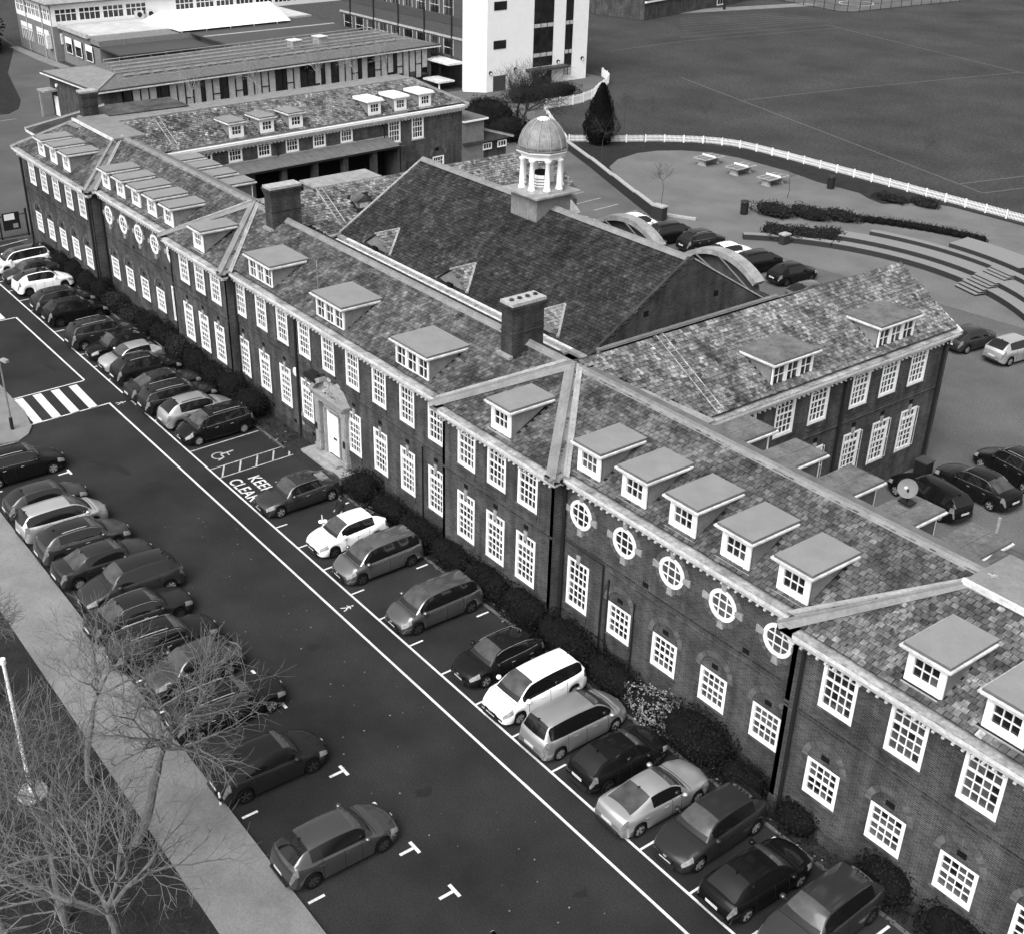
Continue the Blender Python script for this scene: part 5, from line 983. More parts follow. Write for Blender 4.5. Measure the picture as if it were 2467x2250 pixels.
    mpvs = kind in ('mpv', 'estate', 'bigsuv', 'suv'); dP = (dD-0.16) if kind in ('mpv', 'estate') else (dC-0.02 if kind != 'sedan' else dC+0.2)
    pil = [lerp(dA, dC, 0.50)]+([lerp(dA, dC, 0.86)] if mpvs else [])
    for i in range(len(gs)-1):
        dm = (gs[i]+gs[i+1])/2
        for j in range(n-1):
            q = [G[i][j], G[i+1][j], G[i+1][j+1], G[i][j+1]]; jj = min(j, n-2-j); sd = '+' if j < n/2 else '-'
            if jj >= 3: k = 'windscreen' if dm < dB else ('rear_window' if dm > dC else 'roof')
            elif jj == 2: k = 'pillar'
            else:
                k = 'body'
                if dA+0.28 < dm < dP: k = 'side_window_%d%s' % (sum(dm > p for p in pil), sd)
            if k == 'windscreen' and i == 0: k = 'trim'
            add(k, q)
    if roofglass: cls['sunroof'] = cls.pop('roof')
    else: cls['body'] += cls.pop('roof')
    cls['body'] += cls.pop('pillar')
    def emit(key, nm_, m, off=0.0, label_=None):
        if key not in cls: return None
        mb = MB(); idx = {}; 
        for q in cls[key]:
            f = []
            for p in q:
                kk = (round(p.x, 4), round(p.y, 4), round(p.z, 4))
                if kk not in idx: idx[kk] = len(mb.v); mb.v.append(tuple(p))
                if not f or f[-1] != idx[kk]: f.append(idx[kk])
            if len(set(f)) >= 3: mb.f.append(tuple(dict.fromkeys(f))); mb.m.append(mb.mi(m))
        return mb.build(nm_, root, smooth=True)
    bd = emit('body', 'body', PB)
    emit('trim', 'trim', TRIM); emit('grille', 'grille', TRIM); emit('windscreen', 'windscreen', WSCREEN); emit('rear_window', 'rear_window', CGLASS if not boot else WSCREEN); emit('sunroof', 'sunroof', CGLASS)
    for s_ in '+-':
        emit('headlight'+s_, 'headlight', LAMP); emit('tail_light'+s_, 'tail_light', TLAMP)
        for k in range(4): emit('side_window_%d%s' % (k, s_), 'side_window', CGLASS)
    mb = MB(); mb.box(ID, -L/2+0.25, L/2-0.25, -hw*0.62, hw*0.62, 0.18, 0.62, TRIM); mb.box(ID, L/2-wf-0.4, L/2-wf+0.4, -hw*0.8, hw*0.8, 0.45, 0.62, TRIM); mb.box(ID, L/2-wr-0.4, L/2-wr+0.4, -hw*0.8, hw*0.8, 0.45, 0.62, TRIM); mb.build('underbody', root)
    rm = rim or (RIM if r.random() < 0.75 else RIM_D); sp = r.choice((5, 5, 6, 7))
    for d in (wf, wr):
        for s in (-1, 1):
            cx, cyy = L/2-d, s*(hw-0.13); t = MB(); n_ = 22
            prof = [(0.0, -0.09), (rw*0.9, -0.10), (rw, -0.06), (rw, 0.06), (rw*0.93, 0.10), (rw*0.66, 0.095), (rw*0.64, 0.03), (0.02, 0.03)]
            for a, b in zip(prof[:-1], prof[1:]):
                for i in range(n_):
                    t0, t1 = 2*math.pi*i/n_, 2*math.pi*(i+1)/n_; P = lambda q, u_: (cx+q[0]*math.cos(u_), cyy+s*q[1], rw+q[0]*math.sin(u_))
                    t.poly([P(a, t0), P(a, t1), P(b, t1), P(b, t0)], TYRE)
            wq = t.build('wheel', root, smooth=False); t = MB()
            for k in range(sp):
                a = 2*math.pi*k/sp+0.3; ca, sa = math.cos(a), math.sin(a); px, pz = -sa, ca
                q = [(cx+ca*r_*rw+px*w_, cyy+s*0.075, rw+sa*r_*rw+pz*w_) for r_, w_ in ((0.1, 0.03), (0.62, 0.045), (0.62, -0.045), (0.1, -0.03))]; t.prism(q, (0, -s*0.02, 0), rm)
            for i in range(n_):
                t0, t1 = 2*math.pi*i/n_, 2*math.pi*(i+1)/n_; P = lambda q, u_: (cx+q*rw*math.cos(u_), cyy+s*0.082, rw+q*rw*math.sin(u_)); t.poly([P(0.60, t0), P(0.68, t0), P(0.68, t1), P(0.60, t1)], rm)
            t.build('rim', wq)
    for s in (-1, 1):
        t = MB(); mx, my, mz = L/2-dA-0.42, s*(hw+0.06), bz+0.10; t.lathe((mx, my, mz-0.08), [(0.03, 0), (0.10, 0.02), (0.12, 0.08), (0.09, 0.14), (0.02, 0.16)], PB, 10); t.tube((mx, s*(hw*0.88), mz-0.04), (mx, my, mz-0.04), 0.03, 0.03, TRIM, 6); t.build('door_mirror', root, smooth=True)
        t = MB()
        for hx in (0.0, -0.95): t.tube((L/2-dA-1.12+hx, s*(hw*0.985+0.01), bz-0.12), (L/2-dA-1.30+hx, s*(hw*0.985+0.01), bz-0.115), 0.016, 0.016, CHROME if trimline else PB, 6)
        t.build('door_handle', root)
        if trimline or rails:
            pts = [G[i][1 if False else (0 if s > 0 else n-1)]+Vector((0, s*0.012, 0.03)) for i in range(2, len(gs)-2)]
        if trimline:
            t = MB(); t.path(pts, 0.012, CHROME, 4); u2_ = [G[i][2 if s > 0 else n-3]+Vector((0, s*0.02, 0.0)) for i in range(3, len(gs)-3)]; t.path(u2_, 0.012, CHROME, 4); t.build('window_trim', root)
        if rails:
            i0 = 6; pts = [G[i][3 if s > 0 else n-4]+Vector((0, 0, 0.045)) for i in range(i0, len(gs)-6)]
            t = MB(); t.path(pts, 0.02, CHROME if rails == 1 else TRIM, 6); t.tube(pts[0], pts[0]-Vector((0, 0, 0.06)), 0.02, 0.02, TRIM); t.tube(pts[-1], pts[-1]-Vector((0, 0, 0.06)), 0.02, 0.02, TRIM); t.build('roof_rail', root)
    t = MB(); ex = L/2
    t.box(ID, ex-0.10, ex+0.006, -hw*0.36, hw*0.36, 0.50, 0.61, TRIM); t.box(ID, ex-0.12, ex+0.012, -hw*0.48, hw*0.48, 0.27, 0.38, TRIM); t.build('front_grille', root, kind='stuff')
    t = MB(); t.box(ID, ex-0.11, ex+0.02, -0.07, 0.07, 0.575, 0.625, CHROME); t.build('badge', root)
    t = MB(); ex = -L/2; t.box(ID, ex-0.006, ex+0.1, -hw*0.62, hw*0.62, 0.34, 0.44, TRIM); t.build('rear_bumper_insert', root)
    t = MB()
    for i in range(len(st)-1):
        dm = (st[i]+st[i+1])/2
        if abs(dm-wf) > ar+0.02 and abs(dm-wr) > ar+0.02 and 0.9 < dm < L-0.9:
            for q in ((S[i][0], S[i+1][0], S[i+1][1], S[i][1]), (S[i][-2], S[i+1][-2], S[i+1][-1], S[i][-1])): t.poly([p+Vector((0, 0.006 if p.y > 0 else -0.006, 0)) for p in q], TRIM)
    t.build('side_sill', root, kind='stuff')
    for ds in [dA+0.55, lerp(dA, dC, 0.50)+0.08]+([wr-0.45] if kind not in ('coupe',) else []):
        i = min(range(len(st)), key=lambda k: abs(st[k]-ds)); NN = len(S[0])
        for s in (-1, 1):
            t = MB(); pts = [S[i][j if s > 0 else NN-1-j]+Vector((0, s*0.003, 0)) for j in range(1, 6)]; t.path(pts, 0.008, TRIM, 4); t.build('door_seam', root)
    t = MB(); i = min(range(len(st)), key=lambda k: abs(st[k]-(dA-0.02))); t.path([p+Vector((0, 0, 0.004)) for p in S[i][5:len(S[0])-5]], 0.012, TRIM, 4); t.build('bonnet_seam', root)
    for s, z in ((1, 0.42), (-1, 0.62 if not boot else 0.60)):
        t = MB(); ex = s*(L/2+0.012)-(0.03 if s > 0 else -0.02); t.box(ID, ex-0.008, ex+0.008, -0.26, 0.26, z, z+0.11, PLATE); t.build('number_plate', root)
    t = MB(); t.prism([(-L/2+(L-dC)+0.10, 0, Hh-0.05), (-L/2+(L-dC)-0.08, 0, Hh-0.06), (-L/2+(L-dC)-0.06, 0, Hh+0.05)], (0, 0.025, 0), TRIM if g > 0.05 else PB); t.build('aerial_fin', root)
    if open_door:
        t = MB(); hx, s = L/2-dA-0.30, open_door; p = Vector((hx, s*hw*0.97, 0)); dirv = Vector((-0.42, s*0.90, 0)).normalized(); nrm = Vector((-dirv.y, dirv.x, 0))*0.05
        q = [p+dirv*a+Vector((0, 0, z)) for a, z in ((0, 0.3), (0.95, 0.3), (1.0, 0.9), (0, bz))]; t.prism(q, nrm, PB); dq = t.build('open_door', root); t = MB(); q = [p+dirv*a+nrm*0.4+Vector((0, 0, z)) for a, z in ((0.05, bz), (1.0, bz-0.02), (0.8, Hh-0.12), (0.5, Hh-0.1))]; t.prism(q, nrm*0.3, CGLASS); t.build('side_window', dq)
        t = MB(); t.lathe(tuple(p+dirv*0.12+Vector((0.12, s*0.1, bz+0.0))), [(0.03, 0), (0.11, 0.03), (0.12, 0.10), (0.05, 0.16)], PB, 10); t.build('door_mirror', dq)
    return root
N_, Sx = R_(90), R_(-90)     # pointing to the school (+Y) or to the aisle (-Y)
GR, GL, GB = 'cars in the row along the school front', 'cars in the row beside the footpath', 'cars in the yard behind the school'
row = [
 (36.6, -3.75, Sx, 'bigsuv', 0.10, 'mid-grey SUV cut off by the bottom edge of the photo, nearest of the school-side row', {}),
 (34.25, -4.15, N_, 'hatch', 0.010, 'glossy black hatchback parked nose-in, beside the cut-off grey SUV', {}),
 (31.75, -3.7, Sx, 'suv', 0.035, 'black SUV facing out with grey bonnet and pale windscreen, beside the silver coupe', {}),
 (29.45, -4.25, N_, 'coupe', 0.50, 'pale silver two-door coupe parked nose-in with its boot to the aisle', {}),
 (27.2, -3.9, N_, 'hatch', 0.012, 'dark hatchback with greyish roof parked nose-in between two silver cars', {}),
 (24.75, -4.0, N_, 'mpv', 0.42, 'silver hatchback parked nose-in beside the white people carrier', {'name': 'hatchback_car'}),
 (22.25, -3.95, Sx, 'mpv', 0.80, 'large white people carrier facing out of its bay', {'rim': RIM}),
 (19.7, -3.85, Sx, 'hatch', 0.016, 'black hatchback with pale headlights facing out beside the white people carrier', {'trimline': True}),
 (15.05, -3.85, Sx, 'mpv', 0.20, 'dark silver people carrier facing out, alone between two empty bays', {}),
 (10.35, -3.85, Sx, 'mpv', 0.27, 'silver-grey people carrier facing out beside the white car with the open door', {}),
 (7.6, -3.85, Sx, 'small', 0.82, 'white small crossover facing out with its driver door open', {'rim': RIM_D, 'open_door': -1}),
 (2.75, -3.85, Sx, 'sedan', 0.10, 'grey saloon facing out on the edge of the KEEP CLEAR lettering', {'trimline': True}),
 (-6.85, -3.9, Sx, 'mpv', 0.014, 'black people carrier facing out beside the disabled bay', {'rails': 1, 'trimline': True}),
 (-9.2, -3.95, N_, 'suv', 0.46, 'silver SUV parked nose-in beside the black people carrier', {'rails': 2}),
 (-11.7, -4.0, N_, 'estate', 0.022, 'dark estate car with pale roof rails, beside the silver SUV', {'rails': 1, 'trimline': True}),
 (-13.8, -4.0, N_, 'sedan', 0.035, 'dark grey saloon parked nose-in left of the dark estate with roof rails', {}),
 (-16.6, -3.9, N_, 'suv', 0.018, 'black SUV parked nose-in right of the pale silver hatchback', {'rails': 1}),
 (-18.9, -3.9, Sx, 'hatch', 0.52, 'pale silver hatchback facing out in a run of dark cars', {}),
 (-21.2, -3.9, Sx, 'hatch', 0.012, 'black hatchback facing out left of the pale silver hatchback', {}),
 (-23.7, -4.0, N_, 'bigsuv', 0.03, 'long dark four-wheel-drive with pale roof rails parked nose-in', {'rails': 1, 'trimline': True}),
 (-28.6, -4.0, N_, 'suv', 0.012, 'boxy black small SUV parked nose-in right of an empty bay', {}),
 (-31.2, -3.9, N_, 'suv', 0.028, 'dark SUV with chrome window line beside the white crossover', {'trimline': True}),
 (-35.7, -3.8, N_, 'suv', 0.80, 'white crossover with dark glass roof parked nose-in near the far end', {'roofglass': True, 'rim': RIM_D}),
 (-38.6, -3.7, Sx, 'hatch', 0.04, 'dark grey hatchback facing out between the two white cars', {}),
 (-41.3, -3.5, Sx, 'mpv', 0.75, 'white people carrier with dark glass roof, farthest of the school-side row', {'roofglass': True}),
]
for i, (x, y, a, k, g, lb, kw) in enumerate(row): car(lb, x, y, a+R_(random.Random(i).uniform(-1.2, 1.2)), k, g, group=GR, seed=i, **kw)
rowL = [
 (-8.5, -14.6, N_, 'bigsuv', 0.014, 'big black SUV with chrome roof rails, by the island at the left edge', {'rails': 1, 'trimline': True}),
 (-4.2, -14.7, N_, 'hatch', 0.11, 'mid-grey hatchback, first of the footpath row right of an empty bay', {}),
 (-1.75, -14.7, N_, 'mpv', 0.55, 'pale silver people carrier second in the footpath row', {}),
 (0.75, -14.6, N_, 'suv', 0.13, 'grey SUV with dark glass roof and roof rails beside the pale people carrier', {'rails': 1, 'roofglass': True, 'trimline': True}),
 (3.1, -14.5, N_, 'sedan', 0.075, 'grey saloon beside the grey SUV with the glass roof', {}),
 (5.65, -14.2, Sx, 'bigsuv', 0.045, 'dark SUV reversed in, nose towards the footpath', {'roofglass': True}),
 (8.0, -14.8, N_, 'sedan', 0.03, 'dark saloon with chrome window line, seventh in the footpath row', {'trimline': True, 'roofglass': True}),
 (10.5, -14.8, N_, 'estate', 0.022, 'dark estate with bright roof rail and chrome window line behind tree twigs', {'rails': 1, 'trimline': True}),
 (12.9, -14.5, Sx, 'hatch', 0.13, 'grey hatchback facing the footpath, behind bare tree twigs', {}),
 (15.9, -14.5, N_, 'estate', 0.020, 'dark car with bright window line, mostly behind the bare tree', {'rails': 1, 'trimline': True}),
 (19.9, -14.75, N_, 'suv', 0.028, 'dark SUV seen through twigs, second nearest of the footpath row', {}),
 (24.75, -14.75, N_, 'suv', 0.16, 'grey SUV with pale bumper, nearest of the footpath row', {'rim': RIM_D}),
]
for i, (x, y, a, k, g, lb, kw) in enumerate(rowL): car(lb, x, y, a+R_(random.Random(50+i).uniform(-1.5, 1.5)), k, g, group=GL, seed=50+i, **kw)
rear = [
 (-20.6, 41.6, N_, 'mpv', 0.78, 'white car behind the first arched dormer', {}), (-17.2, 42.6, N_, 'mpv', 0.012, 'black people carrier beside the white car in the yard', {}),
 (-14.3, 43.2, N_, 'suv', 0.02, 'black SUV with pale roof rails in the yard row', {'rails': 1, 'trimline': True}), (-11.1, 42.9, N_, 'hatch', 0.78, 'white hatchback behind the second arched dormer', {}),
 (-8.1, 43.0, N_, 'mpv', 0.012, 'black rounded car right of the white hatchback in the yard', {}), (-4.9, 43.2, N_, 'hatch', 0.014, 'black hatchback with shiny alloy wheels, right of the yard row', {}),
 (-1.3, 41.0, N_, 'small', 0.30, 'small silver car half hidden behind the wing roof ridge', {}),
 (10.6, 43.0, N_, 'hatch', 0.05, 'dark grey hatchback just beyond the wing gable', {}), (13.4, 43.6, N_, 'suv', 0.55, 'silver SUV right of the dark hatchback beyond the gable', {'rim': RIM}),
 (16.7, 43.8, N_, 'hatch', 0.78, 'white car cut off by the right edge of the photo', {}),
]
for i, (x, y, a, k, g, lb, kw) in enumerate(rear): car(lb, x, y, a+R_(-6), k, g, group=GB, seed=80+i, **kw)
for x, y, a, k, g, lb, kw in ((21.9, 22.6, 172, 'estate', 0.010, 'black estate car by the wing, nearest the satellite dish', {'trimline': False}), (22.7, 25.6, 176, 'sedan', 0.014, 'black saloon with chrome window line between two dark cars by the wing', {'trimline': True}), (22.8, 28.9, 170, 'bigsuv', 0.012, 'black SUV with pale roof rail, farthest of three by the wing', {'rails': 1, 'trimline': True})):
    car(lb, x, y, R_(a), k, g, group=GB, seed=int(y), **kw)
# ================================================================== VEGETATION
def leafball(mb, c, rx, ry, rz, n, s, m, r, boxy=0.5, lump=0.18, up=0.25):
    c = Vector(c); ph = [r.uniform(0, 6.28) for _ in range(6)]
    for _ in range(n):
        a = r.uniform(0, 2*math.pi); z = r.uniform(-0.55, 1.0); q = math.sqrt(max(0, 1-z*z)); d = Vector((q*math.cos(a), q*math.sin(a), z))
        e = 2.0+2.5*boxy; f = (abs(d.x)**e+abs(d.y)**e+abs(d.z)**e)**(-1/e)
        f *= 1+lump*(math.sin(3*d.x*1.7+ph[0])*math.sin(4*d.y+ph[1])+0.6*math.sin(7*d.z+5*d.x+ph[2])*math.sin(6*d.y+ph[3]))*0.5-abs(r.gauss(0, 0.05))
        p = c+Vector((d.x*rx*f, d.y*ry*f, max(d.z*rz*f, -c.z+0.02)))
        nn = (d+Vector((r.gauss(0, .55), r.gauss(0, .55), r.gauss(0, .55)+up))).normalized(); x = nn.orthogonal().normalized(); y = nn.cross(x); t = r.uniform(0, 6.28); x, y = x*math.cos(t)+y*math.sin(t), y*math.cos(t)-x*math.sin(t); k = s*r.uniform(0.6, 1.3)
        mb.poly([p-x*k*0.5, p+y*k*0.35, p+x*k*0.5, p-y*k*0.35], m)
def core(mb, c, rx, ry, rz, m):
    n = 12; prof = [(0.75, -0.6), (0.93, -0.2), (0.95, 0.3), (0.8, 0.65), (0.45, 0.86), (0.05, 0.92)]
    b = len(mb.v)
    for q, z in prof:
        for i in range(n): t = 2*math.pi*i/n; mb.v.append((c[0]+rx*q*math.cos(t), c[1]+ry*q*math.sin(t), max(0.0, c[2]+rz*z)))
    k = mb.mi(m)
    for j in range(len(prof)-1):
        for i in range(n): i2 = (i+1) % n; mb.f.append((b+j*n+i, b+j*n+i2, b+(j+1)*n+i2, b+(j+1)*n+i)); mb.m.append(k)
def shrub(label, x, y, rx, ry, h, m=LEAF, n=None, s=0.10, boxy=0.6, group='clipped shrubs along the school front', lump=0.2, name='shrub'):
    r = random.Random(int(x*97+y*31)); o = empty(name, (x, y, 0.0), label, 'shrub', group); c = (0, 0, h*0.42)
    t = MB(); core(t, c, rx*0.9, ry*0.9, h*0.55, LEAFC); t.build('shade_core', o)  # solid near-black core, shade inside the foliage put in as colour
    t = MB(); area = (rx+ry)*2*h+rx*ry*3; N = n or int(area*260); leafball(t, c, rx, ry, h*0.58, int(N*0.6), s, m, r, boxy, lump)
    for _ in range(4):
        q = r.uniform(0.25, 0.5); cc_ = (r.uniform(-.6, .6)*rx, r.uniform(-.45, .45)*ry, h*r.uniform(.35, .75)); leafball(t, cc_, rx*q*1.1, ry*q*1.2, h*q*0.7, int(N*0.09), s, m, r, 0.0, 0.4)
    for _ in range(int(14+area*2)):
        a = r.uniform(0, 6.28); p = Vector((rx*.8*math.cos(a)*r.random()**.5, ry*.8*math.sin(a)*r.random()**.5, h*.85)); e = p+Vector((r.gauss(0, .14), r.gauss(0, .14), r.uniform(.08, .32))); t.tube(p, e, .008, .004, BARK_D, 3, cap=False)
        for k in range(4): z = p+(e-p)*(k/3); x_ = Vector((r.gauss(0, 1), r.gauss(0, 1), r.gauss(0, 1))).normalized()*s*.45; y_ = x_.orthogonal().normalized()*s*.3; t.poly([z-x_, z+y_, z+x_, z-y_], m)
    t.build('foliage', o, kind='stuff'); return o
sh = [(4.3, 'round dark clipped shrub right of the school door', .95, .75, 1.35), (6.7, 'dark shrub behind the white crossover with its door open', 1.3, .65, 1.0), (9.4, 'low dark hedge shrub behind the silver people carrier', 1.5, .7, 1.0), (12.2, 'dark hedge shrub beside the empty bay left of the dark silver people carrier', 1.5, .65, 1.1),
 (15.0, 'dense dark shrub behind the dark silver people carrier', 1.5, .75, 1.25), (17.8, 'rounded dark shrub at the foot of the projecting bay corner', 1.35, .75, 1.4), (20.6, 'wide flat-topped dark hedge under the first oculus window', 1.7, .85, 1.3), (23.4, 'dark bushy shrub left of the pale flowering bush', 1.4, .7, 1.1),
 (28.2, 'large square-clipped shrub right of the pale flowering bush', 1.55, .9, 1.45), (30.6, 'low ragged shrub at the foot of the thick downpipe', 1.0, .6, .8), (33.2, 'small rounded bush under the first arched window of the near pavilion', .75, .6, .95), (36.9, 'round dark clipped bush under the near pavilion windows', .95, .8, 1.4), (39.6, 'dark bush at the bottom right corner', 1.1, .8, 1.3)]
for x, lb, rx, ry, h in sh: shrub(lb, x, -0.88, rx*1.12, ry*1.08, h*1.1, boxy=0.75)
shl = [(-8.2, 'dark shrub behind the black people carrier', 1.3, .8, 1.5), (-10.6, 'rounded shrub behind the silver SUV', 1.3, .8, 1.7), (-13.1, 'clipped shrub behind the dark estate with rails', 1.2, .8, 1.5), (-15.6, 'square-topped shrub behind the dark saloon', 1.25, .85, 1.6), (-18.2, 'square-topped shrub behind the pale silver hatchback', 1.3, .85, 1.6), (-20.8, 'near-black shrub left of the tall narrow window', 1.2, .85, 1.6), (-23.4, 'rounded shrub behind the long four-wheel-drive', 1.2, .8, 1.4), (-26.0, 'grey-leaved low shrub beside the empty bay', 1.2, .8, 1.0), (-28.6, 'pale-leaved shrub behind the boxy black SUV', 1.1, .8, 1.3), (-31.2, 'shrub in the inner corner of the far pavilion', 1.0, .8, 1.6), (-33.8, 'dark shrub near the far white crossover', 1.2, .8, 1.4), (-36.6, 'round dark shrub under the far pavilion windows', 1.1, .8, 1.5), (-39.4, 'dark shrub near the far pavilion corner', 1.2, .8, 1.3), (-42.6, 'low shrub at the far end of the flower bed', 1.4, .8, 1.0)]
for i, (x, lb, rx, ry, h) in enumerate(shl): shrub(lb, x, -0.9-0.15*(i > 7), rx*1.1, ry*1.05, h, LEAF2 if 'pale' in lb or 'grey' in lb else LEAF, n=None)
shrub('loose pale flowering bush between dark hedges', 26.1, -0.8, 1.65, 0.75, 1.2, LEAF_P, 3400, 0.11, 0.0, 'pale flowering bush', 0.5, name='flowering_bush')
t = MB(); r = random.Random(5)
for _ in range(5200):
    x = r.uniform(3.3, 44) if r.random() < 0.6 else r.uniform(-46, -3.3); y = r.uniform(-1.75, -0.05); z = abs(r.gauss(0, 0.08))+0.03; k = r.uniform(0.03, 0.09); a = r.uniform(0, 6.28); dx, dy_2 = math.cos(a)*k, math.sin(a)*k
    t.poly([(x-dx, y-dy_2, z), (x+dy_2*.6, y-dx*.6, z+r.uniform(0, .05)), (x+dx, y+dy_2, z), (x-dy_2*.6, y+dx*.6, z+r.uniform(0, .05))], r.choice((LEAF, LEAF2, LEAF2, LEAF_P)) if r.random() < .3 else LEAF2)
tag(t.build('ground_cover', None, kind='stuff'), 'low leafy ground cover and litter in the shrub bed along the wall', 'ground cover')
# bare trees
def grow(mb, p, d, L, rad, dep, r, mx, m, drop=0.0):
    rad = max(rad, 0.0095 if mx > 4 else 0.006)
    n = 3 if dep > 1 else 2; q = Vector(p); dd = Vector(d)
    for i in range(n):
        dd = (dd+Vector((r.gauss(0, .16), r.gauss(0, .16), r.gauss(0, .12)+0.04-drop))).normalized(); q2 = q+dd*(L/n); r0, r1 = rad*(1-0.30*i/n), rad*(1-0.30*(i+1)/n)
        if dep == 0: r1 *= 0.5
        mb.tube(q, q2, r0, r1, m, 7 if dep > mx-2 else (4 if dep > 2 else 3), cap=False); q = q2
        if i < n-1 and dep > 0 and dep < mx and r.random() < 0.6:
            s = dd.orthogonal().normalized(); t_ = r.uniform(0, 6.28); o_ = s*math.cos(t_)+dd.cross(s)*math.sin(t_); a = r.uniform(.5, 1.0); grow(mb, q, (dd*math.cos(a)+o_*math.sin(a)), L*r.uniform(.55, .8), r1*.5, max(dep-1, 0), r, mx, m, drop)
    if dep <= 0: return
    k = r.choice((2, 3, 3)) if dep < mx else 5; t0 = r.uniform(0, 6.28)
    for i in range(k):
        s = dd.orthogonal().normalized(); t_ = t0+6.28*i/k+r.uniform(-.4, .4); o_ = s*math.cos(t_)+dd.cross(s)*math.sin(t_); a = r.uniform(.35, .75) if dep < mx else r.uniform(.5, .95)
        grow(mb, q, (dd*math.cos(a)+o_*math.sin(a)), L*r.uniform(.7, .95), rad*r.uniform(.48, .62), dep-1, r, mx, m, drop)
def bare_tree(label, x, y, hgt, rad, dep, seed, m=BARK, group='bare trees on the verge', L0=None, z0=0.1, lean=(0, 0, 1), name='bare_tree', split=True):
    r = random.Random(seed); o = empty(name, (x, y, z0), label, 'tree', group); t = MB(); top = Vector(lean).normalized()*hgt
    a = top*0.5+Vector((r.uniform(-.1, .1), r.uniform(-.1, .1), 0)); t.tube((0, 0, -0.1), a, rad*1.25, rad*1.05, m, 9); t.tube(a, top, rad*1.05, rad, m, 9); t.build('trunk', o)
    c_ = MB(); grow(c_, top, Vector(lean).normalized(), L0 or hgt*0.35, rad*0.95, dep, r, dep, m); c_.build('branches', o, kind='stuff'); return o
bare_tree('bare spreading tree at the bottom left corner, branches radiating from its top', 27.4, -23.2, 3.6, 0.14, 5, 11, L0=1.75)
bare_tree('bare tree leaning over the footpath towards the parked dark SUV', 20.3, -20.2, 3.0, 0.15, 5, 23, L0=1.6, lean=(0.2, 0.28, 1))
bare_tree('bare tree behind the parked grey hatchback, nearest the tall lamp post', 16.4, -20.4, 2.8, 0.10, 5, 31, L0=1.2, lean=(0.1, 0.15, 1))
bare_tree('small bare tree at the left edge beside the footpath', 9.6, -21.6, 2.4, 0.08, 5, 44, L0=0.75)
bare_tree('bare tree between the leaning tree and the radiating tree', 22.2, -23.4, 3.0, 0.12, 5, 63, L0=1.6)
bare_tree('bare tree at the bottom left between the lamp post and the radiating tree', 24.8, -25.6, 3.0, 0.12, 5, 91, L0=1.6)
bare_tree('bare tree at the left edge below the tall lamp post', 20.6, -26.2, 3.0, 0.12, 5, 71, L0=1.65)
t = MB(); r = random.Random(77)
for _ in range(2200):
    x, y = r.uniform(14, 40), r.uniform(-31, -19.9); p = Vector((x, y, 0.05+r.random()**2*1.1)); d = Vector((r.gauss(0, 1), r.gauss(0, 1), r.uniform(-.1, 1.2))).normalized()*r.uniform(.25, .9); t.tube(p, p+d, 0.011, 0.005, TWIG, 3, cap=False)
tag(t.build('twiggy_undergrowth', None, kind='stuff'), 'tangle of bare twiggy undergrowth covering the verge below the trees', 'undergrowth')
bare_tree('small bare tree at the far left end of the verge island', -44.5, -5.4, 1.4, 0.08, 5, 61, BARK_D, 'small bare trees', 0.6, 0.0)
for i, (x, y, h, lb) in enumerate(((-23.85, 47.94, 2.0, 'slender young tree at the end of the retaining wall'), (-38.9, 54.2, 2.3, 'young bare tree in front of the conifer'), (-41.0, 62.0, 2.6, 'thin sapling by the fence right of the conifer'), (-38.5, 68.5, 2.4, 'thin sapling against the picket fence'), (-20.1, 60.3, 1.5, 'young tree beside the nearest tennis table'), (-48.4, 66, 2.2, 'thin sapling in the grass left of the conifer'), (-18, 77, 2.0, 'thin sapling on the field beyond the fence'))):
    bare_tree(lb, x, y, h, 0.024, 4, 100+i, mat('bark_sapling', 0.05, 0.9), 'young saplings', h*0.34, 0.0, name='sapling')
for i, (x, y) in enumerate(((-75.2, 27), (-75.5, 35), (-76, 43.5), (-76.3, 48.5), (-76.5, 53))): bare_tree('thin pale birch in front of the flat-roofed block, number of metres %d along it' % int(y-18) if False else ['pale thin tree before the left windows of the flat-roofed block', 'pale thin tree left of the middle of the flat-roofed block', 'pale thin tree before the middle of the flat-roofed block', 'pale thin tree right of the middle of the flat-roofed block', 'pale thin tree before the right windows of the flat-roofed block'][i], x, y, 3.0, 0.07, 4, 200+i, mat('bark_pale', 0.2, 0.9), 'pale trees before the flat-roofed block', 1.3, 0.0, name='birch_tree')
# conifer
r = random.Random(9); o = empty('conifer', (-45.2, 59.6, 0), 'dense dark cone-shaped conifer beside the white picket fence', 'tree'); t = MB(); t.tube((0, 0, 0), (0, 0, 5.5), 0.2, 0.04, BARK_D); t.build('trunk', o); t = MB()
for _ in range(9000):
    z = r.random()**0.9*6.2; f = math.sin(min(1, (z+1.0)/3.0)*math.pi/2)*(1-max(0, (z-1.6)/4.7))**0.72; a = r.uniform(0, 6.28); q = 1.95*f*(1+0.10*math.sin(5*a+z*2)+0.07*math.sin(9*a-3*z)-abs(r.gauss(0, 0.09))); p = Vector((q*math.cos(a), q*math.sin(a), z+0.05)); n_ = Vector((math.cos(a), math.sin(a), r.uniform(-.2, .8))).normalized(); x_ = n_.orthogonal(); y_ = n_.cross(x_); k = r.uniform(.07, .17); t.poly([p-x_*k*.4, p+Vector((0, 0, 1))*k+n_*k*.4, p+x_*k*.4], LEAF)
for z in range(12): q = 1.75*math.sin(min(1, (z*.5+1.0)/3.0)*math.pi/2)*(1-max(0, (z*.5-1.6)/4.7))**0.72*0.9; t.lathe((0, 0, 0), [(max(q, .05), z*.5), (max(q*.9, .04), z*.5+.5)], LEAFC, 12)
t.build('foliage', o, kind='stuff')
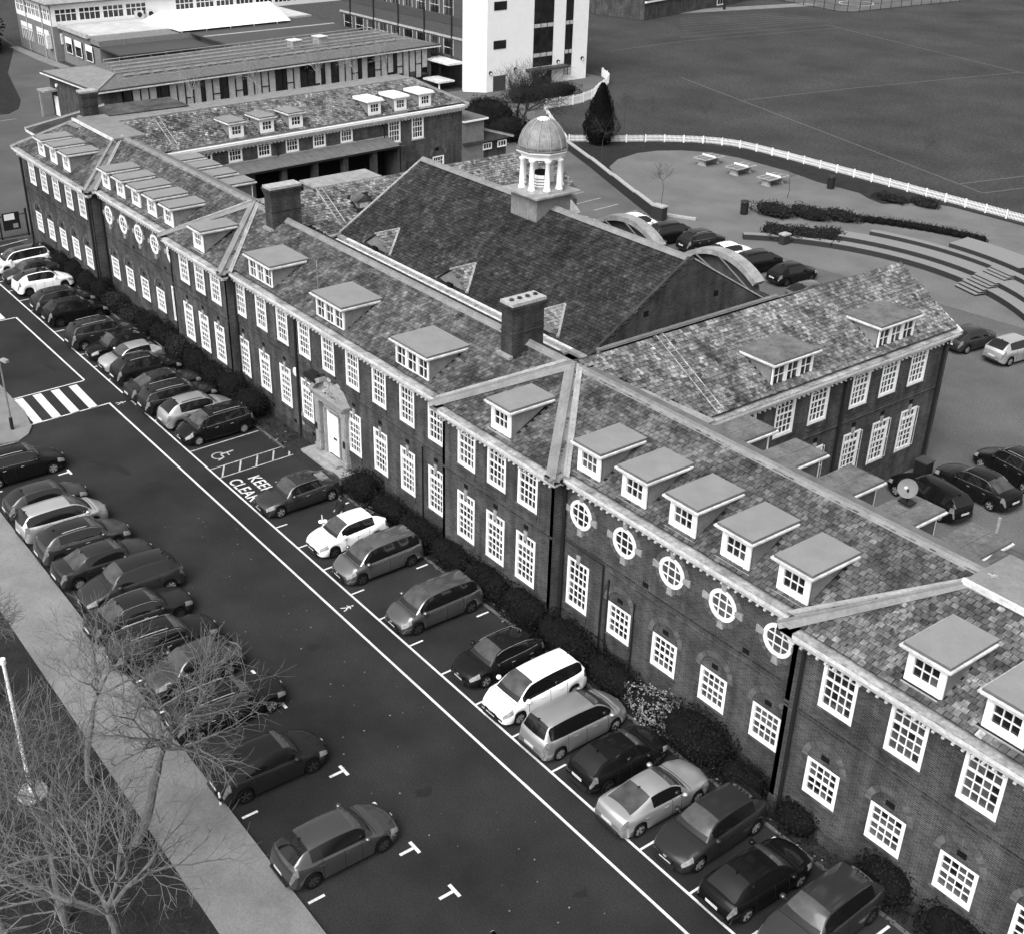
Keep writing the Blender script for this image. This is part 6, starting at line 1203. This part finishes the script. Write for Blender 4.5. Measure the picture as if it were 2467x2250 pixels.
car('black car half hidden behind the far corner of the school roof', -57.5, 6.5, R_(80), 'suv', 0.012, group=GB, seed=99)
shrub('dark overgrown trees at the top left corner of the photo', -139, 20.5, 7, 5, 7, LEAF, 5000, 0.4, 0.1, None, 0.5, name='dark_tree_clump')
shrub('dark bushes on the west verge at the left edge', -106, 9.5, 5, 2.5, 2.6, LEAF, 3500, 0.3, 0.1, None, 0.5, name='dark_bush')
# hedges and planting in the rear grounds
G2 = 'shrubs in the rear grounds'
for i, (x, y, rx, ry, h, lb, mm) in enumerate(((-66.4, 66.3, 1.8, 2.6, 1.8, 'dark rounded hedge left of the tower entrance', LEAF), (-66.3, 71.3, 1.8, 3.0, 1.5, 'long dark hedge in front of the tower entrance', LEAF), (-57.5, 54.0, 3.2, 3.2, 3.0, 'big dark evergreen bush behind the far wing', LEAF), (-52.5, 53.0, 2.6, 2.6, 2.4, 'dark bush behind the cupola beside the path', LEAF), (-62.5, 57.5, 2.4, 2.4, 2.0, 'dark bush left of the path to the tower', LEAF),
  (-17.3, 55.3, 2.1, 1.3, 0.95, 'loose bush at the left of the upper planting bed', LEAF2), (-15.0, 57.2, 2.2, 1.2, 0.9, 'loose bush second in the upper planting bed', LEAF2), (-13.0, 59.0, 1.8, 1.1, 0.75, 'smaller bush third in the upper planting bed', LEAF2),
  (-12.8, 50.8, 1.8, 1.3, 0.95, 'leafy bush behind the left end of the bench wall', LEAF2), (-11.1, 52.3, 1.8, 1.3, 0.85, 'leafy bush in the middle of the bed behind the bench wall', LEAF2), (-9.5, 53.5, 1.6, 1.2, 0.95, 'leafy bush at the right of the bed behind the bench wall', LEAF2),
  (-14.0, 67.4, 1.8, 0.8, 0.6, 'low bush by the picket fence', LEAF2), (-11.2, 68.6, 1.5, 0.9, 0.6, 'low spreading bush right of the one by the fence', LEAF2))):
    shrub(lb, x, y, rx, ry, h, mm, n=int((rx+ry)*h*420)+600, s=0.14, boxy=0.0, group=G2, lump=0.6)
for i in range(14):
    t_ = i/13; x = -11.6+9.4*t_; y = 60.0+3.5*t_-0.6*math.sin(t_*3.14)*-1; shrub('one bush of the low dark hedge curving behind the terraces', x, y, 0.66, 0.42, 0.5, LEAF, n=520, s=0.11, boxy=0.2, group='low hedge bushes behind the terraces', name='hedge_bush')
bare_tree('dark multi-stemmed bare tree between the far wing and the tower path', -50.8, 53.4, 1.6, 0.16, 6, 77, BARK_D, 'dark trees', 1.7, 0.0)
bare_tree('second dark bare tree behind the far wing', -55.5, 56.5, 1.8, 0.14, 5, 78, BARK_D, 'dark trees', 1.6, 0.0)
# ================================================================== REAR GROUNDS
def polylen(P):
    out = [0]
    for a, b in zip(P[:-1], P[1:]): out.append(out[-1]+math.dist(a, b))
    return out
def along(P, D, s):
    for i in range(len(P)-1):
        if s <= D[i+1]+1e-6: t_ = (s-D[i])/(D[i+1]-D[i]); return (lerp(P[i][0], P[i+1][0], t_), lerp(P[i][1], P[i+1][1], t_)), ((P[i+1][0]-P[i][0])/(D[i+1]-D[i]), (P[i+1][1]-P[i][1])/(D[i+1]-D[i]))
    return P[-1], (1, 0)
def picket_fence(label, P, hgt=0.74, post=2.05):
    o = empty('picket_fence', (P[0][0], P[0][1], 0), label, 'fence', 'white picket fences'); D = polylen(P); off = Vector((P[0][0], P[0][1], 0)); t = MB(); s = 0.1
    while s < D[-1]:
        (x, y), (dx, dy2) = along(P, D, s); f = Fr(Vector((x, y, 0))-off, (dx, dy2, 0), (-dy2, dx, 0)); t.box(f, -0.03, 0.03, 0.02, 0.04, 0.06, hgt, WHITE); s += 0.135
    t.build('pickets', o, kind='stuff'); s = 0.0
    while s < D[-1]:
        (x, y), (dx, dy2) = along(P, D, s); f = Fr(Vector((x, y, 0))-off, (dx, dy2, 0), (-dy2, dx, 0)); m = MB(); m.box(f, -0.055, 0.055, -0.06, 0.015, 0, hgt+0.08, WHITE); m.build('post', o)
        (x2, y2), _ = along(P, D, min(s+post, D[-1])); m = MB()
        if math.dist((x, y), (x2, y2)) > 0.1:
            for z in (0.25, hgt-0.22): m.tube(Vector((x, y, z))-off, Vector((x2, y2, z))-off, 0.03, 0.03, WHITE, 4)
            m.build('rail', o)
        s += post
    return o
picket_fence('long curving white picket fence between the plaza and the playing field', [(-47.8, 57.5), (-45.0, 61.2), (-42.4, 65.3), (-39.8, 68.2), (-38.3, 69.4), (-36.5, 70.35), (-34.6, 70.8), (-32.5, 70.95), (-28.7, 71.05), (-18.8, 71.15), (-8.8, 71.15), (12, 71.2)])
picket_fence('short white picket fence curving round the white tower forecourt', [(-61.5, 65.6), (-61.35, 68.8), (-61.5, 70.9), (-62.6, 73.9), (-65.3, 77.4), (-66.4, 79.3), (-69, 82.4), (-72.5, 84.2)], 1.15)
picket_fence('slanting white fence beside the path from the tower', [(-61.3, 65.2), (-56, 62.0), (-51.5, 59.4), (-48.0, 57.4)], 0.6)
# retaining wall
rp = [(-46.5, 55.6), (-39.07, 52.66), (-32.83, 50.0), (-27.15, 47.6), (-22.4, 45.65)]; o = empty('retaining_wall', (rp[0][0], rp[0][1], 0), 'low stepped brick retaining wall with pale coping along the side path', 'wall'); off = Vector((rp[0][0], rp[0][1], 0))
for i, (a, b) in enumerate(zip(rp[:-1], rp[1:])):
    d_ = Vector((b[0]-a[0], b[1]-a[1], 0)); L_ = d_.length; f = Fr(Vector((a[0], a[1], 0))-off, d_, (d_.y, -d_.x, 0)); hh = 0.75+0.08*i; m = MB(); m.box(f, 0, L_, -0.3, 0, -0.02, hh, TERR_F); m.build('brick_face', o); m = MB(); m.box(f, 0, L_, -0.36, 0.05, hh, hh+0.1, CEMENT); m.build('coping', o)
m = MB(); f = Fr(Vector((-22.4, 45.65, 0))-off, (1, 0.1, 0), (0.1, -1, 0)); m.box(f, -0.3, 0.9, -0.6, 0.1, 0, 1.15, TERR_F); m.box(f, -0.36, 0.96, -0.66, 0.16, 1.15, 1.27, CEMENT); m.build('end_pier', o)
m = MB(); m.prism([(-23.6, 46.9, 0), (-20.2, 48.6, 0), (-20.0, 48.3, 0), (-23.4, 46.6, 0)], (0, 0, 0.18), CEMENT); tag(m.build('planter_kerb', None), 'pale kerb round the planted corner at the end of the retaining wall', 'kerb')
# table tennis tables
for i, (x, y, lb) in enumerate(((-32.75, 63.1, 'concrete outdoor table tennis table, leftmost and farthest of the three'), (-28.45, 63.1, 'concrete outdoor table tennis table in the middle of the three'), (-24.05, 62.75, 'concrete outdoor table tennis table, rightmost of the three beside a young tree'))):
    o = empty('table_tennis_table', (x, y, 0), lb, 'table', 'outdoor table tennis tables', rz=R_(2)); TT = mat('table_top', 0.13, 0.8, amt=0.1, scale=8)
    m = MB(); m.box(ID, -0.82, 0.82, -1.42, 1.42, 0.68, 0.76, CEMENT); m.box(ID, -0.76, 0.76, -1.37, 1.37, 0.761, 0.766, TT); o1 = m.build('table_top', o)
    m = MB()
    for a in (-0.76, 0.74, -0.01): m.box(ID, a, a+0.03, -1.37, 1.37, 0.767, 0.770, PAINT)
    m.build('line', o1); m = MB(); m.box(ID, -0.86, 0.86, -0.03, 0.03, 0.771, 0.93, WHITE); m.build('net', o)
    for s in (-1, 1):
        m = MB(); P = [(-0.5, 0), (-0.42, 0.12), (-0.34, 0.35), (-0.42, 0.58), (-0.62, 0.68), (0.62, 0.68), (0.42, 0.58), (0.34, 0.35), (0.42, 0.12), (0.5, 0)]; m.prism([(a, s*0.95-0.14, b) for a, b in P], (0, 0.28, 0), CEMENT); m.build('leg', o)
    m = MB(); m.box(ID, -0.1, 0.1, -0.8, 0.8, 0.45, 0.66, CEMENT); m.build('beam', o)
# litter bins
for x, y, lb in ((-18.9, 53.2, 'dark round litter bin left of the upper planting bed'), (-19.85, 66.1, 'dark hooded litter bin on the plaza by the fence')):
    o = empty('litter_bin', (x, y, 0), lb, 'bin', 'dark litter bins'); m = MB(); m.lathe((0, 0, 0), [(0.30, 0), (0.34, 0.05), (0.36, 0.85), (0.38, 0.95)], BLACK, 16); m.build('body', o); m = MB(); m.lathe((0, 0, 0), [(0.40, 1.12), (0.36, 1.2), (0.1, 1.25)], BLACK, 16)
    for a in (0, 1.57, 3.14, 4.71): m.tube((0.34*math.cos(a), 0.34*math.sin(a), 0.93), (0.34*math.cos(a), 0.34*math.sin(a), 1.14), 0.03, 0.03, BLACK)
    m.build('hood', o)
# curved seating terraces
AC = (-0.5, 35.4)
def arc_block(name, label, r0, r1, t0, t1, h, cut=None):
    n = max(6, int(abs(t1-t0)/1.6)); m = MB(); P = lambda r_, k, z: (AC[0]+r_*math.cos(R_(t0+(t1-t0)*k/n)), AC[1]+r_*math.sin(R_(t0+(t1-t0)*k/n)), z)
    for k in range(n):
        m.poly([P(r0, k, 0), P(r0, k+1, 0), P(r0, k+1, h-0.02), P(r0, k, h-0.02)], TERR_F); m.poly([P(r1, k, 0), P(r1, k+1, 0), P(r1, k+1, h-0.02), P(r1, k, h-0.02)], TERR_F)
        m.poly([P(r0, k, h), P(r0, k+1, h), P(r1, k+1, h), P(r1, k, h)], TERR); m.poly([P(r0, k, h-0.02), P(r0, k+1, h-0.02), P(r0, k+1, h), P(r0, k, h)], TERR)
    for k in (0, n): m.poly([P(r0, k, 0), P(r1, k, 0), P(r1, k, h), P(r0, k, h)], TERR_F)
    return tag(m.build(name, None), label, 'terrace', 'curved seating terraces')
arc_block('bench_wall', 'long low curved bench wall, front of the terraces', 18.25, 18.95, 137.5, 115.2, 0.45); arc_block('terrace_step', 'lowest and longest curved terrace step', 18.25, 19.3, 115, 20, 0.45)
arc_block('terrace_step', 'second curved terrace step up', 19.3, 20.85, 114.5, 20, 0.82); arc_block('terrace_step', 'third curved terrace step up', 20.85, 21.5, 108.5, 20, 1.15); arc_block('terrace_step', 'short topmost terrace step at the right', 21.5, 24.0, 91.0, 73.0, 1.5)
arc_block('terrace_step', 'upper curved landing right of the topmost step', 21.5, 23, 66, 20, 1.15)
o = empty('gate_pier', (-11.25, 49.75, 0), 'square brick pier standing in the curved bench wall', 'pier'); m = MB(); m.box(ID, -0.28, 0.28, -0.45, 0.25, 0, 0.78, TERR_F); m.build('pier', o); m = MB(); m.box(ID, -0.34, 0.34, -0.5, 0.3, 0.78, 0.9, CEMENT); m.build('cap', o)
for j, (r0, z0, t_) in enumerate(((18.25, 0.0, 74.5), (19.3, 0.45, 74.5), (20.85, 0.82, 75.0))):
    o = empty('stone_steps', (AC[0]+r0*math.cos(R_(t_)), AC[1]+r0*math.sin(R_(t_)), 0), ['lowest short flight of steps up the terraces', 'middle short flight of steps up the terraces', 'top short flight of steps up the terraces'][j], 'steps', 'flights of steps', rz=R_(t_-90)); hgt_ = (0.45, 0.37, 0.33)[j]
    for k in range(3): m = MB(); m.box(ID, -1.1, 1.1, -0.95+0.32*k, 0.0, z0 if j else 0, z0+hgt_*(k+1)/3-0.02, TERR_F); m.box(ID, -1.14, 1.14, -0.99+0.32*k, 0.0, z0+hgt_*(k+1)/3-0.02, z0+hgt_*(k+1)/3+0.01, TERR); m.build('step', o)
# ball court fence
cp = [(-108.5, 159), (-91.8, 156.7), (-90.2, 158.3), (-88.7, 175), (-87, 195)]; D = polylen(cp); off = Vector((-108.5, 159, 0)); o = empty('ball_court_fence', tuple(off), 'tall dark mesh fence round the ball court at the top edge', 'fence'); s = 0
while s < D[-1]: (x, y), _ = along(cp, D, s); m = MB(); m.tube(Vector((x, y, 0))-off, Vector((x, y, 3))-off, 0.06, 0.06, BLACK, 5); m.build('post', o); s += 2.6
m = MB()
for z in (0.1, 1.1, 2.0, 3.0):
    for a, b in zip(cp[:-1], cp[1:]): m.tube(Vector((a[0], a[1], z))-off, Vector((b[0], b[1], z))-off, 0.03, 0.03, BLACK, 4)
m.build('rail', o); ground('ball_court', [(-108, 160), (-92, 157.5), (-90.5, 159), (-87.5, 195), (-108, 195)], -0.015, ASPH_R)
m = MB()
for i in range(14): a, b = R_(25.7*i), R_(25.7*(i+1)); m.poly([(-97+3*math.cos(a), 168+3*math.sin(a), 0.0), (-97+3*math.cos(b), 168+3*math.sin(b), 0), (-97+3.15*math.cos(b), 168+3.15*math.sin(b), 0), (-97+3.15*math.cos(a), 168+3.15*math.sin(a), 0)], PAINT)
m.build('court_marking', None, kind='structure')
# side gate at far left
o = empty('railing_gate', (-49.2, -4.5, 0), 'dark vertical-bar gate and railings at the far end of the car park', 'gate'); m = MB()
for k in range(70): m.tube((0, -6+0.145*k, 0.05), (0, -6+0.145*k, 2.0), 0.014, 0.014, BLACK, 4)
m.build('bars', o, kind='stuff'); m = MB(); m.box(ID, -0.03, 0.03, -6, 4.2, 0.1, 0.16, BLACK); m.box(ID, -0.03, 0.03, -6, 4.2, 1.85, 1.9, BLACK); m.build('rail', o)
m = MB(); m.box(ID, -0.06, 0.06, 4.1, 4.25, 0, 2.3, BLACK); m.box(ID, -0.06, 0.06, 1.9, 2.02, 0, 2.1, BLACK); m.build('gate_post', o); m = MB(); m.box(ID, 0.05, 0.09, 2.2, 3.6, 0.7, 2.15, BLACK); nb = m.build('notice_board', o); m = MB(); m.box(ID, 0.091, 0.1, 2.35, 3.2, 1.55, 2.05, WHITE); m.box(ID, 0.091, 0.1, 3.0, 3.4, 0.85, 1.2, STONE); m.build('notice', nb)
m = MB(); m.tube((0, 0, 0), (0, 0, 2.1), 0.03, 0.03, WHITE); 
# lamp posts
o = empty('lamp_post', (15.76, -22.31, 0.09), 'tall slender pale lamp post in a concrete base on the verge, lower left', 'lamp post'); m = MB(); m.tube((0, 0, 0.1), (0, 0, 6.0), 0.075, 0.06, WHITE, 10); m.build('pole', o); m = MB(); m.tube((0, 0, 5.9), (0, 0, 6.12), 0.10, 0.10, WHITE, 12); m.build('lamp_head', o)
m = MB(); m.lathe((0, 0, 0), [(0.62, -0.02), (0.58, 0.08), (0.2, 0.12)], STONE, 11); m.build('base', o)
o = empty('lamp_post', (-14.0, -13.25, 0.1), 'lamp post with a dark base sleeve at the tip of the kerbed island, left edge', 'lamp post'); m = MB(); m.tube((0, 0, 0.1), (0, 0, 4.3), 0.06, 0.045, LEAD, 10); m.build('pole', o); m = MB(); m.tube((0, 0, 0), (0, 0, 0.75), 0.1, 0.1, BLACK, 10); m.build('sleeve', o); m = MB(); m.tube((0, 0, 4.3), (0.35, 0.12, 4.42), 0.04, 0.04, LEAD); m.box(Fr((0.3, 0.1, 4.35), (1, .3, 0), (-.3, 1, 0)), -0.05, 0.45, -0.12, 0.12, 0, 0.16, LEAD_L); m.build('lamp_head', o)
o = empty('lamp_post', (-50.5, 1.2, 0.0), 'small lamp on a pole beyond the far corner of the school', 'lamp post'); m = MB(); m.tube((0, 0, 0), (0, 0, 4.8), 0.05, 0.04, LEAD_D, 8); m.build('pole', o); m = MB(); m.box(ID, -0.2, 0.2, -0.15, 0.15, 4.8, 5.0, WHITE); m.build('lamp_head', o)
for x, y, lb in ((-10.2, -17.0, 'small white kerb marker post behind the grey hatchback row'), (20.3, -16.95, 'small white marker post at the kerb beside the leaning tree')):
    m = MB(); m.tube((0, 0, 0), (0, 0, 0.5), 0.05, 0.05, WHITE, 8); m.lathe((0, 0, 0), [(0.06, 0.5), (0.05, 0.56), (0.01, 0.58)], WHITE, 8); q = tag(m.build('marker_post', None), lb, 'post', 'kerb marker posts'); q.location = (x, y, 0.1)
m = MB()
for i in range(90):
    x, y = rng.uniform(0, 45), rng.uniform(-13, -7.4); k = rng.uniform(0.02, 0.045); m.poly([(x-k, y, .006), (x, y-k, .006), (x+k, y, .012), (x, y+k, .006)], LEAF_P)
m.build('fallen_leaves', None, kind='stuff', label='scattered small pale leaves on the asphalt aisle', category='leaves')
# bins by the wing
m = MB(); m.box(ID, -0.35, 0.35, -0.35, 0.35, 0.05, 1.0, BLACK); m.box(ID, -0.38, 0.4, -0.38, 0.38, 1.0, 1.08, PANEL_D); q = tag(m.build('wheelie_bin', None), 'dark bin standing at the foot of the wing wall by the black cars', 'bin'); q.location = (19.9, 24.9, 0)
# ================================================================== PERSON by the open car door
def person(label, x, y, rz):
    o = empty('person', (x, y, 0), label, 'person', rz=rz)
    J = {'pel': (0, 0, .94, .15), 'sp': (.0, 0, 1.18, .14), 'ch': (.02, 0, 1.38, .155), 'nk': (.04, 0, 1.53, .06), 'hd': (.06, 0, 1.66, .095), 'tp': (.06, 0, 1.76, .06)}
    E_ = [('pel', 'sp'), ('sp', 'ch'), ('ch', 'nk'), ('nk', 'hd'), ('hd', 'tp')]
    for s, q in ((1, 'l'), (-1, 'r')):
        J[q+'h'] = (0, .10*s, .88, .10); J[q+'k'] = (.05 if s > 0 else -.02, .12*s, .48, .065); J[q+'a'] = (0 if s > 0 else -.08, .12*s, .09, .045); J[q+'t'] = (.15 if s > 0 else .07, .13*s, .04, .04)
        J[q+'s'] = (0, .19*s, 1.42, .065); J[q+'e'] = (.08, .26*s, 1.16, .045); J[q+'w'] = (.28, .2*s, 1.04, .03)
        J[q+'m'] = (.36, .19*s, 1.02, .034)
        E_ += [('pel', q+'h'), (q+'h', q+'k'), (q+'k', q+'a'), (q+'a', q+'t'), ('ch', q+'s'), (q+'s', q+'e'), (q+'e', q+'w'), (q+'w', q+'m')]
        for f in range(4): J[q+'f%d' % f] = (.44-.01*abs(f-1), .165*s+.02*f*s, 1.0, .009); E_.append((q+'m', q+'f%d' % f))
        J[q+'th'] = (.39, .14*s, 1.0, .010); E_.append((q+'m', q+'th'))
    ks = list(J); me = bpy.data.meshes.new('body'); me.from_pydata([J[k][:3] for k in ks], [(ks.index(a), ks.index(b)) for a, b in E_], [])
    ob = bpy.data.objects.new('body', me); col.objects.link(ob); md = ob.modifiers.new('skin', 'SKIN'); me.skin_vertices or None
    if not me.skin_vertices: bpy.context.view_layer.objects.active = ob
    for i, k in enumerate(ks): me.skin_vertices[0].data[i].radius = (J[k][3], J[k][3]*(0.75 if k in ('sp', 'ch', 'pel') else 1)); 
    me.skin_vertices[0].data[0].use_root = True
    sd = ob.modifiers.new('s', 'SUBSURF'); sd.levels = 1; dg = bpy.context.evaluated_depsgraph_get(); m2 = bpy.data.meshes.new_from_object(ob.evaluated_get(dg)); col.objects.unlink(ob)
    m2.materials.clear(); m2.materials.append(CLOTH); m2.materials.append(SKIN)
    for p in m2.polygons:
        c_ = p.center; p.material_index = 1 if (c_.z > 1.54 or c_.x > .29) else 0; p.use_smooth = True
    b2 = bpy.data.objects.new('body', m2); col.objects.link(b2); b2.parent = o
    t = MB(); rr = random.Random(1); t.lathe((.03, 0, 1.58), [(.085, 0), (.11, .06), (.115, .12), (.09, .19), (.03, .225)], BLACK, 14); t.build('hair', o, smooth=True)
    t = MB(); t.box(ID, .14, .17, -.02, .02, 1.63, 1.68, SKIN); 
    for s in (-1, 1): t.box(ID, .145, .155, s*.035-.012, s*.035+.012, 1.675, 1.69, BLACK)
    t.box(ID, .145, .152, -.025, .025, 1.605, 1.612, BLACK); t.build('face', o); return o
person('person in dark clothes standing at the open door of the white crossover', 6.05, -3.25, R_(-60))
